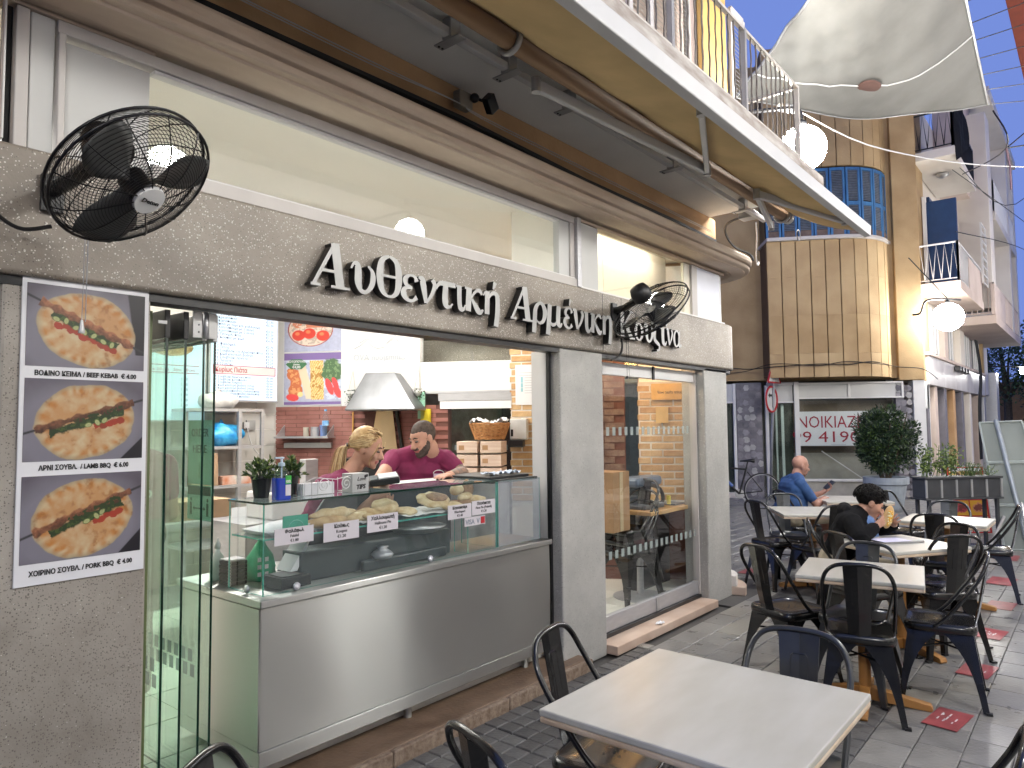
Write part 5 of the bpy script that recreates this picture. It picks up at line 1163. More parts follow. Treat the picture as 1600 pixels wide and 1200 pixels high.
# framed posters on the white wall
def wf(s, z, o=.012): return frame(W2(s, o, z), (-EX, -EY, 0), (0, 0, 1))
def meal(kind, nx=84, ny=74):
    Y, X = np.mgrid[0:ny, 0:nx]; X = (X + .5) / nx; Y = (Y + .5) / ny
    n1 = noise2(nx, ny, 8, 5 + kind); n2 = noise2(nx, ny, 22, 8 + kind)
    img = np.ones((ny, nx, 3)) * np.array([.42, .44, .58]); img *= (.85 + .3 * n2)[..., None]
    if kind == 0:
        d = np.hypot((X - .46) / .40, (Y - .46) / .42) - 1; img = mixc(img, (.34, .06, .05), sm(d, .02)); img = mixc(img, (.72, .58, .48), sm(d + .05, .03)); img = img * (1 - .35 * (n2 > .55)[..., None] * (d < -.05)[..., None])
        img = mixc(img, (.60, .20, .11), sm(d + .05, .03) * (Y < .42) * (n1 > .40)); img = mixc(img, (.06, .15, .04), (Y < .20) * (n2 > .45) * (X > .2) * (X < .75))
        for cx, cyy in ((.25, .60), (.44, .56), (.68, .62)): dd = np.hypot((X - cx) / .115, (Y - cyy) / .13) - 1; img = mixc(img, (.68, .05, .03), sm(dd, .1)); img = mixc(img, (.80, .22, .08), sm(np.hypot((X - cx + .02) / .04, (Y - cyy + .04) / .04) - 1, .5))
    else:
        img = mixc(img, (.20, .13, .33), (Y < .135) | (Y > .94)); img = mixc(img, (.58, .60, .72), (Y < .15) & (Y > .135))
        img = mixc(img, (.55, .60, .72), (Y > .15) & (Y < .9) & (X > .03) & (n1 > .5))
        for cx, cyy, rx, ry in ((.17, .42, .12, .11), (.21, .56, .10, .14), (.20, .72, .13, .13), (.12, .34, .07, .05)): dd = np.hypot((X - cx) / rx, (Y - cyy) / ry) - 1 + (n2 - .5) * .3; img = mixc(img, (.58, .16, .06), sm(dd, .1)); img = mixc(img, (.74, .34, .14), sm(dd + .3, .3) * (n2 > .5))
        dd = np.maximum(abs((X - .38) - (Y - .55) * .25) - .075, abs(Y - .55) - .34); img = mixc(img, (.74, .62, .44), sm(dd, .02))
        fr = (abs(X - .58 - .03 * (Y - .5)) < .115) & (Y > .15) & (Y < .90); img = mixc(img, (.66, .38, .10), fr * 1.0); img = mixc(img, (.82, .62, .30), fr * (np.sin((X * 1.3 + Y * .7) * 120 + n1 * 9) > .1)); img = mixc(img, (.45, .22, .05), fr * (n2 < .38))
        dd = np.hypot((X - .84) / .17, (Y - .36) / .24) - 1 + (n2 - .5) * .5; img = mixc(img, (.07, .14, .06), sm(dd, .15)); img = mixc(img, (.16, .26, .12), sm(dd, .15) * (n2 > .55))
        for cx, cyy, rx, ry in ((.80, .66, .06, .16), (.90, .60, .05, .12), (.94, .76, .06, .12), (.15, .86, .11, .07)): dd = np.hypot((X - cx - (Y - cyy) * .3) / rx, (Y - cyy) / ry) - 1; img = mixc(img, (.72, .07, .07), sm(dd, .1))
        img = mixc(img, (.80, .66, .30), sm(np.hypot((X - .29) / .05, (Y - .80) / .05) - 1, .2))
    return np.clip(img, 0, 1)
PP = attrmat('meal_print', .45)
for kind, z1, hgt, lb in ((0, 2.90, .46, 'poster of a red bowl with three tomatoes above the chicken poster'), (1, 2.435, .575, 'chicken and fries poster with a green price badge, top of red brick')):
    t = thing('meal_poster', lb, 'poster', tuple(W2(4.14, .01, z1 - hgt)), 'meal posters on the white wall')
    q = wbox(MB(), 3.80, 4.475, .001, .0105, z1 - hgt, z1); q.build('poster_board', PAPER, t)
    colgrid('meal_picture', PP, t, wf(4.465, z1 - .005), .66, hgt - .012, meal(kind), .0008)
    if kind:
        q = MB(); c = W2(4.32, .0145, z1 - .125); hx = []
        for a in range(6): hx.append((.125 * math.cos(R(60 * a)), .062 * math.sin(R(60 * a))))
        F = frame(c, (-EX, -EY, 0), (0, 0, 1)); q.prism(hx, 0, .001, M4=F); q.build('price_badge', M('badge_green', (.06, .18, .08), .5), t)
        F2_ = frame(W2(4.32, .017, z1 - .125), (-EX, -EY, 0), (0, 0, 1))
        for s, dz, h in (('ΚΟΤΟΠΟΥΛΟ', .018, .022), ('Chicken', -.010, .016), ('€4,00', -.045, .028)): text('badge_print', s, h, F2_ @ Matrix.Translation((0, dz, 0)), WHITEP, t, bold=.05, align='CENTER')
# faint mirrored window lettering over the hood
ml = thing('mirrored_window_lettering', 'faint grey mirrored lettering and mountain outline above the steel hood', 'lettering', tuple(W2(3.4, .01, 2.5)))
FI = M('faint_grey_ink', (.50, .53, .58), .6, var=0)
text('print', "Lahmajoun AVO", .066, wf(3.375, 2.335, .006), FI, ml, width=.58, mirror=True, align='CENTER', bold=.01)
q = MB()
for P_ in ([(3.66, 2.46), (3.58, 2.50), (3.52, 2.55), (3.46, 2.49), (3.40, 2.46), (3.32, 2.47)], [(3.60, 2.52), (3.52, 2.57), (3.45, 2.53)], [(3.30, 2.50), (3.24, 2.56), (3.20, 2.60), (3.14, 2.53), (3.08, 2.44)], [(3.24, 2.54), (3.19, 2.57), (3.12, 2.48)]):
    q.tube([W2(s, .006, z) for s, z in P_], .0035, 4)
q.build('mountain_outline', FI, ml)
for k, chh in enumerate('Armenian Cuisine'):
    a = R(158 - k * 9.0); s = 3.36 + .30 * math.cos(a); z = 2.56 + .24 * math.sin(a)
    if chh != ' ': text('print', chh, .045, wf(s, z, .006) @ Matrix.Rotation(-(a - math.pi / 2), 4, 'Z'), FI, ml, mirror=True, align='CENTER')
# steel hood, oven opening and glow
hd = thing('oven_hood', 'tapering steel extractor hood over the brick oven', 'extractor hood', tuple(W2(3.2, .3, 1.8)))
q = MB(); a = [W2(2.84, .02, 1.80), W2(3.575, .02, 1.80), W2(3.575, .45, 1.80), W2(2.84, .45, 1.80)]; b_ = [W2(3.13, .02, 2.18), W2(3.445, .02, 2.18), W2(3.445, .22, 2.18), W2(3.13, .22, 2.18)]; c = [Vector((v.x, v.y, 1.785)) for v in a]
q.add(c + a + b_, [(0, 1, 5, 4), (1, 2, 6, 5), (2, 3, 7, 6), (3, 0, 4, 7), (4, 5, 9, 8), (5, 6, 10, 9), (6, 7, 11, 10), (7, 4, 8, 11), (8, 9, 10, 11), (0, 3, 2, 1)]); q.build('hood_shell', M('hood_steel', (.20, .205, .215), .38, .85, var=.2, scale=5, stretch=(1, 1, .3)), hd, bevel=.004)
ov = thing('brick_oven', 'brick oven mouth with warm lit steel chute under the hood', 'oven', tuple(W2(3.3, .2, 1.0)))
q = wbox(MB(), 3.10, 3.47, -.13, -.12, 1.0, 1.78); q.build('oven_back', BLACKM, ov)
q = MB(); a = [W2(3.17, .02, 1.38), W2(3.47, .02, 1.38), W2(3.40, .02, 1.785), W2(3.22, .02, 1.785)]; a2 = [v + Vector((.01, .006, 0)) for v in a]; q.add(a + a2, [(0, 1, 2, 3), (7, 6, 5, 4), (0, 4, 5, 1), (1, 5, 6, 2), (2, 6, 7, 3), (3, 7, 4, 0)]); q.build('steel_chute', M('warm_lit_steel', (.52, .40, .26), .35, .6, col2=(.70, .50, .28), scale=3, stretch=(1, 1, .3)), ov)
q = MB(); q.tube([W2(3.10, .02, 1.30), W2(3.17, .03, 1.785)], .022, 6); q.build('black_frame', BLACKM, ov)
q = wbox(MB(), 2.75, 3.65, .0, .40, .9, 1.30); q.build('oven_front', BLACKM, ov)
q = wbox(MB(), 2.70, 3.20, .05, .35, 1.301, 1.33); q.build('oven_ledge', M('terracotta_ledge', (.36, .13, .06), .7), ov)
q = MB(); q.tube([W2(3.66, .03, 1.45), W2(3.66, .03, 1.78)], .010, 6); tag(q.build('wooden_peel_handle', M('yellow_handle', (.50, .26, .06), .5), None), 'yellow wooden peel handle hanging left of the hood', 'tool')
for s in (3.66, 2.93):
    t = thing('hanging_plant', 'small trailing plant in a string hanger %s of the steel hood' % ('left' if s > 3 else 'right'), 'plant', tuple(W2(s, .05, 1.85)), 'hanging plants beside the hood')
    q = MB(); top = W2(s, .03, 2.22)
    for dx in (-.04, .04): q.tube([top, W2(s + dx, .06, 1.99)], .003, 4)
    q.build('hanger', M('string', (.45, .42, .35), .8), t); q = MB(); q.lathe([(.02, 0), (.045, .03), (.045, .06)], tuple(W2(s, .06, 1.94)), 12); q.build('pot', WHITE, t)
    lv = MB()
    for k in range(120): 
        p = W2(s + random.gauss(0, .035), .06 + random.uniform(-.03, .05), 2.02 - abs(random.gauss(0, .10))); leafmesh(lv, p, (random.uniform(-1, 1), random.uniform(-1, 1), random.uniform(-1, .2)), .028, .014, random.choice((0, 2, 2)))
    tag(lv.build('leaf', LEAF, t), kind='stuff')
# wall shelf with jars and bottle
sh = thing('steel_wall_shelf', 'narrow steel wall shelf on the red brick behind the woman', 'shelf', tuple(W2(4.15, .1, 1.5)))
q = wbox(MB(), 3.87, 4.48, .0, .20, 1.505, 1.525); q.build('shelf_board', ALU, sh); q = wbox(MB(), 3.90, 4.44, .01, .05, 1.40, 1.455); q.build('rail', ALU, sh)
for s in (3.89, 4.46): q = MB(); q.prism([(0, 0), (.19, 0), (0, .12)], -.004, .004, M4=frame(W2(s, 0, 1.526), (EY, -EX, 0), (0, 0, 1)) @ Matrix(((-1, 0, 0, 0), (0, 1, 0, 0), (0, 0, -1, 0), (0, 0, 0, 1)))); q.build('bracket', ALU, sh)
def jar(nm, lb, s, o, z, prof, mat, cat):
    q = MB(); q.lathe(prof, tuple(W2(s, o, z)), 16); return tag(q.build(nm, mat, None, smooth=False), lb, cat)
jar('salt_jar', 'small beige jar with white lid on the wall shelf', 4.16, .10, 1.5255, [(.03, 0), (.03, .07), (.032, .072), (.032, .095)], M('jar_beige', (.5, .46, .38), .4), 'jar')
jar('steel_cup', 'shiny steel cup with spoon on the wall shelf', 4.06, .10, 1.5255, [(.045, 0), (.045, .10), (.047, .10)], ALU, 'cup')
jar('blue_cup', 'blue plastic cup behind the water bottle on the wall shelf', 3.98, .06, 1.5255, [(.035, 0), (.04, .12)], M('blue_plastic', (.20, .30, .62), .4), 'cup')
wb_ = thing('water_bottle', 'clear water bottle with blue label and cap on the wall shelf', 'bottle', tuple(W2(3.93, .12, 1.5255)))
for nm, pr, mt_ in (('bottle_body', [(.036, 0), (.036, .11)], GLASSF), ('label', [(.037, .111), (.037, .165)], M('sky_label', (.35, .6, .85), .4, col2=(.05, .25, .65), scale=12)), ('bottle_neck', [(.036, .166), (.036, .20), (.013, .265)], GLASSF), ('cap', [(.015, .266), (.015, .285)], M('cap_blue', (.15, .4, .7), .4))):
    q = MB(); q.lathe(pr, tuple(W2(3.93, .12, 1.5255)), 14); q.build(nm, mt_, wb_)
# left metal rack with bags
rk = thing('metal_rack', 'grey metal shelf rack holding a white and a blue bag', 'rack', (3.6, 6.7, .1))
for (x, y) in ((3.14, 6.55), (3.86, 6.45), (3.14, 6.9), (3.86, 6.9), (3.62, 6.45)):
    q = MB(); q.box(x - .016, x + .016, y - .016, y + .016, .1, 1.80); q.build('upright', ALU, rk)
for z in (.5, 1.05, 1.42, 1.78):
    q = MB(); q.box(3.12, 3.88, 6.44, 6.92, z, z + .028); q.build('shelf_board', ALU, rk)
def bag(nm, lb, c, r, mat):
    q = MB(); q.sph((0, 0, 0), r, 22, 14)
    vv = []
    for v in q.v:
        V = Vector(v); k = 1 + .10 * math.sin(V.x * 38 + V.z * 25) + .08 * math.sin(V.y * 50 + V.x * 30); z = V.z * k
        vv.append((c[0] + V.x * k, c[1] + V.y * k, c[2] + max(z, -r[2] * .8) + r[2] * .8))
    q.v = vv; q.tube([(c[0] - .03, c[1], c[2] + r[2] * 1.6), (c[0], c[1], c[2] + r[2] * 2.1), (c[0] + .03, c[1], c[2] + r[2] * 1.65)], .012, 5)
    return tag(q.build(nm, mat, None, smooth=True), lb, 'bag')
bag('white_plastic_bag', 'knotted white plastic bag on top of the metal rack', (3.48, 6.6, 1.809), (.19, .14, .09), M('white_plastic', (.66, .64, .62), .35, var=.15, scale=14, bump=.6, bscale=22))
bag('blue_plastic_bag', 'bright blue plastic bag on the rack under the white one', (3.50, 6.58, 1.449), (.21, .15, .12), M('bright_blue_plastic', (.01, .20, .52), .3, col2=(.06, .42, .75), scale=14, bump=.6, bscale=22))
q = MB(); q.prism([(0, 0), (.26, 0), (.25, .30), (.22, .31), (.02, .30)], 0, .16, M4=Matrix(((1, 0, 0, 3.16), (0, 0, 1, 6.46), (0, 1, 0, 1.079), (0, 0, 0, 1)))); tag(q.build('paper_bag', M('kraft_paper', (.36, .24, .15), .8, var=.15), None, bevel=.004), 'brown paper bag standing on the rack below the blue bag', 'bag')
q = MB(); q.box(3.46, 3.76, 6.46, 6.6, 1.079, 1.16); tag(q.build('printed_carton', M('orange_print', (.55, .2, .10), .5, col2=(.7, .65, .6), scale=9), None), 'orange and white printed carton on the rack', 'carton')
# a wall socket with white cable
so = thing('wall_socket', 'grey wall socket with white plug and dangling cable beside the rack', 'socket', (4.05, 6.95, 1.7))
q = MB(); q.box(3.98, 4.08, 6.945, 6.971, 1.60, 1.70); q.build('socket_box', GREYM, so); q = MB(); q.box(3.93, 3.99, 6.91, 6.944, 1.62, 1.68); q.build('plug', WHITEP, so)
q = MB(); q.tube(cr_spline([(3.96, 6.90, 1.62), (4.0, 6.88, 1.45), (4.12, 6.9, 1.32), (4.3, 6.9, 1.22)], 6), .008, 5); q.build('cable', WHITEP, so)
# prep tables and till behind the case (left)
pt = thing('prep_table', 'cluttered steel prep table seen through the left end of the glass case', 'table', (2.6, 5.2, .1))
q = MB(); q.box(2.0, 3.7, 4.9, 5.5, .93, .97); q.build('tabletop', ALU, pt)
for (x, y) in ((2.04, 4.94), (3.66, 4.94), (2.04, 5.46), (3.66, 5.46)): q = MB(); q.box(x - .02, x + .02, y - .02, y + .02, .1, .929); q.build('leg', ALU, pt)
q = MB(); q.box(2.02, 3.68, 4.92, 5.48, .40, .43); q.build('undershelf', ALU, pt)
q = MB(); q.box(2.25, 2.75, 5.0, 5.35, .971, 1.10); tag(q.build('cardboard_box', M('cardboard', (.40, .27, .16), .8, var=.12), None), 'open cardboard box on the prep table', 'box')
till = thing('cash_till', 'white till with tilted screen behind the wire holder', 'till', (2.9, 4.6, 1.0))
q = MB(); q.box(2.78, 3.12, 4.5, 4.85, .97, 1.16); q.build('till_body', PAPER, till, bevel=.01); q = MB(); q.box(2.80, 3.04, 4.60, 4.62, 1.161, 1.34); q.build('till_screen', M('till_screen', (.35, .40, .48), .25), till, bevel=.004)
q = MB(); q.box(3.13, 3.24, 4.62, 4.70, .97, 1.38); q.build('till_side', ALU, till, bevel=.004)
q = MB(); q.box(2.55, 3.4, 4.45, 4.9, .1, .969); tag(q.build('till_counter', ALU, None), 'metal counter carrying the white till', 'counter')
dk = MB(); dk.prism([(2.02, 0), (3.25, 0), (3.25, .34), (2.30, .34)], 0, .012, M4=Matrix(((1, 0, 0, 0), (0, 0, 1, 3.215), (0, 1, 0, .90), (0, 0, 0, 1)))); tag(dk.build('dark_back_panel', M('dark_slate_panel', (.028, .032, .045), .4), None), 'dark slanted panel closing the back of the glass case', 'panel')
# paper notice, soap dispenser, basket and takeaway boxes
pn = thing('paper_notice', 'white paper notice with pale blue squares on the brick pier', 'notice', tuple(W2(1.78, .02, 2.0)))
q = wbox(MB(), 1.665, 1.895, .014, .018, 1.83, 2.245); q.build('sheet', PAPER, pn)
PB = M('pale_cyan_ink', (.30, .55, .62), .5, var=0)
for z0, z1 in ((2.06, 2.12), (2.01, 2.055), (1.965, 2.005)): q = wbox(MB(), 1.815, 1.84, .0185, .0192, z0, z1); q.build('square_print', PB, pn)
for k in range(9): q = wbox(MB(), 1.70, 1.80 if k > 1 else 1.86, .0185, .0190, 2.16 - k * .026, 2.163 - k * .026); q.build('line_print', INKG, pn)
sd = thing('soap_dispenser', 'white wall soap dispenser with black base on the brick pier', 'dispenser', tuple(W2(1.86, .06, 1.4)))
q = wbox(MB(), 1.76, 1.935, .02, .15, 1.475, 1.69); q.build('dispenser_shell', M('dispenser_white', (.56, .56, .55), .35), sd, bevel=.012); q = wbox(MB(), 1.80, 1.945, .02, .17, 1.40, 1.474); q.build('black_base', BLACKP, sd, bevel=.008)
q = wbox(MB(), 1.90, 1.925, .1505, .153, 1.51, 1.58); q.build('level_window', BLACKP, sd)
WK = M('orange_wicker', (.40, .17, .055), .6, col2=(.56, .29, .12), scale=30)
bs = thing('wicker_basket', 'orange wicker basket full of wrapped packs on the takeaway boxes', 'basket', tuple(W2(2.08, .35, 1.49)))
C0 = W2(2.10, .36); q = MB()
for k in range(12):
    z = 1.492 + k * .0135; f = 1 + .38 * k / 11
    q.tube([(C0.x - EX * 0 + (-EX * .145 * f) * math.cos(R(a)) + (EY * .09 * f) * math.sin(R(a)) , C0.y + (-EY * .145 * f) * math.cos(R(a)) + (-EX * .09 * f) * math.sin(R(a)), z + .003 * math.sin(R(a * 9) + k * math.pi)) for a in range(0, 360, 10)], .0075, 5, closed=True)
tag(q.build('wicker_band', WK, bs), kind='stuff')
q = MB()
for a in range(0, 360, 15):
    f1 = 1.38; q.tube([(C0.x + (-EX * .15) * math.cos(R(a)) + EY * .094 * math.sin(R(a)), C0.y + (-EY * .15) * math.cos(R(a)) - EX * .094 * math.sin(R(a)), 1.49), (C0.x + (-EX * .15 * f1) * math.cos(R(a)) + EY * .094 * f1 * math.sin(R(a)), C0.y + (-EY * .15 * f1) * math.cos(R(a)) - EX * .094 * f1 * math.sin(R(a)), 1.645)], .005, 4)
tag(q.build('wicker_upright', WK, bs), kind='stuff')
q = MB(); q.grid(16, 10, lambda u, v: (C0.x - EX * .36 * (u - .5) + EY * .2 * (v - .5), C0.y - EY * .36 * (u - .5) - EX * .2 * (v - .5), 1.63 + .06 * random.random() + .02 * math.sin(u * 9))); tag(q.build('wrapped_pack', PAPER, None, solid=.001), 'crumpled clear packs heaped in the wicker basket', 'packs')
TB = M('printed_takeaway_card', (.62, .44, .34), .6, col2=(.72, .58, .48), scale=5, stretch=(1, 1, 9)); TK = M('kraft_print', (.42, .24, .12), .6)
for c_ in range(2):
    for r_ in range(3):
        s1 = 2.40 - c_ * .235; z0 = 1.10 + r_ * .128
        t = thing('takeaway_box', '%s takeaway box in the %s stack under the basket' % (('lowest', 'middle', 'top')[r_], ('left', 'right')[c_]), 'box', tuple(W2(s1, .3, z0)), 'printed takeaway boxes')
        q = wbox(MB(), s1 - .205, s1, .20, .50, z0, z0 + .112); q.build('box_body', TB, t, bevel=.003); q = wbox(MB(), s1 - .075, s1 - .02, .5005, .502, z0 + .03, z0 + .075) ; q.build('round_print', TK, t, bevel=.02)
q = wbox(MB(), 1.95, 2.50, .12, .55, .1, 1.098); tag(q.build('side_cabinet', ALU, None), 'metal cabinet carrying the takeaway boxes', 'cabinet')
# behind the side glass: dark wooden door and lit wall of the next house
nb = thing('neighbour_wall', 'brown stone wall and dark door seen through the side glass', 'wall', tuple(W2(2.3, -2.4)))
q = wbox(MB(), 1.9, 4.6, -2.9, -2.75, 0, 3.4); q.build('stone_wall', M('brown_speckled_wall', (.16, .12, .07), .8, col2=(.25, .20, .13), scale=9, bump=.4), nb)
q = wbox(MB(), 1.95, 2.55, -2.745, -2.70, .1, 2.1); q.build('dark_door', M('dark_maroon_door', (.045, .02, .018), .45), nb)
for k in range(9): q = wbox(MB(), 2.0, 2.42, -2.695, -2.68, 1.3 + k * .07, 1.33 + k * .07); q.build('window_slat', WOODL, nb)
hv = thing('high_vis_jacket', 'yellow jacket edge with black collar behind the cook', 'jacket', tuple(W2(2.85, .1, 1.4)))
q = wbox(MB(), 2.80, 2.90, .01, .06, 1.35, 1.80); q.build('yellow_strip', M('hivis', (.75, .62, .03), .6), hv); q = wbox(MB(), 2.86, 2.93, .02, .06, 1.70, 1.98); q.build('mint_panel', M('mint', (.35, .66, .50), .6), hv)
# dining room table by the window with vacuum flask etc.
dt = thing('dining_table', 'wooden dining table against the brick wall inside the window', 'table', (5.9, 3.3, .1))
q = MB(); q.box(5.42, 6.28, 2.98, 3.42, .838, .872); q.build('tabletop', WOODL, dt, bevel=.004); q = MB(); q.lathe([(.03, .12), (.03, .837)], (5.6, 3.2, 0), 12); q.build('column', ALU, dt)
q = MB(); q.lathe([(.24, .10), (.24, .115), (.03, .13)], (5.6, 3.2, 0), 28); q.build('base', ALU, dt)
vc = thing('vacuum_cleaner_head', 'grey blue appliance with hose on the dining table', 'appliance', (5.75, 3.25, .873))
q = MB(); q.box(5.52, 5.98, 3.16, 3.34, 1.06, 1.15); q.build('appliance_body', M('blue_grey_plastic', (.14, .18, .25), .35), vc, bevel=.03)
q = MB(); q.tube(cr_spline([(5.60, 3.2, 1.10), (5.78, 3.1, 1.05), (5.86, 3.1, .93), (5.80, 3.15, .89)], 6), .018, 8); q.build('hose', BLACKP, vc, smooth=True); q = MB(); q.box(5.50, 5.86, 3.08, 3.28, .873, .915); q.build('appliance_foot', M('grey_foot', (.10, .11, .13), .4), vc, bevel=.012)
bl = thing('clear_bowl_stack', 'clear containers with yellow lid at the right end of the dining table', 'container', (6.1, 3.15, .873))
q = MB(); q.lathe([(.05, 0), (.08, .10), (.082, .10)], (6.08, 3.15, .873), 16); q.build('bowl', GLASSF, bl); q = MB(); q.box(6.0, 6.22, 3.05, 3.25, .8731, .885); q.build('dark_tray', BLACKP, bl); q = MB(); q.lathe([(.02, 0), (.02, .08)], (5.97, 3.1, .886), 10); q.build('yellow_pot', M('yellow_lid', (.6, .5, .05), .4), bl)
cb = thing('cardboard_carton', 'tall brown cardboard carton standing on the stacked chairs', 'box', (4.85, 3.25, .95))
q = MB(); q.box(4.98, 5.24, 3.08, 3.40, .74, 1.23); q.build('carton_body', M('brown_card', (.36, .21, .11), .8, var=.12), cb, bevel=.004); q = MB(); q.box(5.08, 5.13, 3.077, 3.0795, .745, 1.23); q.build('tape', M('tape', (.50, .38, .24), .4), cb)
cs_ = thing('warm_wall_sign', 'warm lit wooden sign with mirrored script above the brick wall', 'sign', tuple(W2(.4, .06, 2.0)))
q = wbox(MB(), .10, .52, .075, .09, 1.86, 2.02); q.build('sign_board', M('warm_board', (.66, .40, .12), .5), cs_); text('script', 'A taste that will', .03, frame(W2(.31, .0915, 1.92), (-EX, -EY, 0), (0, 0, 1)), INK, cs_, width=.30, mirror=True, align='CENTER', shear=.3)
hc = thing('hanging_card', 'small warm wooden board hanging on the brick wall behind the window', 'board', tuple(W2(.4, .06, 1.7)))
q = wbox(MB(), .36, .48, .072, .082, 1.63, 1.79); q.build('board', M('warm_board2', (.64, .44, .18), .5), hc)
# dining window: frameless folding glass with rails
dw = thing('dining_window', 'frameless folding glass window right of pillar two', 'window', (5.2, 2.9, 0))
for x0, x1 in ((4.40, 5.315), (5.322, 6.09)):
    q = MB(); q.box(x0, x1, 2.905, 2.913, .20, 2.0); q.build('glass_leaf', [GLASS], dw)
    q = MB(); q.box(x0, x1, 2.885, 2.93, .085, .20); q.build('bottom_rail', ALU, dw, bevel=.004); q = MB(); q.box(x0, x1, 2.885, 2.93, 2.0, 2.095); q.build('head_rail', WHITE, dw, bevel=.004)
q = MB(); q.box(4.40, 6.10, 2.86, 2.94, .0555, .084); q.build('track', BLACKM, dw); q = MB(); q.box(5.30, 5.335, 2.875, 2.884, .09, .195); q.build('hinge', GREYM, dw); q = MB(); q.box(5.305, 5.33, 2.87, 2.884, 1.99, 2.10); q.build('hinge', BLACKM, dw)
q = MB(); q.box(6.092, 6.108, 2.87, 2.93, .06, 2.10); q.build('side_frame', OFFW, dw)
for r_, (z0, z1) in enumerate(((.60, .66), (1.535, 1.60))):
    fq = MB()
    for k in range(17):
        x = 4.62 + k * .09 - r_ * .1; fq.box(x, x + .042, 2.902, 2.9043, z0, z1)
    fq.build('frosted_square', FROST, dw)
q = MB(); q.box(4.405, 4.43, 2.94, 2.95, 1.2, 2.0)
cbk = thing('dark_floor_shade', 'dark panel standing in for the shade beneath the dining table', 'shade panel', (5.9, 3.4, .1))  # black panel put in for the shade under the table
q = MB(); q.box(5.7, 6.35, 3.30, 3.40, .10, .80); q.build('shade_panel', M('shade_black', (.02, .02, .022), .4), cbk)
nap = MB(); nap.grid(6, 4, lambda u, v: (5.05 + .08 * u, 2.72 + .04 * v, .057 + .02 * random.random())); tag(nap.build('crumpled_napkin', PAPER, None, solid=.001), 'small crumpled white napkin lying on the marble door step', 'napkin')
# ================================================================== people
def prim_mesh(mb, pr):
    k = pr[0]
    if k == 'c':
        _, p, q, r1, r2, tg = pr; p, q = Vector(p), Vector(q); d = (q - p); L = d.length; d = d.normalized() if L > 1e-6 else Vector((0, 0, 1))
        a = d.orthogonal().normalized(); b_ = d.cross(a); mm = Matrix(((a.x, b_.x, d.x, p.x), (a.y, b_.y, d.y, p.y), (a.z, b_.z, d.z, p.z), (0, 0, 0, 1)))
        prof = [(r1 * math.sin(t), -r1 * math.cos(t)) for t in (.05, .5, 1.0, 1.57)] + [(r2 * math.sin(t), L - r2 * math.cos(t)) for t in (1.57, 2.1, 2.6, 3.09)]
        mb.lathe(prof, (0, 0, 0), 14, M4=mm)
    else:
        _, M4, rr, tg = pr; mb.sph((0, 0, 0), rr, 18, 12, M4=M4)
def sdf(pr, P):
    if pr[0] == 'c':
        _, p, q, r1, r2, tg = pr; p = np.array(p); q = np.array(q); d = q - p; t = np.clip(((P - p) @ d) / max(d @ d, 1e-9), 0, 1)
        return np.linalg.norm(P - p - t[:, None] * d, axis=1) - (r1 + (r2 - r1) * t)
    _, M4, rr, tg = pr; I = np.array(M4.inverted()); L = P @ I[:3, :3].T + I[:3, 3]; return (np.linalg.norm(L / np.array(rr), axis=1) - 1) * min(rr)
def body(name, prims, mats, parent, vox=.0065, smooth=5):
    mb = MB()
    for pr in prims: prim_mesh(mb, pr)
    me = bpy.data.meshes.new(name); me.from_pydata(mb.v, [], mb.f); o = bpy.data.objects.new(name, me); COL.objects.link(o)
    r = o.modifiers.new('r', 'REMESH'); r.mode = 'VOXEL'; r.voxel_size = vox; r.use_smooth_shade = True
    s = o.modifiers.new('s', 'SMOOTH'); s.factor = .5; s.iterations = smooth
    dg = bpy.context.evaluated_depsgraph_get(); nm = bpy.data.meshes.new_from_object(o.evaluated_get(dg)); bpy.data.objects.remove(o)
    n = len(nm.polygons); cen = np.empty(n * 3); nm.polygons.foreach_get('center', cen); cen = cen.reshape(-1, 3)
    D = np.stack([sdf(p, cen) for p in prims], 1); near = D.argmin(1); keys = list(mats.keys()); ti = np.array([keys.index(p[-1]) for p in prims])
    nm.materials.clear()
    for k in keys: nm.materials.append(mats[k])
    nm.polygons.foreach_set('material_index', ti[near].astype(np.int32)); nm.polygons.foreach_set('use_smooth', [True] * n)
    off = OFF[parent]; nm.transform(Matrix.Translation(-off)); nm.name = name
    q = bpy.data.objects.new(name, nm); COL.objects.link(q); q.parent = parent; OFF[q] = off; return q
def headM(c, fwd, up):
    f = Vector(fwd).normalized(); u = Vector(up); u = (u - f * u.dot(f)).normalized(); x = f.cross(u)
    return Matrix(((x.x, f.x, u.x, c[0]), (x.y, f.y, u.y, c[1]), (x.z, f.z, u.z, c[2]), (0, 0, 0, 1)))
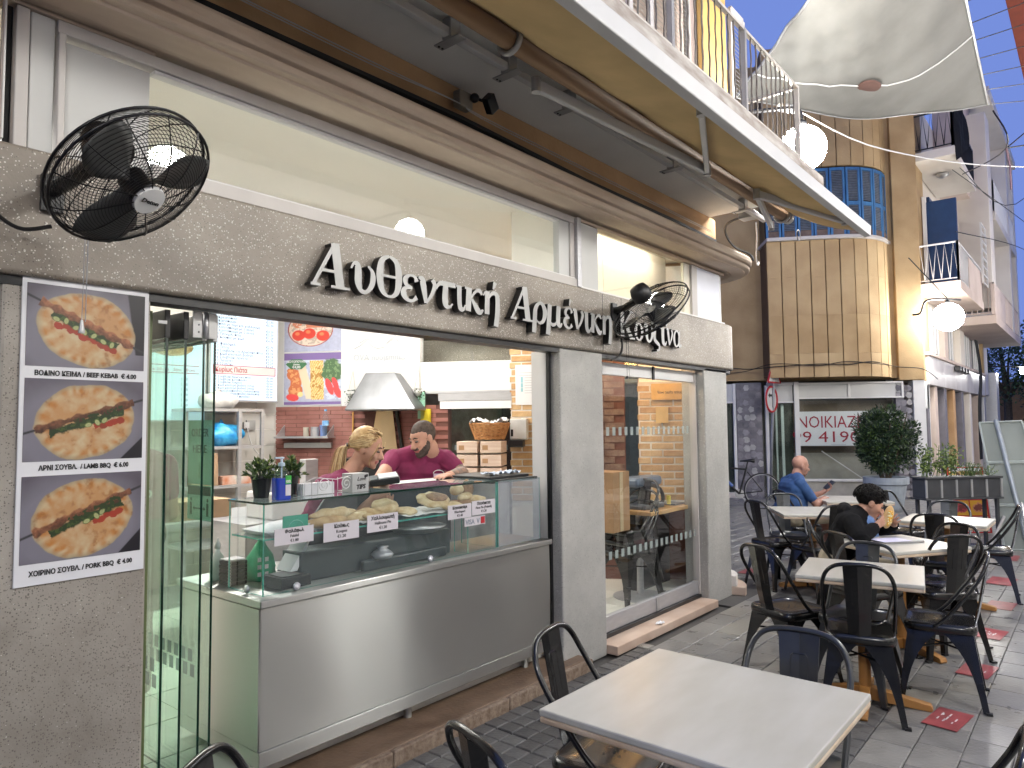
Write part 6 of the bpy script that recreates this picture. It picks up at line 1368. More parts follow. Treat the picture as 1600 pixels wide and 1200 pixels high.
def head_prims(H, s=1.0, sk='skin', lip='lip', skull='skin', jaw=1.0):
    T = lambda x, y, z: tuple(H @ Vector((x * s, y * s, z * s)))
    E_ = lambda x, y, z: H @ Matrix.Translation((x * s, y * s, z * s))
    S = lambda *a: tuple(v * s for v in a)
    return [('e', E_(0, -.015, .035), S(.074, .093, .088), skull), ('e', E_(0, .02, -.012), S(.066, .070, .082), sk), ('e', E_(0, .040, -.068), S(.044 * jaw, .045, .040), sk), ('e', E_(0, .066, -.092), S(.022, .020, .018), sk),
            ('c', T(0, .088, .010), T(0, .107, -.026), .008 * s, .0125 * s, sk), ('c', T(-.010, .094, -.030), T(.010, .094, -.030), .009 * s, .009 * s, sk),
            ('c', T(-.036, .072, .026), T(.036, .072, .026), .012 * s, .012 * s, sk), ('e', E_(-.036, .058, -.022), S(.022, .022, .022), sk), ('e', E_(.036, .058, -.022), S(.022, .022, .022), sk),
            ('c', T(-.018, .083, -.055), T(.018, .083, -.055), .0075 * s, .0075 * s, lip), ('c', T(-.015, .081, -.063), T(.015, .081, -.063), .0075 * s, .0075 * s, lip),
            ('e', E_(-.074, -.006, -.004), S(.010, .019, .030), sk), ('e', E_(.074, -.006, -.004), S(.010, .019, .030), sk), ('c', T(0, -.025, -.05), T(0, -.03, -.11), .050 * s, .052 * s, sk)]
def face_bits(H, parent, s=1.0, browm=None, closed=True, bw=.0032):
    T = lambda x, y, z: H @ Vector((x * s, y * s, z * s))
    q = MB()
    for sg in (-1, 1): q.tube([T(sg * .015, .086, .032), T(sg * .032, .085, .037), T(sg * .050, .072, .030)], [bw * s, (bw + .001) * s, .002 * s], 5)
    q.build('eyebrow', browm or EYEB, parent)
    for sg in (-1, 1):
        q = MB(); q.sph((sg * .032 * s, .0755 * s, .010 * s), (.0135 * s, .010 * s, .008 * s), 10, 8, M4=H); q.build('eye', M('eye_white', (.20, .17, .15), .3, var=0) if 'eye_white' not in MATS else MATS['eye_white'], parent, smooth=True)
        q = MB(); q.tube([T(sg * .020, .083, .006 + .003), T(sg * .032, .0875, .011 if closed else .018), T(sg * .045, .079, .008)], .0026 * s, 5); q.sph((sg * .032 * s, .0845 * s, .008 * s), (.006 * s, .003 * s, .006 * s), 8, 6, M4=H); q.build('eyelashes', EYEB, parent)
def hand_prims(w, d, pn, s=1.0, curl=.5, tag_='skin', thumb=1, spread=.0):
    # w wrist, d pointing to the fingers, pn palm normal; fingers bend toward pn
    w = Vector(w); d = Vector(d).normalized(); pn = Vector(pn); pn = (pn - d * pn.dot(d)).normalized(); sd = d.cross(pn)
    out = [('c', tuple(w), tuple(w + d * .03 * s), .024 * s, .026 * s, tag_)]
    for k in (-1.5, -.5, .5, 1.5): out.append(('c', tuple(w + d * .03 * s + sd * k * .013 * s), tuple(w + d * .088 * s + sd * k * .0205 * s), .0145 * s, .0120 * s, tag_))
    for k, L in ((-1.5, .058), (-.5, .070), (.5, .076), (1.5, .068)):
        p = w + d * .092 * s + sd * k * .0215 * s; a = 0
        for j, fr in enumerate((.45, .32, .25)):
            a += curl * (.9 if j else .7); dd = (d * math.cos(a) + pn * math.sin(a) + sd * k * .06).normalized(); p2 = p + dd * L * fr * s
            out.append(('c', tuple(p), tuple(p2), (.0098 - .0010 * j) * s, (.0090 - .0010 * j) * s, tag_)); p = p2
    p = w + d * .025 * s + sd * thumb * .026 * s; dd = (d * .65 + sd * thumb * .55 + pn * .45).normalized(); p2 = p + dd * .040 * s; out.append(('c', tuple(p), tuple(p2), .0145 * s, .0115 * s, tag_))
    dd = (d * .85 + sd * thumb * .15 + pn * .45).normalized(); p3 = p2 + dd * .030 * s; out.append(('c', tuple(p2), tuple(p3), .0112 * s, .0092 * s, tag_))
    return out
def torso(pel, chest, neck, shL, shR, tg, pt, r=1.0, belly=0.0):
    pel, chest, neck, shL, shR = map(Vector, (pel, chest, neck, shL, shR)); ax = (shR - shL).normalized(); out = []
    for t, w, rr, g in ((0, .085, .125, pt), (.25, .08, .118 + belly, tg), (.5, .08, .115 + belly, tg), (.8, .10, .118, tg), (1.0, .11, .115, tg)):
        c = pel.lerp(chest, t); out.append(('c', tuple(c - ax * w * r), tuple(c + ax * w * r), rr * r * .95, rr * r * .95, g))
    out.append(('c', tuple(shL.lerp(neck, .15)), tuple(shL.lerp(neck, .8)), .062 * r, .07 * r, tg)); out.append(('c', tuple(shR.lerp(neck, .15)), tuple(shR.lerp(neck, .8)), .062 * r, .07 * r, tg))
    out.append(('c', tuple(chest), tuple(chest.lerp(neck, .75)), .11 * r, .08 * r, tg)); return out
def arm_prims(sh, el, wr, slv, tg_s, tg_a, tg_f=None, thick=1.0, loose=1.0):
    sh, el, wr = Vector(sh), Vector(el), Vector(wr); out = [('c', tuple(sh), tuple(sh.lerp(el, min(slv, 1))), .066 * thick * loose, .056 * thick * loose, tg_s)]
    if slv < 1: out += [('c', tuple(sh.lerp(el, slv * .7)), tuple(el), .047 * thick, .040 * thick, tg_a), ('c', tuple(el), tuple(el.lerp(wr, .35)), .041 * thick, .043 * thick, tg_f or tg_a), ('c', tuple(el.lerp(wr, .35)), tuple(wr), .043 * thick, .026 * thick, tg_f or tg_a)]
    else: out += [('c', tuple(el), tuple(el.lerp(wr, .9)), .054 * thick * loose, .042 * thick * loose, tg_s), ('c', tuple(el.lerp(wr, .8)), tuple(wr), .028, .026, tg_f or tg_a)]
    return out
def legs_prims(hips, knees, ankles, toes, tg, shoe='shoe', bare=None, r=1.0):
    out = []
    for h, k, a, t in zip(hips, knees, ankles, toes):
        out += [('c', h, k, .088 * r, .060 * r, tg), ('c', k, tuple(Vector(k).lerp(Vector(a), .35)), .056 * r, .058 * r, bare or tg), ('c', tuple(Vector(k).lerp(Vector(a), .35)), a, .056 * r, .040 * r, bare or tg), ('c', a, t, .042, .036, shoe)]
    return out
def strands(name, mat, parent, paths, r0=.004, r1=.0015, n=4, kind=True):
    q = MB()
    for P in paths:
        P = cr_spline(P, 4); k = len(P); q.tube(P, [r0 + (r1 - r0) * (i / (k - 1)) ** 1.5 for i in range(k)], n, mi=random.choice((0, 0, 1, 2)) if mat is BLOND else 0)
    o = q.build(name, [BLOND, BLOND2, BLOND3] if mat is BLOND else mat, parent, smooth=True)
    return tag(o, kind='stuff') if kind else o

# ---- the woman behind the case
wo_ = thing('person', 'blonde ponytailed woman in maroon t-shirt looking down behind the glass case', 'person', (2.62, 3.62, .1))
H = headM((2.700, 3.440, 1.478), (.52, -.80, -.34), (.15, -.25, .96))
pel = (2.52, 3.72, .98); chest = (2.57, 3.60, 1.24); nk = (2.615, 3.52, 1.345); sL = Vector((2.735, 3.655, 1.285)); sR = Vector((2.475, 3.455, 1.285))
P = head_prims(H, .97, jaw=.92) + [('c', tuple(H @ Vector((0, -.03, -.08))), nk, .046, .048, 'skin'), ('c', nk, (2.60, 3.545, 1.31), .050, .045, 'skin')] + torso(pel, chest, (2.60, 3.545, 1.31), sL, sR, 'shirt', 'trousers', .9)
P += arm_prims(sL, (2.83, 3.55, 1.06), (2.72, 3.33, 1.14), .62, 'shirt', 'skin', thick=.85) + arm_prims(sR, (2.42, 3.32, 1.04), (2.55, 3.22, 1.20), .62, 'shirt', 'skin', thick=.85)
P += hand_prims((2.55, 3.22, 1.20), (.5, -.5, .6), (.5, .3, .1), .9, .5) + hand_prims((2.72, 3.33, 1.14), (-.3, -.7, .35), (0, 0, 1), .9, .4, thumb=-1)
P += legs_prims([(2.45, 3.66, .95), (2.59, 3.80, .95)], [(2.46, 3.62, .55), (2.61, 3.76, .55)], [(2.45, 3.68, .18), (2.60, 3.82, .18)], [(2.51, 3.60, .145), (2.66, 3.74, .145)], 'trousers', r=.92)
body('body', P, {'skin': SKIN, 'lip': LIP, 'shirt': MAROON, 'trousers': DENIM, 'shoe': SHOE}, wo_, .006)
face_bits(H, wo_, .97)
q = MB(); q.sph((0, -.028, .045), (.080, .094, .088), 20, 14, M4=H); q.build('hair_cap', BLOND, wo_, smooth=True)
HT = lambda x, y, z: H @ Vector((x, y, z)); tie = HT(-.005, -.125, -.025); pa = []
for k in range(380):
    a = random.uniform(-1.7, 1.7)
    dirn = Vector((math.sin(a) * .95, .60 - .18 * math.sin(a) ** 2, .62 - .78 * math.sin(a) ** 2)).normalized()
    cc = Vector((0, -.02, .035)); el = lambda d, f=1.0: cc + Vector((d.x * .079, d.y * .098, d.z * .090)) * f
    te = (Vector((-.005, -.125, -.02)) - cc); te = Vector((te.x / .079, te.y / .098, te.z / .090)).normalized(); row = random.uniform(0, .55)
    d0 = (dirn * (1 - row) + Vector((dirn.x * .9, -.1, .95)) * row).normalized(); pts_ = []
    for t in (0, .3, .6, .85): pts_.append(HT(*el((d0 * (1 - t) + te * t).normalized(), random.uniform(1.0, 1.035))))
    pa.append(pts_ + [tie + Vector((random.gauss(0, .006), random.gauss(0, .006), random.gauss(0, .006)))])
strands('hair', BLOND, wo_, pa, .0042, .003)
pa = []
for k in range(90):
    o_ = Vector((random.gauss(0, .012), random.gauss(0, .012), 0)); e = tie + Vector((-.085, -.01, -.185)) + o_ * 1.7 + Vector((0, 0, random.uniform(-.03, .03)))
    pa.append([tie + o_ * .4, tie + Vector((-.035, .005, -.015)) + o_, tie + Vector((-.062, .0, -.09)) + o_ * 1.4, e])
strands('ponytail', BLOND, wo_, pa, .004, .0015)
q = MB(); q.tube([tie + Vector((.010 * math.cos(a) - .006, .014 * math.cos(a), .016 * math.sin(a))) for a in [i * .5 for i in range(13)]], .005, 5, closed=False); q.build('hair_tie', BLACKP, wo_)
pa = [[HT(.06, .072, .06), HT(.078, .072, .01), HT(.074, .055, -.05), HT(.060, .06, -.08)], [HT(.055, .078, .07), HT(.074, .078, .03), HT(.073, .066, -.02)], [HT(-.06, .072, .06), HT(-.078, .07, .01), HT(-.072, .06, -.05)]]
strands('loose_strand', BLOND, wo_, [[p + Vector((random.gauss(0, .003),) * 3) for p in pp] for pp in pa for _ in range(5)], .002, .001)
wo_.location.x += .035; wo_.location.y -= .04; wo_.location.z += .01

# ---- the cook
ck = thing('person', 'bearded cook in maroon t-shirt with tattooed arm and black glove reaching out', 'person', (3.5, 3.8, .1))
H = headM((3.455, 3.665, 1.535), (-.66, .05, -.42), (-.25, .1, .95))
H = headM((3.445, 3.675, 1.535), (-.86, .14, -.36), (-.3, .05, .95))
pel = (3.52, 3.86, 1.0); chest = (3.49, 3.79, 1.31); nk = (3.485, 3.735, 1.44); sR = Vector((3.345, 3.875, 1.395)); sL = Vector((3.615, 3.625, 1.385))
P = head_prims(H, 1.02, skull='hair', sk='skin') + [('c', tuple(H @ Vector((0, -.03, -.08))), nk, .056, .064, 'skin')] + torso(pel, chest, nk, sR, sL, 'shirt', 'trousers', .93, belly=.015)
P += [('c', tuple(H @ Vector((-.045, .03, -.055))), tuple(H @ Vector((0, .075, -.095))), .030, .024, 'beard'), ('c', tuple(H @ Vector((.045, .03, -.055))), tuple(H @ Vector((0, .075, -.095))), .030, .024, 'beard'), ('c', tuple(H @ Vector((-.022, .090, -.044))), tuple(H @ Vector((.022, .090, -.044))), .009, .009, 'beard'), ('e', H @ Matrix.Translation((0, .052, -.085)), (.046, .044, .034), 'beard'), ('c', tuple(H @ Vector((-.066, .01, -.02))), tuple(H @ Vector((-.045, .035, -.07))), .014, .022, 'beard'), ('c', tuple(H @ Vector((.066, .01, -.02))), tuple(H @ Vector((.045, .035, -.07))), .014, .022, 'beard')]
P += arm_prims(sR, (3.12, 3.76, 1.265), (2.965, 3.50, 1.275), .42, 'shirt', 'skin', thick=1.05) + arm_prims(sL, (3.62, 3.46, 1.29), (3.38, 3.33, 1.300), .55, 'shirt', 'tattoo', 'tattoo', thick=1.08)
P += hand_prims((2.965, 3.50, 1.275), (-.62, -.62, .10), (-.3, .3, -.8), 1.0, .45, tag_='glove') + hand_prims((3.38, 3.33, 1.300), (-.9, -.15, -.02), (0, 0, -1), 1.0, .15, tag_='skin')
P += legs_prims([(3.45, 3.93, .97), (3.60, 3.80, .97)], [(3.46, 3.95, .55), (3.62, 3.82, .55)], [(3.47, 3.99, .18), (3.63, 3.86, .18)], [(3.38, 3.93, .145), (3.54, 3.80, .145)], 'trousers')
body('body', P, {'skin': SKIN, 'lip': LIP, 'shirt': MAROON, 'trousers': DENIM, 'shoe': SHOE, 'hair': BROWNH, 'beard': BROWNH, 'glove': BLACKP, 'tattoo': TATT}, ck, .006)
face_bits(H, ck, 1.02, bw=.0042)
# forehead stays bare: a skin patch in front of the cropped hair
q = MB(); q.sph((0, .012, .030), (.0735, .0715, .062), 18, 12, M4=H @ Matrix.Scale(1.02, 4)); q.build('forehead', SKIN, ck, smooth=True)
cl = frame((3.56, 3.555, 1.30), (.72, -.68, 0), (0, 0, 1))
em = thing; q = MB(); 
LG = frame((3.545, 3.628, 1.285), (.74, -.67, 0), (0, 0, 1))
q = MB(); q.box(-.035, .035, -.022, .004, 0, .004, M4=LG @ Matrix.Translation((0, 0, .045))); q.build('chest_print', M('pale_lilac_print', (.50, .40, .52), .7), ck, bevel=.003)
q = MB(); q.tube([LG @ Vector((.036 * math.cos(R(a)), .006 + .022 * math.sin(R(a)), .047)) for a in range(0, 181, 20)], .0035, 4); q.build('chest_print_arc', WHITEP, ck)

# ---- the man eating
em_ = thing('person', 'dark haired man in black hooded jacket biting into a filled pita', 'person', (5.98, 1.58, 0))
H = headM((6.010, 1.400, .985), (.40, -.80, -.42), (.35, -.35, .87))
H = headM((6.000, 1.405, .990), (.30, -.86, -.48), (.30, -.38, .87))
pel = (5.97, 1.66, .55); chest = (5.975, 1.545, .83); nk = (5.985, 1.485, .915); sR = Vector((5.80, 1.49, .865)); sL = Vector((6.165, 1.57, .865))
P = head_prims(H, .98, jaw=1.0) + [('c', tuple(H @ Vector((0, -.03, -.08))), nk, .052, .060, 'skin')] + torso(pel, chest, nk, sR, sL, 'jacket', 'trousers', 1.08)
P += [('c', (5.90, 1.57, .93), (6.06, 1.61, .935), .055, .055, 'jacket'), ('c', (5.965, 1.42, .87), (5.93, 1.40, .72), .045, .05, 'shirt'), ('c', (6.01, 1.415, .87), (5.98, 1.39, .72), .04, .045, 'shirt')]
P += arm_prims(sR, (5.66, 1.40, .775), (5.83, 1.345, .835), 1.0, 'jacket', 'skin', thick=1.0, loose=1.12) + arm_prims(sL, (6.27, 1.40, .775), (6.08, 1.265, .835), 1.0, 'jacket', 'skin', thick=1.0, loose=1.12)
P += hand_prims((5.83, 1.345, .838), (.62, -.42, .40), (.45, .3, .25), .95, .62, thumb=-1) + hand_prims((6.08, 1.265, .835), (-.75, -.1, .35), (-.1, -.5, .5), .95, .62, thumb=1)
P += legs_prims([(5.90, 1.62, .53), (6.06, 1.66, .53)], [(5.86, 1.24, .50), (6.06, 1.24, .50)], [(5.86, 1.22, .12), (6.08, 1.22, .12)], [(5.84, 1.10, .05), (6.08, 1.10, .05)], 'trousers')
body('body', P, {'skin': SKIN2, 'lip': LIP, 'jacket': BLKCLOTH, 'shirt': LBLUE, 'trousers': KHAKI, 'shoe': SHOE}, em_, .0055, 4)
face_bits(H, em_, .98, browm=DARKH, bw=.0048)
q = MB(); q.sph((0, -.026, .044), (.082, .100, .088), 20, 14, M4=H); q.build('hair_cap', DARKH, em_, smooth=True)
pa = []
for k in range(420):
    a = random.uniform(0, 6.283); e = math.acos(random.uniform(-.25, 1)); n = Vector((math.sin(e) * math.cos(a), math.sin(e) * math.sin(a), math.cos(e)))
    if n.y > .55 and n.z < .35: continue
    if n.z < -.05 and n.y > -.2: continue
    c = Vector((n.x * .080, -.022 + n.y * .098, .040 + n.z * .088)); t1 = n.orthogonal().normalized(); t2 = n.cross(t1); ph = random.uniform(0, 6.28); rr = random.uniform(.011, .021)
    pa.append([HT2 for HT2 in (H @ (c + n * (.004 + .008 * j * .5) + (t1 * math.cos(ph + j * 1.3) + t2 * math.sin(ph + j * 1.3)) * rr) for j in range(6))])
strands('curly_hair', DARKH, em_, pa, .0045, .002)
pt_ = thing('filled_pita', 'golden pita with yellow filling held to the mouth by both hands', 'food', (5.965, 1.30, .92))
Fp = frame((5.955, 1.275, .905), (.80, -.60, -.0), (-.25, -.15, .95))
q = MB(); q.sph((0, 0, 0), (.048, .092, .014), 24, 12, M4=Fp); q.v = [tuple(Vector(v)) for v in q.v]; q.build('pita_bread', M('golden_pita', (.58, .36, .14), .6, col2=(.72, .52, .28), scale=14, bump=.3), pt_, smooth=True)
q = MB()
for k in range(46): 
    a = random.uniform(0, 6.28); r_ = random.uniform(0, 1) ** .5; q.sph((0, 0, 0), (random.uniform(.004, .009), random.uniform(.008, .016), .005), 6, 4, M4=Fp @ Matrix.Translation((.024 * r_ * math.cos(a), .062 * r_ * math.sin(a), .0145)) @ Matrix.Rotation(random.uniform(0, 3), 4, 'Z'), mi=random.choice((0, 0, 1)))
q.build('filling', [M('yellow_filling', (.75, .42, .04), .5), M('pale_filling', (.76, .68, .40), .5)], pt_, smooth=True)
wt = MB(); wt.tube([Vector((6.10, 1.275, .822)) + Vector((.0, .03 * math.cos(a), .03 * math.sin(a))) for a in [i * .5 for i in range(13)]], .004, 4); wt.build('watch', ALU, em_)
lpt = thing('laptop', 'closed grey laptop with a white sheet on it in front of the eating man', 'laptop', (5.80, 1.20, .751))
ml_ = Matrix.Translation((5.80, 1.21, .751)) @ Matrix.Rotation(R(-38), 4, 'Z')
q = MB(); q.box(-.15, .17, -.10, .12, 0, .016, M4=ml_); q.build('laptop_body', GREYM, lpt, bevel=.003); q = MB(); q.box(-.17, .06, -.11, .06, .0165, .0175, M4=ml_); q.build('paper_sheet', M('lilac_paper', (.55, .54, .70), .5), lpt)

# ---- the man in blue with a phone
bm = thing('person', 'bald man in blue t-shirt and beige shorts looking at his phone', 'person', (8.45, 2.75, 0))
H = headM((8.545, 2.735, 1.115), (.62, -.70, -.22), (.05, -.05, 1))
pel = (8.42, 2.84, .54); chest = (8.45, 2.80, .86); nk = (8.50, 2.765, .98); sR = Vector((8.31, 2.67, .93)); sL = Vector((8.61, 2.93, .92))
P = head_prims(H, 1.0) + [('c', tuple(H @ Vector((0, -.03, -.08))), nk, .054, .062, 'skin')] + torso(pel, chest, nk, sR, sL, 'shirt', 'trousers', 1.1, belly=.03)
P += arm_prims(sR, (8.38, 2.52, .70), (8.62, 2.50, .755), .68, 'shirt', 'skin', thick=1.05) + arm_prims(sL, (8.74, 2.76, .72), (8.72, 2.56, .80), .68, 'shirt', 'skin', thick=1.05)
P += hand_prims((8.72, 2.56, .80), (.25, -.55, .45), (-.4, .1, .6), 1.0, .55) + hand_prims((8.62, 2.50, .755), (.6, .1, -.05), (0, 0, -1), 1.0, .3, thumb=-1)
P += legs_prims([(8.40, 2.72, .53), (8.52, 2.84, .53)], [(8.66, 2.42, .53), (8.82, 2.58, .53)], [(8.68, 2.38, .12), (8.84, 2.54, .12)], [(8.74, 2.30, .05), (8.92, 2.46, .05)], 'trousers', bare='skin')
body('body', P, {'skin': SKINR, 'lip': LIP, 'shirt': NAVY, 'trousers': KHAKI, 'shoe': SHOE}, bm, .0075, 4)
face_bits(H, bm, 1.0)
q = MB(); q.sph((0, .055, -.075), (.034, .034, .026), 12, 8, M4=H); q.build('goatee', BROWNH, bm, smooth=True)
ph = thing('phone', 'dark phone in the hand of the man in blue', 'phone', (8.74, 2.49, .90)); q = MB(); q.box(-.036, .036, -.07, .07, -.004, .004, M4=frame((8.765, 2.485, .895), (.45, .8, .2), (.55, -.45, .55))); q.build('phone_body', BLACKP, ph, bevel=.002)

# ---- someone standing inside behind the folded glass, and a passer-by at the right edge
gp = thing('person', 'staff member in maroon t-shirt and dark apron standing behind the folded glass', 'person', (1.72, 4.2, .1))
H = headM((1.70, 4.22, 1.60), (.2, .95, -.15), (0, 0, 1))
P = head_prims(H, 1.0, skull='cap') + [('c', (1.70, 4.20, 1.54), (1.70, 4.20, 1.45), .052, .06, 'skin')] + torso((1.70, 4.22, 1.02), (1.70, 4.20, 1.34), (1.70, 4.20, 1.47), (1.50, 4.20, 1.41), (1.90, 4.20, 1.41), 'shirt', 'trousers', 1.05)
P += arm_prims((1.50, 4.20, 1.41), (1.44, 4.24, 1.12), (1.52, 4.42, 1.05), .55, 'shirt', 'skin') + arm_prims((1.90, 4.20, 1.41), (1.97, 4.26, 1.12), (1.88, 4.44, 1.05), .55, 'shirt', 'skin')
P += hand_prims((1.52, 4.42, 1.05), (.1, 1, 0), (0, 0, -1)) + hand_prims((1.88, 4.44, 1.05), (-.1, 1, 0), (0, 0, -1), thumb=-1)
P += legs_prims([(1.61, 4.22, .98), (1.79, 4.22, .98)], [(1.60, 4.24, .55), (1.80, 4.24, .55)], [(1.60, 4.20, .18), (1.80, 4.20, .18)], [(1.58, 4.32, .145), (1.82, 4.32, .145)], 'trousers')
body('body', P, {'skin': SKIN, 'lip': LIP, 'shirt': MAROON, 'trousers': DENIM, 'shoe': SHOE, 'cap': M('grey_green_cap', (.15, .20, .17), .8)}, gp, .009, 4)
q = MB(); q.box(1.56, 1.84, 4.062, 4.072, .62, 1.12); q.build('apron_back', APRON, gp, bevel=.02)
text('shirt_print', 'AVO', .045, frame((1.70, 4.060, 1.24), (1, 0, 0), (0, 0, 1)), WHITEP, gp, bold=.05, align='CENTER'); text('shirt_print', 'Tel: 22', .02, frame((1.70, 4.060, 1.19), (1, 0, 0), (0, 0, 1)), WHITEP, gp, align='CENTER')
pb_ = thing('person', 'black haired passer-by in dark clothes cut off by the right edge', 'person', (12.4, .87, 0))
H = headM((12.40, .80, 1.60), (.9, .1, -.1), (0, 0, 1))
P = head_prims(H, 1.0, skull='hair') + [('c', (12.4, .80, 1.54), (12.4, .80, 1.45), .052, .06, 'skin')] + torso((12.4, .80, 1.0), (12.4, .80, 1.34), (12.4, .80, 1.47), (12.4, 1.0, 1.41), (12.4, .60, 1.41), 'shirt', 'trousers', 1.0)
P += arm_prims((12.4, 1.0, 1.41), (12.42, 1.06, 1.12), (12.52, 1.02, .9), 1.0, 'shirt', 'skin') + arm_prims((12.4, .60, 1.41), (12.42, .54, 1.12), (12.52, .58, .9), 1.0, 'shirt', 'skin')
P += hand_prims((12.52, 1.02, .9), (.3, 0, -1), (0, -1, 0)) + hand_prims((12.52, .58, .9), (.3, 0, -1), (0, 1, 0), thumb=-1)
P += legs_prims([(12.4, .89, .94), (12.4, .71, .94)], [(12.44, .90, .5), (12.36, .70, .5)], [(12.40, .90, .09), (12.28, .70, .09)], [(12.52, .90, .05), (12.40, .70, .05)], 'trousers')
body('body', P, {'skin': SKIN2, 'lip': LIP, 'shirt': M('midnight_jacket', (.012, .018, .04), .8), 'trousers': DENIM, 'shoe': SHOE, 'hair': DARKH}, pb_, .011, 3)
# ================================================================== tower building across the side street
T0 = (16.9, 3.1)
def T2(s, o=0.0, z=0.0): return Vector((T0[0] + EX * s - EY * o, T0[1] + EY * s + EX * o, z))     # o = distance toward the camera side
def tbox(mb, s0, s1, o0, o1, z0, z1, mi=0):
    pts = [T2(s0, o0), T2(s1, o0), T2(s1, o1), T2(s0, o1)]; mb.prism([(p.x, p.y) for p in pts][::-1], z0, z1, mi); return mb
tb = thing('corner_house', 'ochre stone corner house with a curved bay, blue shutters above and empty shop below', 'building', (T0[0], T0[1], 0))
q = tbox(MB(), .02, 12, -8, -.02, 2.55, 9.6); q.build('stone_wall', STONE, tb)
q = tbox(MB(), .02, 12, -8, -.6, -.05, 2.549); q.build('shop_core', M('dark_interior', (.10, .095, .085), .8), tb)
q = tbox(MB(), -.26, .24, -.3, .10, 2.50, 9.6); q.build('stone_pier', STONE, tb, bevel=.01)
# the bay: straight then curving away at the right
bay = []
for s in np.arange(2.95, 1.45, -.295): bay.append((s, .72))
for a in range(0, 69, 6): bay.append((1.45 - 1.22 * math.sin(R(a)), .72 - 1.22 * (1 - math.cos(R(a)))))
while len(bay) > 30: bay.pop()
def bayring(z, off=0):
    return [T2(s, o + off, z) for s, o in bay]
cur = bay
# resample to equal strips of .2955
Ls = [0]
for i in range(1, len(cur)): Ls.append(Ls[-1] + math.hypot(cur[i][0] - cur[i - 1][0], cur[i][1] - cur[i - 1][1]))
def at_len(l):
    for i in range(1, len(cur)):
        if l <= Ls[i] + 1e-9: t = (l - Ls[i - 1]) / (Ls[i] - Ls[i - 1]); return (cur[i - 1][0] + (cur[i][0] - cur[i - 1][0]) * t, cur[i - 1][1] + (cur[i][1] - cur[i - 1][1]) * t)
    return cur[-1]
NS = int(Ls[-1] / .29); SWD = Ls[-1] / NS
def strip(l0, l1, z0, z1, mat, name, inn=-.06, out=0.0, parent=tb, bevel=.0):
    a, b_ = at_len(l0), at_len(l1); d = Vector((b_[0] - a[0], b_[1] - a[1])).normalized(); n = Vector((-d.y, d.x)) * (1 if d.x < 0 else 1)
    n = Vector((d.y, -d.x)); 
    if n.y < 0 and abs(n.y) > .2: n = -n
    if n.y < 0: n = -n
    pts = [T2(a[0] + n.x * inn, a[1] + n.y * inn), T2(b_[0] + n.x * inn, b_[1] + n.y * inn), T2(b_[0] + n.x * out, b_[1] + n.y * out), T2(a[0] + n.x * out, a[1] + n.y * out)]
    q = MB(); q.prism([(p.x, p.y) for p in pts], z0, z1)
    me = q; o = me.build(name, mat, parent, bevel=bevel); return o
core = MB(); pts = [T2(s, o - .065) for s, o in cur] + [T2(.2, -.3), T2(2.95, -.3)]
core.prism([(p.x, p.y) for p in pts], 2.60, 5.42); JSH = M('joint_shadow_stone', (.14, .085, .04), .9); core.build('bay_core', JSH, tb)
core = MB(); core.prism([(p.x, p.y) for p in pts], 6.98, 9.6); core.build('bay_core', JSH, tb)
SV = [STONE, M('yellow_stone_b', (.35, .23, .11), .85, col2=(.48, .34, .18), scale=1.9, bump=.35, bscale=40, det=7), M('yellow_stone_c', (.40, .27, .14), .85, col2=(.55, .40, .22), scale=1.4, bump=.35, bscale=40, det=7)]
for i in range(NS):
    g = .010
    for (z0, z1) in ((2.56, 3.05), (3.0515, 3.85), (3.8515, 4.65), (4.6515, 5.42), (6.98, 7.8), (7.8015, 8.7), (8.7015, 9.6)):
        strip(i * SWD + g, (i + 1) * SWD - g, z0, z1, SV[(i * 3 + int(z0 * 7)) % 3], 'stone_block', bevel=.002, out=(i % 2) * .003)
# slanted soffit shadow line below the bay, sill and shutters
q = MB(); pts = [T2(s, o + .07) for s, o in cur] + [T2(.2, -.1), T2(3.0, -.1)]; q.prism([(p.x, p.y) for p in pts], 5.425, 5.50); q.build('sill', OFFW, tb, bevel=.01)
SHB = M('faded_blue_paint', (.03, .12, .30), .6, col2=(.05, .19, .40), scale=6, bump=.4, bscale=40, det=8, stretch=(1, 1, .4)); SLT = M('dusty_slat_blue', (.075, .10, .14), .7, col2=(.13, .15, .19), scale=12); SHW = M('bare_weathered_wood', (.10, .07, .06), .8, col2=(.17, .12, .10), scale=10)
q = MB(); pts = [T2(s, o - .12) for s, o in cur] + [T2(.2, -.1), T2(2.95, -.1)]; q.prism([(p.x, p.y) for p in pts], 5.50, 6.98); q.build('window_dark', BLACKM, tb)
nsh = 9; wsh = Ls[-1] / nsh
for i in range(nsh):
    l0 = i * wsh; a, b_ = at_len(l0 + .01), at_len(l0 + wsh - .01); A_, B_ = T2(a[0], a[1] - .03), T2(b_[0], b_[1] - .03); Lh = (B_ - A_).length
    Fm = frame((A_.x, A_.y, 5.52), B_ - A_, (0, 0, 1)); 
    if Fm.col[2].y * 1 > 0 and Fm.col[2].x > 0: pass
    q = MB(); st_ = .045
    for (x0, x1, z0, z1) in ((0, st_, 0, 1.42), (Lh - st_, Lh, 0, 1.42), (st_, Lh - st_, .62, .70), (st_, Lh - st_, 1.36, 1.42)): q.box(x0, x1, z0, z1, -.02, .02, M4=Fm)
    sh_ = q.build('shutter', SHB, tb, bevel=.003); q = MB(); q.box(st_, Lh - st_, 0, .12, -.019, .019, M4=Fm); q.build('bottom_board', SHW, sh_)
    q = MB(); z = .135
    while z < 1.35:
        if not .60 < z < .70: q.box(st_, Lh - st_, z, z + .020, -.010, .012, M4=Fm @ Matrix.Translation((0, 0, 0)))
        z += .035
    tag(q.build('slat', SLT, sh_), kind='stuff')
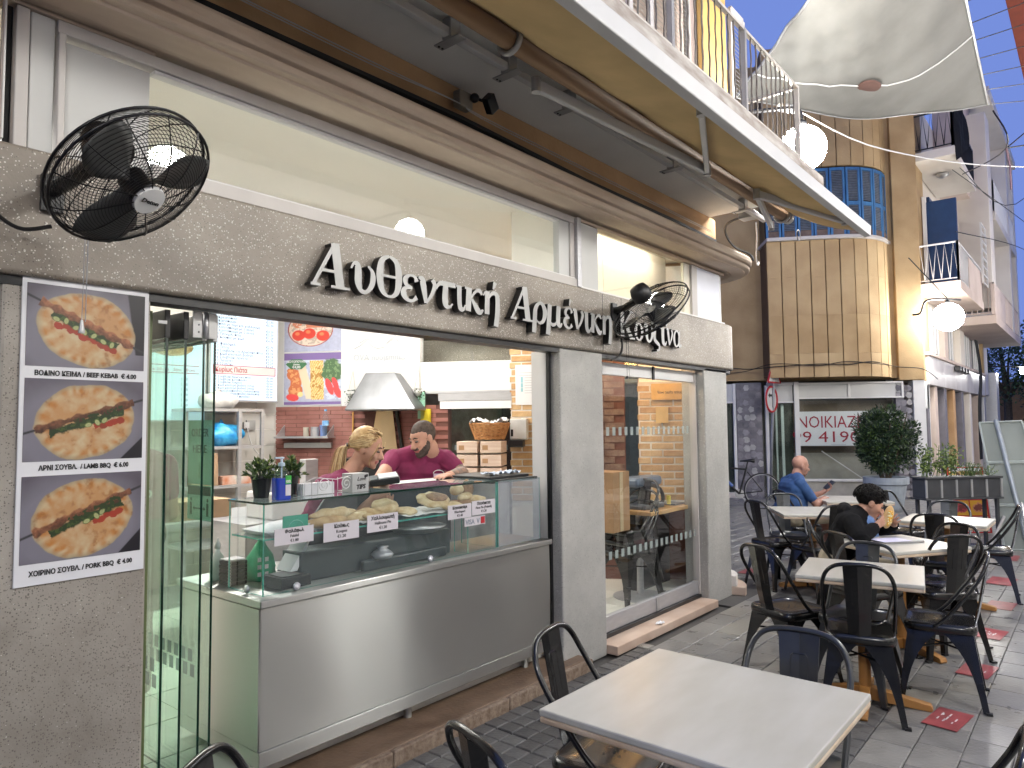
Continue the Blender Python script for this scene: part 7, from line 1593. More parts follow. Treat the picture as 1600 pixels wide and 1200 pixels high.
# ground-floor shopfront
q = tbox(MB(), 3.02, 3.55, -.2, .05, 0, 2.50); q.build('mosaic_pier', None or M('violet_pebble_cladding', (.17, .16, .185), .6), tb)
MOS = [M('cladding_piece_%d' % i, c, .5, var=.15, scale=12) for i, c in enumerate(((.19, .18, .21), (.26, .25, .28), (.13, .125, .15), (.40, .39, .39), (.22, .205, .23)))]
def cladding(s0, s1, o, z0, z1, n, parent, seed):
    r_ = random.Random(seed); q = MB(); cell = .16; ns = int((s1 - s0) / cell) + 1; nz = int((z1 - z0) / cell)
    for i in range(ns):
        for j in range(nz):
            cs_, cz = s0 + (i + .5) * (s1 - s0) / ns + r_.uniform(-.02, .02), z0 + (j + .5) * (z1 - z0) / nz + r_.uniform(-.02, .02); k = r_.choice((5, 6, 7)); P_ = []
            for a in range(k): rr = r_.uniform(.062, .088); P_.append((min(max(cs_ + rr * math.cos(6.283 * a / k), s0), s1), cz + rr * math.sin(6.283 * a / k)))
            V = [T2(s, o + .006, z) for s, z in P_] + [T2(s, o, z) for s, z in P_]; q.add(V, [tuple(range(k)), tuple(range(2 * k - 1, k - 1, -1))] + [(a, a + k, (a + 1) % k + k, (a + 1) % k) for a in range(k)], r_.randrange(5))
    return tag(q.build('cladding_stone', MOS, parent), kind='stuff')
cladding(3.02, 3.55, .052, .02, 2.48, 0, tb, 3)
q = tbox(MB(), .14, .30, -.2, .02, 0, 2.44); q.build('mosaic_pier', MATS['violet_pebble_cladding'], tb); cladding(-.02, .30, .022, .02, 2.42, 0, tb, 5)
q = tbox(MB(), -.26, -.03, -.2, .08, 0, 2.49); q.build('white_pier', WHITE, tb, bevel=.005)
def fr(s0, s1, z0, z1, o0=-.05, o1=.06, mat=WHITE, nm='shop_frame'): q = tbox(MB(), s0, s1, o0, o1, z0, z1); return q.build(nm, mat, tb, bevel=.004)
fr(.15, 2.30, 2.13, 2.16); fr(.15, 2.30, 2.44, 2.48); fr(.15, .19, 2.16, 2.44); fr(1.20, 1.25, 2.16, 2.44); fr(.19, 1.20, 2.162, 2.438, -.03, .02, PANELW, 'fascia_panel'); fr(1.25, 2.26, 2.162, 2.438, -.03, .02, PANELW, 'fascia_panel')
fr(2.26, 2.36, 0, 2.50, .061, .12); fr(2.361, 2.90, 2.44, 2.50); fr(2.361, 2.90, 2.05, 2.09); fr(2.37, 2.88, 2.091, 2.439, -.03, .02, PANELW, 'fascia_panel'); fr(2.88, 2.95, 0, 2.44)
fr(3.56, 3.62, 0, 2.49); fr(3.62, 4.6, 2.06, 2.10); fr(3.62, 4.6, 2.101, 2.48, -.03, .02, PANELW, 'fascia_panel'); fr(3.64, 4.6, .12, 2.05, -.03, -.02, GLASSG, 'shop_glass'); fr(3.62, 4.6, 0, .12, -.05, .05, STONE_L)
fr(2.37, 2.88, .05, 2.04, -.03, -.02, GLASSG, 'shop_glass'); fr(.31, 2.26, .42, 2.12, -.03, -.02, GLASS, 'shop_glass'); fr(.31, 2.26, .05, .36, -.05, .0, M('pale_plinth', (.40, .38, .34), .7), 'plinth'); fr(.31, 2.26, .365, .415)
fr(2.5, 2.56, 0, 2.04, -.34, -.30, ALU); fr(2.62, 2.66, 0, 2.04, -.44, -.40, ALU)
q = tbox(MB(), .3, 2.26, -.58, -.5, .1, .95); q.build('low_inner_wall', M('pale_inner_wall', (.36, .34, .29), .8, col2=(.42, .40, .35)), tb)
q = tbox(MB(), .3, 2.26, -.58, -.52, .955, 2.1); q.build('inner_wall', M('tan_inner_wall', (.20, .16, .12), .8), tb)
q = MB(); q.tube([T2(1.75, -.25, 1.0), T2(.95, -.25, .42)], .012, 5); q.build('leaning_rod', WHITE, tb)
rs = thing('to_let_banner', 'white to-let banner with red Greek words and phone number in the empty shop window', 'sign', tuple(T2(1.5, -.1, 1.1)))
q = tbox(MB(), .35, 2.25, -.055, -.05, 1.12, 1.86); q.build('banner', PAPER, rs)
TFt = lambda s, z: frame(T2(s, -.046, z), (-EX, -EY, 0), (0, 0, 1))
RD = M('crimson_print', (.34, .01, .035), .5, var=0)
text('words', 'NOIKIAZETAI', .255, TFt(2.285, 1.51), RD, rs, width=1.76); text('words', '99 4190', .235, TFt(2.40, 1.20), RD, rs, width=1.36)
q = tbox(MB(), 1.30, 1.60, -.049, -.048, 1.145, 1.149); q.build('fine_print', INKG, rs)
# cable sagging across the bay
q = MB(); q.tube(cr_spline([T2(4.2, .1, 2.95), T2(3.4, .12, 2.80), T2(2.9, .80, 2.78), T2(2.0, .80, 2.82), T2(1.45, .80, 2.80), T2(.9, .6, 2.86), T2(.3, .15, 2.78), T2(-.2, .16, 2.72), T2(-.5, .12, 2.5)], 6), .010, 4); q.tube(cr_spline([T2(4.2, .1, 2.70), T2(3.4, .12, 2.74), T2(2.9, .81, 2.84), T2(2.0, .81, 2.79), T2(1.45, .81, 2.86), T2(.6, .5, 2.80)], 6), .008, 4); tag(q.build('wall_cable', CABLE, None), 'thin black cables sagging across the curved stone bay', 'cable')
# ---- the street facade of the same block, running away along the street
sf = thing('balcony_house', 'pale rendered house with stacked balconies beyond the ochre corner house', 'building', (20, 3, 0))
def sbox(x0, x1, y0, y1, z0, z1, mat, nm, bevel=.01, parent=sf): q = MB(); q.box(x0, x1, y0, y1, z0, z1); return q.build(nm, mat, parent, bevel=bevel)
sbox(17.28, 29.5, 3.0, 10, 2.5, 9.0, STONE_L, 'wall'); sbox(17.28, 29.5, 3.35, 10, -.05, 2.5, M('dim_shop_back', (.22, .18, .15), .8), 'shop_back')
sbox(17.22, 18.1, 2.90, 3.0, 2.5, 9.0, STONE, 'stone_wall')
MARBP = M('white_marble_panel', (.50, .46, .45), .35, col2=(.70, .67, .66), scale=1.6, stretch=(1, 1, .4), det=7)
for i in range(5): sbox(17.55 + i * 1.9, 17.55 + i * 1.9 + 1.88, 2.84, 2.99, 2.42, 3.05, MARBP, 'marble_panel')
sbox(17.5, 27.2, 2.80, 2.99, 3.055, 3.12, PINKW, 'ledge')
for i, x in enumerate((17.45, 18.35, 19.6, 20.9, 22.3, 23.8, 25.6, 27.0)):
    sbox(x, x + (.34 if i else .2), 2.88, 3.34, -.05, 2.41, (MATS['violet_pebble_cladding'], PINKW, MATS['violet_pebble_cladding'], BROWNW, MATS['violet_pebble_cladding'], STONE_L, PINKW, ALU)[i], 'shop_pier')
    sbox(x + .45, x + .50, 2.92, 3.3, -.05, 2.41, WHITE, 'shop_frame')
sbox(17.3, 17.75, 2.88, 2.94, 1.9, 2.48, WHITE, 'shop_frame')
for x in (18.3, 20.4, 23.4, 25.6):
    w = sbox(x, x + 1.2, 2.96, 3.01, 3.2, 4.25, M('dim_pane_%d' % int(x), (.14, .14, .15), .15, spec=.8), 'window'); 
    for k in range(4): sbox(x + k * .39, x + k * .39 + .05, 2.93, 2.97, 3.2, 4.25, WHITE, 'window_frame', parent=w)
sbox(19.8, 20.3, 2.85, 3.0, 3.1, 4.2, PINKW, 'wall_pier'); sbox(22.3, 23.0, 2.85, 3.0, 3.1, 4.2, STONE_L, 'wall_pier'); sbox(26.9, 27.2, 2.85, 3.0, 2.4, 4.3, STONE, 'wall_pier')
# balconies
def balc(x0, x1, y0, zt, th, rail_mat, lb, topm, solid=None, ztop=None, zig=True):
    b = thing('street_balcony', lb, 'balcony', (x0, 3, zt), 'balconies along the street')
    sbox(x0, x1, y0, 2.98, zt - th, zt, topm, 'slab', parent=b)
    H_ = .82
    for (a, c) in (((x0 + .04, y0 + .04), (x1 - .04, y0 + .04)), ((x0 + .04, 2.95), (x0 + .04, y0 + .04))):
        q = MB(); q.tube([(a[0], a[1], zt + H_), (c[0], c[1], zt + H_)], .022, 5); q.build('rail', rail_mat, b); q = MB(); q.tube([(a[0], a[1], zt + .06), (c[0], c[1], zt + .06)], .015, 4); q.build('rail', rail_mat, b)
        L = math.hypot(c[0] - a[0], c[1] - a[1]); n = max(2, int(L / (.15 if zig else .11)))
        for k in range(n):
            t0, t1 = k / n, (k + (.5 if zig else 0)) / n; t2 = (k + 1) / n; P0 = (a[0] + (c[0] - a[0]) * t0, a[1] + (c[1] - a[1]) * t0); P1 = (a[0] + (c[0] - a[0]) * t1, a[1] + (c[1] - a[1]) * t1); P2 = (a[0] + (c[0] - a[0]) * t2, a[1] + (c[1] - a[1]) * t2)
            if zig: q = MB(); q.tube([(P0[0], P0[1], zt + .06), (P1[0], P1[1], zt + H_), (P2[0], P2[1], zt + .06)], .010, 4); q.build('zigzag_bar', rail_mat, b)
            else: q = MB(); q.tube([(P0[0], P0[1], zt + .06), (P0[0], P0[1], zt + H_)], .010, 4); q.build('baluster', rail_mat, b)
        for p in (a, c): q = MB(); q.box(p[0] - .02, p[0] + .02, p[1] - .02, p[1] + .02, zt, zt + H_ + .02); q.build('post', rail_mat, b)
    return b
b1_ = balc(17.2, 20.4, 2.14, 7.42, .19, BLACKM, 'highest balcony with black zigzag railing and dark cloth, lamp under it', STONE_L)
q = MB(); q.grid(4, 6, lambda u, v: (17.25 + 1.9 * u, 2.12 + .03 * math.sin(u * 9 + v * 3), 8.6 - 1.5 * v * (1 - .55 * u))); tag(q.build('dark_cloth', BLKCLOTH, None, solid=.01), 'black cloth hanging over the highest balcony corner', 'cloth')
q = MB(); q.lathe([(.0, 0), (.13, 0), (.13, -.05), (.05, -.10), (0, -.11)], (18.4, 2.55, 7.225), 16); tag(q.build('soffit_lamp', GREYM, None, smooth=True), 'round unlit lamp under the highest balcony', 'lamp')
b2_ = balc(17.2, 20.9, 2.14, 4.56, .20, WHITE, 'lower balcony with white zigzag railing and blue door behind the street globe', PINKW)
sbox(18.7, 20.9, 2.16, 2.24, 4.57, 5.30, PINKW, 'parapet', parent=b2_)
sbox(18.2, 18.9, 2.80, 2.86, 4.6, 6.7, M('deep_blue_door', (.012, .045, .13), .5), 'blue_door'); sbox(17.9, 18.0, 2.25, 2.85, 4.6, 6.5, MATS['deep_blue_door'], 'blue_door'); sbox(17.75, 17.79, 2.80, 2.88, 4.6, 6.6, WHITE, 'door_frame')
sbox(18.95, 19.3, 2.86, 2.99, 4.6, 6.6, WHITE, 'door_frame'); sbox(19.4, 20.3, 2.90, 2.99, 5.1, 6.5, M('dim_pane_z', (.2, .2, .2), .2), 'window')
b3_ = balc(21.5, 28.6, 1.95, 4.30, .22, PINKW, 'long pinkish balcony beyond the street globe with upright bars', PINKW, zig=False)
sbox(21.5, 24.0, 1.96, 2.05, 4.31, 5.1, PINKW, 'parapet', parent=b3_)
b4_ = balc(22.5, 28.6, 1.95, 7.20, .24, WHITE, 'upper white balcony of the farther part with upright bars', STONE_L, zig=False)
sbox(21.6, 22.4, 2.0, 3.0, 4.5, 9.6, STONE_L, 'white_fin'); sbox(26.2, 26.6, 1.96, 3.0, 4.3, 10.0, STONE_L, 'white_fin'); sbox(28.2, 28.6, 1.96, 3.0, 4.1, 10.0, STONE_L, 'white_fin'); sbox(21.6, 28.7, 1.88, 3.0, 10.0, 10.25, STONE_L, 'roof_slab')
sbox(20.4, 22.2, 2.4, 3.0, 7.4, 10.3, PINKW, 'upper_box'); sbox(22.3, 26.2, 2.9, 2.99, 5.0, 6.9, WHITE, 'balcony_wall')
ci = thing('ladder_frame', 'white metal clothes ladder leaning on the parapet of the lower balcony', 'frame', (20.7, 2.1, 5.2)); q = MB()
for x in (20.6, 21.5): q.box(x - .02, x + .02, 2.08, 2.12, 5.0, 6.5)
for k in range(8): q.box(20.62, 21.48, 2.085, 2.115, 5.0 + k * .21, 5.03 + k * .21)
q.build('ladder_bars', WHITE, ci)
wp = MB()
for k in range(5): wp.tube(cr_spline([(24.6 + k * .1, 2.78, 4.0), (24.8 + k * .1, 2.72, 3.0), (24.7 + k * .12, 2.78, 2.0), (24.75 + k * .1, 2.8, .5)], 4), .018, 4)
tag(wp.build('wall_wires', CABLE, None), 'tangle of black cables down the far shop wall', 'cable')
for k in range(4): 
    q = MB(); q.box(20.9 + k * .5, 21.15 + k * .5, 2.70, 2.83, 2.88, 3.02); tag(q.build('spotlight', BLACKM, None, bevel=.02), 'small black spotlight over the marble panels, %s along the row' % ('first', 'second', 'third', 'fourth')[k], 'lamp', 'spotlights over the marble panels')
# farther buildings and trees closing the street
fh = thing('far_house', 'dim orange walled house with blue blind at the end of the street', 'building', (45, 0, 0))
sbox(44, 60, -9, 9, -.05, 3.6, M('dim_orange_wall', (.40, .22, .10), .85), 'wall', parent=fh); sbox(43.9, 43.99, .6, 2.4, 2.3, 2.8, M('blue_blind', (.03, .10, .35), .5), 'blind', parent=fh)
sbox(29.6, 30.3, 2.78, 3.3, -.05, 3.3, ALU, 'metal_corner')
# opposite side of the street (behind and right of the camera)
oh_ = thing('opposite_house', 'plain cream house across the street with dark red upper front at the right edge', 'building', (4, -3.4, 0))
OPW = M('opposite_render', (.74, .70, .65), .85, var=.15)
sbox(-14, 24, -9, -3.2, -.05, 7.6, OPW, 'wall', parent=oh_)
for k in range(8): sbox(-11 + k * 3.6, -9.4 + k * 3.6, -3.2, -3.17, .1, 2.3, M('opp_window_%d' % k, (.03, .03, .035), .15), 'window', parent=oh_)
RDW = M('dark_red_front', (.20, .035, .016), .8, var=.1)
sbox(12.4, 18.5, -3.2, .9, 8.32, 12.5, RDW, 'red_front', parent=oh_)
# ================================================================== street globes
GL_ = emitmat('lit_globe', (1.0, .985, .93), GLOBE_L)
def globe(lb, c, r, arm_pts, gmat=None):
    t = thing('street_globe_lamp', lb, 'street lamp', c, 'lit globe street lamps')
    q = MB(); q.sph(c, r, 32, 20); q.build('glass_globe', gmat or GL_, t, smooth=True)
    q = MB(); q.lathe([(.05, 0), (.05, .05), (.02, .08)], (c[0], c[1], c[2] + r - .01), 12); q.tube(cr_spline(arm_pts, 5), .022, 8); q.build('arm', BLACKM, t, smooth=True)
    return t
g1 = globe('bright globe lamp glowing behind the balcony railing', (7.22, 2.19, 4.358), .225, [(7.22, 2.19, 4.65), (7.22, 2.24, 4.78), (7.1, 2.5, 4.80), (6.9, 2.88, 4.80)])
gA = globe('bright globe lamp in front of the lower white balcony', (17.0, 2.37, 3.775), .29, [(17.35, 2.18, 4.16), (17.0, 2.37, 4.15), (16.75, 2.58, 4.14), (16.62, 2.72, 4.08), (16.6, 2.80, 3.86), (16.62, 2.95, 3.84)], emitmat('lit_globe_dimmer', (1.0, .985, .94), GLOBE_L * .45))
q = MB(); q.tube([(16.62, 2.98, 5.05), (17.0, 2.37, 4.17)], .012, 5); q.build('tie_rod', BLACKM, gA)
globe('globe lamp on the opposite house, mirrored in the shop windows', (6.556, -1.6, 4.28), .21, [(6.556, -1.6, 4.50), (6.556, -1.75, 4.62), (6.556, -3.2, 4.62)])
globe('nearer globe lamp on the opposite house, mirrored behind the big fan', (3.248, -1.6, 4.31), .21, [(3.248, -1.6, 4.53), (3.248, -1.75, 4.65), (3.248, -3.2, 4.65)])
globe('globe lamp on the opposite house further back along the street', (-3.2, -1.9, 4.3), .23, [(-3.2, -1.9, 4.55), (-3.2, -2.1, 4.66), (-3.2, -3.2, 4.66)])
globe('distant globe lamp at the end of the street by the dark trees', (32.0, 2.15, 3.45), .13, [(32.0, 2.15, 3.6), (32.0, 3.6, 3.7)])
globe('added unseen globe lamp on the opposite house, lighting the far street', (21.0, -1.6, 4.2), .23, [(21.0, -1.6, 4.45), (21.0, -1.8, 4.6), (21.0, -3.2, 4.6)])  # added lamp out of view, brightens the far street facades
globe('globe lamp on the opposite house beyond the right edge', (13.5, -1.6, 4.2), .23, [(13.5, -1.6, 4.45), (13.5, -1.8, 4.6), (13.5, -3.2, 4.6)])
# ================================================================== shade sail and wires
SAIL = M('weathered_white_sail', (.18, .176, .165), .85, col2=(.27, .265, .25), scale=1.3, bump=.35, bscale=9, det=7)
P00, P10, P01, P11 = Vector((8.60, 3.40, 5.75)), Vector((11.81, 1.05, 6.07)), Vector((7.35, 1.80, 6.25)), Vector((8.40, .98, 6.6))
def sail(u, v):
    p = P00 * (1 - u) * (1 - v) + P10 * u * (1 - v) + P01 * (1 - u) * v + P11 * u * v
    sag = -.22 * math.sin(math.pi * u) * (1 - v) ** 1.2 - .12 * math.sin(math.pi * v) * math.sin(math.pi * u) + .024 * math.sin(u * 46 + v * 14) * (1 - u) ** 1.5 * math.sin(math.pi * min(1, v * 1.2)) + .012 * math.sin(u * 23 - v * 31) * math.sin(math.pi * v) + .03 * math.sin(u * 11 - v * 7) * math.sin(math.pi * u)
    return (p.x, p.y, p.z + sag)
ss = thing('shade_sail', 'big dirty white shade sail stretched over the street', 'shade sail', (9.5, 2, 5.8))
q = MB(); q.grid(50, 40, lambda u, v: sail(u, v)); q.build('canvas', SAIL, ss, smooth=True, solid=.004)
q = MB(); q.tube([Vector(sail(1, i / 20)) for i in range(21)], .022, 6); q.tube([Vector(sail(0, i / 20)) for i in range(21)], .015, 6); q.tube([Vector(sail(i / 20, 0)) for i in range(21)], .010, 5); q.build('hem_rope', GREYM, ss)
q = MB(); q.tube([Vector(sail(i / 20, .22 + .28 * (i / 20) ** 2)) - Vector((0, 0, .02)) for i in range(21)], .010, 5); q.build('tension_wire', WHITE, ss)
c = Vector(sail(.47, .28)); q = MB(); q.sph(tuple(c - Vector((0, 0, .03))), (.20, .13, .018), 14, 6); q.build('round_patch', M('rusty_patch', (.16, .085, .07), .8), ss)
for i in range(9):
    a = Vector(sail(1, .0 + i * .115)); b_ = Vector((a.x + 1.25, a.y - .90, a.z + .35 + .08 * i)); q = MB(); q.tube([a, a.lerp(b_, .5) - Vector((0, 0, .03)), b_], .006, 4); q.build('lacing_wire', BLACKM, ss)
wr = thing('overhead_wire', 'long white wire running from the balcony end across the street', 'wire', (7, 2.4, 5)); q = MB(); q.tube(cr_spline([(7.55, 2.35, 4.92), (9.8, 1.95, 5.05), (13.4, .77, 5.55), (20, -2, 6.8)], 6), .010, 4); q.build('wire', WHITE, wr)
q = MB(); q.tube([(7.3, 2.42, 4.88), (7.56, 2.35, 4.92)], .045, 10); q.build('tensioner', GREYM, wr)
for k, P_ in enumerate(([(11.9, 1.0, 6.0), (12.3, .9, 5.55), (17.0, 2.0, 6.7)], [(12.3, .9, 5.55), (14, .2, 6.6), (18, -1.5, 8.6)], [(12.3, .9, 5.55), (12.9, .55, 5.72), (14.5, -.4, 6.2)], [(17.5, 2.1, 7.0), (21, 1.4, 6.9), (26, 0, 10)], [(17.2, 2.2, 6.9), (24, 1.5, 7.2), (30, .6, 7.0)], [(17.3, 2.2, 5.6), (24, 1.4, 6.3), (32, .6, 6.4)])):
    q = MB(); q.tube(cr_spline(P_, 6), .010, 4); tag(q.build('street_wire', CABLE, None), ['dark wire from the sail corner to the black railing', 'wire rising right from the sail corner ring', 'short wire tying the sail corner to the right', 'wire sweeping up right from the highest balcony', 'thin wire crossing the sky at mid height', 'lowest thin wire before the far white balconies'][k], 'wire', 'wires over the street')
q = MB(); q.tube([(12.3, .9, 5.55), (12.38, .87, 5.3), (12.36, .87, 4.95)], .012, 4); tag(q.build('hanging_strap', M('faded_strap', (.25, .15, .18), .8), None), 'short faded strap dangling from the sail corner', 'strap')
# ================================================================== plants, planter, signs, bicycle
pt2 = thing('potted_bush', 'big dark bush in a pale grey pot before the empty shop', 'plant', (14.4, 3.10, 0))
q = MB(); q.lathe([(.24, 0), (.27, .05), (.34, .48), (.38, .50), (.38, .62), (.35, .62), (.33, .56), (0, .54)], (14.4, 3.10, 0), 28); q.build('pot', M('pale_blue_grey_pot', (.34, .38, .42), .6), pt2, bevel=.005)
q = MB()
for k in range(7): a = k * .9; q.tube([(14.4 + .05 * math.cos(a), 3.1 + .05 * math.sin(a), .55), (14.4 + .2 * math.cos(a), 3.1 + .2 * math.sin(a), .95), (14.4 + .42 * math.cos(a), 3.1 + .42 * math.sin(a), 1.4 + .2 * (k % 3))], [.03, .02, .008], 5)
q.build('trunk', BARK, pt2)
lv = MB()
cl_ = []
while len(cl_) < 85:
    d = Vector((random.uniform(-1, 1), random.uniform(-1, 1), random.uniform(-1, 1)))
    if d.length < 1: cl_.append((Vector((14.4 + d.x * .46, 3.1 + d.y * .46, 1.30 + d.z * .56)), random.uniform(.12, .20)))
for c_, rr in cl_:
    for k in range(150):
        d = Vector((random.gauss(0, 1), random.gauss(0, 1), random.gauss(0, 1))).normalized(); p = c_ + d * rr * random.uniform(.55, 1.15)
        leafmesh(lv, p, (d + Vector((0, 0, random.uniform(-.4, .6)))).normalized(), random.uniform(.045, .075), .030, random.choice((2, 2, 2, 0)))
tag(lv.build('leaf', LEAF, pt2), kind='stuff')
pl = thing('planter_stand', 'dark trough planter on tall legs behind the far tables', 'planter', (11.2, 1.75, 0))
A_, B_ = Vector((10.2, 1.82, 0)), Vector((11.0, 1.12, 0)); dv = (B_ - A_).normalized(); nv = Vector((dv.y, -dv.x, 0)); 
Fp2 = Matrix(((dv.x, -nv.x, 0, A_.x), (dv.y, -nv.y, 0, A_.y), (0, 0, 1, 0), (0, 0, 0, 1))); LL = (B_ - A_).length
DKP = M('dark_grey_trough', (.05, .052, .056), .5, var=.15)
q = MB(); q.box(0, LL, -.12, .12, .66, .90, M4=Fp2); q.build('trough', DKP, pl, bevel=.006)
for k in range(6): q = MB(); q.box(k * LL / 5 - .012, k * LL / 5 + .012, -.135, -.1205, .67, .89, M4=Fp2); q.build('trough_rib', GREYM, pl)
q = MB(); q.box(-.02, LL + .02, -.14, .14, .901, .925, M4=Fp2); q.box(-.02, LL + .02, -.14, .14, .64, .659, M4=Fp2); q.build('trough_rim', DKP, pl, bevel=.003)
for (x, y) in ((.05, -.1), (LL - .05, -.1), (.05, .1), (LL - .05, .1)): q = MB(); q.box(x - .018, x + .018, y - .018, y + .018, 0, .64, M4=Fp2); q.build('leg', DKP, pl)
def boxplant(lb, x0, x1, hmax, n, mats, sz, parent_name='planter_plant'):
    t = thing(parent_name, lb, 'plant', tuple(Fp2 @ Vector(((x0 + x1) / 2, 0, .87)))); lv = MB(); stx = MB()
    for k in range(n):
        x = random.uniform(x0, x1); h_ = hmax * random.uniform(.4, 1); b = Fp2 @ Vector((x, random.uniform(-.06, .06), .90)); tp_ = b + Vector((random.gauss(0, .06), random.gauss(0, .06), h_)); stx.tube([b, tp_], .004, 3)
        for j in range(14): p = b.lerp(tp_, random.uniform(.3, 1.05)) + Vector((random.gauss(0, .03), random.gauss(0, .03), 0)); leafmesh(lv, p, (random.uniform(-1, 1), random.uniform(-1, 1), random.uniform(-.3, .8)), sz * random.uniform(.7, 1.2), sz * .55, random.choice(mats))
    stx.build('stem', LEAF[0], t); tag(lv.build('leaf', LEAF, t), kind='stuff')
boxplant('bright green leafy plant at the left of the dark trough planter', .0, .55, .42, 34, (1, 1, 0), .055)
boxplant('thin wispy herb at the right of the dark trough planter', .62, 1.0, .20, 40, (0, 1), .020)
def foodsign(w, h, seed):
    nx, ny = 60, 90; Y, X = np.mgrid[0:ny, 0:nx]; X = (X + .5) / nx; Y = (Y + .5) / ny; n1 = noise2(nx, ny, 6, seed); n2 = noise2(nx, ny, 14, seed + 1)
    img = np.ones((ny, nx, 3)) * np.array([.50, .02, .02])
    for i in range(2):
        for j in range(4):
            x0, x1, y0, y1 = .05 + i * .47, .48 + i * .47, .02 + j * .245, .24 + j * .245; ins = (X > x0) & (X < x1) & (Y > y0) & (Y < y1)
            img = mixc(img, (.75, .40, .03) if j % 2 == 0 else (.62, .60, .56), ins); cx, cyy = (x0 + x1) / 2, (y0 + y1) / 2
            d = np.hypot((X - cx) / .17, (Y - cyy) / .07) - 1 + (n2 - .5) * .8; c = ((.12, .05, .04), (.50, .05, .08), (.65, .25, .12), (.55, .42, .15))[(i + j + seed) % 4]; img = mixc(img, c, sm(d, .1) * ins)
            img = mixc(img, (.20, .04, .03), sm(d + .3, .1) * (n1 > .5) * ins)
    return img
FS = attrmat('food_board_print', .4)
for k, (x, y, w, h, rz, lb) in enumerate(((11.86, 1.69, .53, .97, -51, 'red and yellow food picture board standing behind the planter'), )):
    t = thing('food_sign_board', lb, 'sign board', (x, y, 0)); mm = Matrix.Translation((x, y, 0)) @ Matrix.Rotation(R(rz), 4, 'Z') @ Matrix.Rotation(R(-9), 4, 'X')
    Fs = mm @ Matrix(((1, 0, 0, 0), (0, 0, -1, 0), (0, 1, 0, .02), (0, 0, 0, 1)))
    q = MB(); q.box(-.02, w + .02, 0, .02, .0, h + .02, M4=mm); q.build('board_frame', GREYM, t, bevel=.004)
    colgrid('food_print', FS, t, Fs @ Matrix.Translation((0, h - .02, .004)), w, h - .03, foodsign(w, h, 3), .001)
q = MB(); q.box(.04, .49, .885, .935, .0045, .0058, M4=Fs); q.build('white_strip', PAPER, t)
# backs of three traffic panels on a leaning post
tp_ = thing('traffic_panel_stand', 'grey backs of three stacked road work panels on a leaning post', 'road sign', (11.1, 1.0, 0))
def gp3(u, v, o=0): 
    a, b_, c_, d_ = Vector((11.32, 1.28, 1.60)), Vector((11.66, .84, 1.62)), Vector((10.82, 1.02, .02)), Vector((11.2, .50, .0))
    return a * (1 - u) * (1 - v) + b_ * u * (1 - v) + c_ * (1 - u) * v + d_ * u * v
GRP = M('grey_green_sheet_metal', (.20, .225, .21), .5, var=.08, scale=2); nrm = Vector((.75, .58, .25)).normalized()
for k, (v0, v1) in enumerate(((0, .325), (.335, .66), (.67, 1.0))):
    q = MB(); P4 = [gp3(.0, v1), gp3(1.0, v1), gp3(1.0, v0), gp3(.0, v0)]; q.add(P4 + [p + nrm * .006 for p in P4], [(0, 1, 2, 3), (7, 6, 5, 4), (0, 4, 5, 1), (1, 5, 6, 2), (2, 6, 7, 3), (3, 7, 4, 0)]); q.build('panel', GRP, tp_)
    q = MB(); e = .04; ii = [gp3(.0, v1), gp3(1.0, v1), gp3(1.0, v0), gp3(.0, v0)]
    for a, b_ in zip(ii, ii[1:] + ii[:1]): q.tube([a - nrm * .012, b_ - nrm * .012], .013, 5)
    q.build('panel_rim', M('rim_grey', (.34, .38, .36), .5) if 'rim_grey' not in MATS else MATS['rim_grey'], tp_)
q = MB(); q.tube([gp3(.38, -.02) - nrm * .03, gp3(.44, 1.02) - nrm * .03], .03, 10); q.build('post', M('galvanised_post', (.26, .29, .33), .45, .4), tp_)
q = MB(); q.tube([gp3(.5, .65) - nrm * .03, Vector((10.2, .70, .02))], .022, 8); q.tube([gp3(.1, .75) - nrm * .03, Vector((10.25, 1.15, .02))], .018, 8); q.build('strut', GREYM, tp_)
# road sign with no-left-turn, bent pole
rsn = thing('road_sign', 'round no left turn sign below a triangle on a slightly bent pole', 'road sign', (15.0, 5.35, 0))
q = MB(); q.tube([(15.2, 5.50, 0), (15.12, 5.42, 1.2), (15.05, 5.34, 2.0), (15.05, 5.29, 2.95)], .032, 8); q.build('pole', M('galvanised_post2', (.30, .31, .34), .45, .4), rsn, smooth=True)
nd = Vector((-.97, -.10, 0)).normalized(); 
Fr = frame((14.98, 5.42, 2.14), Vector((.32, -.95, 0)), (0, 0, 1))
dd_ = Vector((-.40, -.92, 0)); xr_ = Vector((.92, -.40, 0)); Fr = frame((14.98, 5.36, 2.12), xr_ * 1.0, (0, 0, 1)); 
ang_ = math.atan2(.639, .769); fv = Vector((math.cos(R(39.7)), math.sin(R(39.7)), 0))
xr_ = (Vector((.639, -.769, 0)) * math.cos(R(46)) + fv * math.sin(R(46))).normalized(); Fr = frame((14.98, 5.36, 2.12), xr_, (0, 0, 1))
q = MB(); q.lathe([(0, 0), (.29, 0), (.29, .012), (0, .012)], n=32, M4=Fr); q.build('disc', WHITEP, rsn); q = MB(); q.tube([Fr @ Vector((.265 * math.cos(R(a)), .265 * math.sin(R(a)), .013)) for a in range(0, 360, 12)], .026, 5, closed=True); q.build('red_ring', REDI, rsn)
q = MB(); 
for (x0, x1, y0, y1) in ((.03, .08, -.17, .06), (-.08, .08, .055, .105)): q.box(x0, x1, y0, y1, .013, .016, M4=Fr)
q.add([Fr @ Vector(p) for p in ((-.15, .08, .016), (-.07, .14, .016), (-.07, .02, .016))], [(0, 1, 2)]); q.build('arrow', INK, rsn)
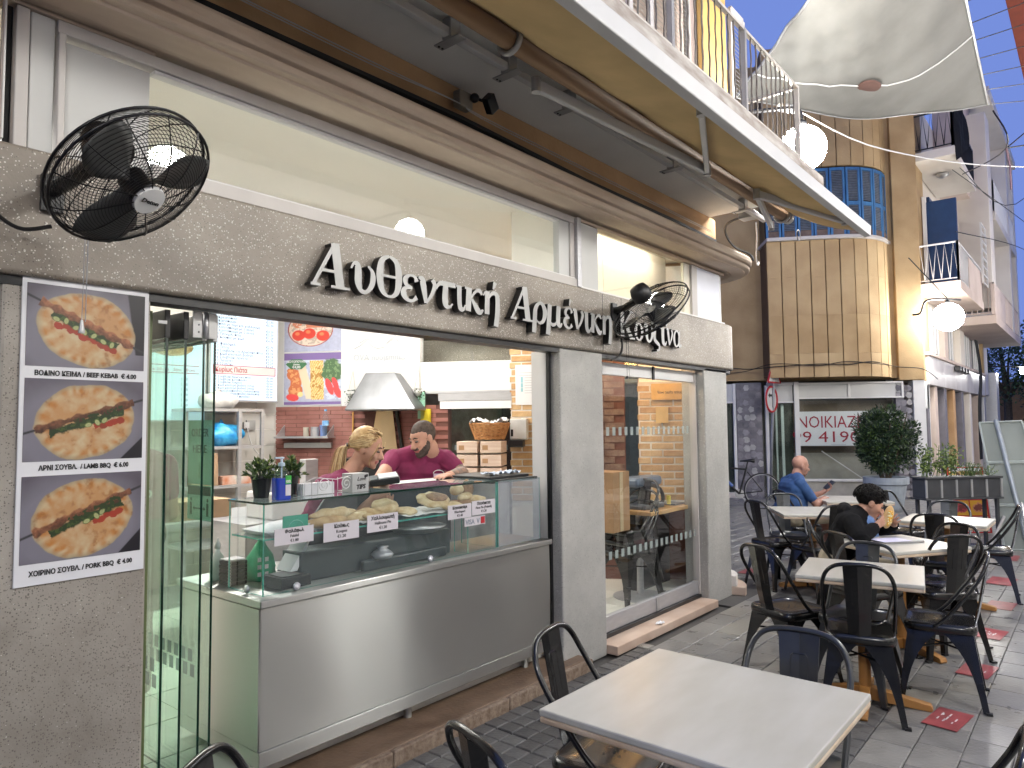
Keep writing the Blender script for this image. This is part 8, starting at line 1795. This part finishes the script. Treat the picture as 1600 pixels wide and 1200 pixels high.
Fr3 = frame((15.0, 5.30, 2.68), xr_, (0, 0, 1)); q = MB(); q.prism([(-.32, -.22), (.32, -.22), (0, .34)], 0, .014, M4=Fr3); q.build('triangle_plate', WHITEP, rsn); q = MB(); q.tube([Fr3 @ Vector(p) for p in ((-.30, -.21, .014), (.30, -.21, .014), (0, .32, .014), (-.30, -.21, .014))], .024, 5); q.build('red_edge', REDI, rsn)
# bicycle
by = thing('bicycle', 'black road bicycle leaning by the mosaic pier, partly hidden', 'bicycle', (13.2, 5.5, 0))
rear = Vector((13.45, 5.02, .335)); front = Vector((13.0, 5.86, .335)); ax_ = (front - rear).normalized(); Lb = 1.0; front = rear + ax_ * 1.0
def Bp(t, z): v = rear + ax_ * t; return Vector((v.x, v.y, z))
for c_, nm in ((rear, 'rear'), (front, 'front')):
    wpts = [c_ + ax_ * .33 * math.cos(R(a)) + Vector((0, 0, .33 * math.sin(R(a)))) for a in range(0, 360, 10)]; q = MB(); q.tube(wpts, .014, 6, closed=True); w = q.build('wheel', BLACKP, by, smooth=True)
    q = MB(); q.tube([c_ + ax_ * .310 * math.cos(R(a)) + Vector((0, 0, .310 * math.sin(R(a)))) for a in range(0, 360, 10)], .009, 5, closed=True); q.build('rim', GREYM, w)
    q = MB()
    for a in range(0, 360, 20): q.tube([c_, c_ + ax_ * .31 * math.cos(R(a)) + Vector((0, 0, .31 * math.sin(R(a))))], .0015, 3)
    q.build('spoke', GREYM, w)
q = MB()
for a, b_, r_ in ((Bp(.42, .28), Bp(.28, .78), .018), (Bp(.42, .28), Bp(.90, .72), .022), (Bp(.28, .74), Bp(.88, .80), .018), (Bp(.42, .28), Bp(0, .335), .011), (Bp(.27, .70), Bp(0, .335), .009), (Bp(.86, .86), Bp(.92, .70), .02), (Bp(.92, .70), Bp(1.0, .335), .013)): q.tube([a, b_], r_, 6)
q.build('frame', BLACKM, by); q = MB(); q.tube([Bp(.28, .78), Bp(.255, .89)], .013, 6); q.build('seat_post', BLACKM, by)
q = MB(); q.tube([Bp(.13, .905), Bp(.20, .91), Bp(.40, .90)], [.045, .03, .012], 8); q.build('saddle', BLACKP, by, smooth=True)
q = MB(); sd_ = ax_.cross(Vector((0, 0, 1))); q.tube([Bp(.90, .92) + sd_ * .2, Bp(.84, .93), Bp(.90, .92) - sd_ * .2], .014, 6); q.tube([Bp(.90, .92) + sd_ * .2, Bp(.99, .88) + sd_ * .2, Bp(.95, .79) + sd_ * .2], .012, 6); q.build('handlebar', BLACKM, by)
q = MB(); q.lathe([(.09, -.004), (.09, .004)], n=20, M4=Matrix(((ax_.x, 0, sd_.x, Bp(.42, 0).x), (ax_.y, 0, sd_.y, Bp(.42, 0).y), (0, 1, 0, .28), (0, 0, 0, 1)))); q.tube([Bp(.42, .28) + sd_ * .04, Bp(.32, .15) + sd_ * .04], .009, 5); q.build('crank', GREYM, by)
q = MB(); q.tube([Bp(.55, .42), Bp(.66, .54)], .032, 8); q.build('drinks_bottle', M('blue_bottle', (.06, .12, .35), .4), by)
# floor stickers, drain and far trees
for k, (x, y, w, d, rz) in enumerate(((4.55, .72, .30, .17, -8), (5.55, .70, .30, .18, -6), (6.55, .74, .30, .2, -6), (7.6, .76, .32, .2, -4), (8.75, .86, .4, .22, -4), (10.3, .95, .4, .24, 0), (3.55, .66, .26, .16, -10), (7.7, 3.05, .3, .14, 0))):
    t = thing('floor_sticker', ['nearest but one red floor sticker with worn white print', 'red floor sticker with white print under the chair legs', 'third red floor sticker from the nearest table', 'fourth red floor sticker, plain and blurred by wear', 'faded red floor sticker under the far chair', 'most distant faded red floor sticker', 'red floor sticker peeking out at the bottom edge', 'small faded red mark on the paving behind the steel chair'][k], 'floor sticker', (x, y, .004), 'red floor stickers')
    mm = Matrix.Translation((x, y, 0)) @ Matrix.Rotation(R(rz), 4, 'Z'); q = MB(); q.box(-w / 2, w / 2, -d / 2, d / 2, .0045, .0065, M4=mm); q.build('sheet', REDP, t)
    if k < 3 or k == 6:
        q = MB()
        for j in range(9): xx = random.uniform(-.06, .05); yy = random.uniform(-.05, .04); q.box(xx, xx + random.uniform(.02, .05), yy, yy + .007, .0067, .0073, M4=mm)
        q.build('worn_print', WHITEP, t)
dr = thing('drain_grate', 'slotted cast iron drain grate in the paving by the side-on chair', 'drain', (7.1, 2.1, 0))
q = MB(); q.box(6.55, 7.45, 1.70, 2.45, .0045, .008); q.build('grate_plate', M('cast_iron', (.075, .072, .07), .5, var=.2), dr)
q = MB()
for i in range(16):
    for j in range(5):
        if random.random() < .9: x = 6.60 + i * .052; y = 1.73 + j * .145; q.box(x, x + .024, y, y + .115, .0082, .0092)
tag(q.build('slot', BLACKP, dr), kind='stuff')
def tree(lb, x, y, h, r, n=2200):
    t = thing('dark_tree', lb, 'tree', (x, y, 0)); q = MB(); q.tube([(x, y, 0), (x + .1, y, h * .4), (x, y + .2, h * .8)], [.22, .16, .06], 7)
    for k in range(5): a = k * 1.3; q.tube([(x, y, h * .4), (x + r * .6 * math.cos(a), y + r * .6 * math.sin(a), h * .75)], [.10, .03], 5)
    q.build('trunk', BARK, t); lv = MB()
    for k in range(26):
        c_ = Vector((x + random.gauss(0, r * .45), y + random.gauss(0, r * .45), h * random.uniform(.45, 1.0))); rr = r * random.uniform(.25, .42)
        for j in range(n // 26): d = Vector((random.gauss(0, 1), random.gauss(0, 1), random.gauss(0, 1))).normalized(); leafmesh(lv, c_ + d * rr * random.uniform(.6, 1.1), d + Vector((0, 0, random.uniform(-.5, .5))), .16, .09, random.choice((0, 2, 2)))
    tag(lv.build('crown', LEAF, t), kind='stuff')
tree('dark tree at the street end beyond the far balconies', 40.5, 3.4, 6.6, 2.6, 4200); tree('second dark tree lower at the street end', 41, 1.2, 5.4, 2.4, 4200); tree('dark tree right of the street end lamp', 40, -1.5, 6.0, 2.4, 4200)
q = MB(); 
for k in range(260): leafmesh(q, (9.0 + random.gauss(0, .10), 1.75 + random.gauss(0, .10), 7.22 + random.gauss(0, .05)), (random.gauss(0, 1), random.gauss(0, 1), random.uniform(-1, .3)), .10, .012, 2)
tag(q.build('palm_tip', LEAF, None), 'dark palm leaf tips at the top edge over the sail', 'leaves'); bpy.data.objects['palm_tip']['kind'] = 'thing'
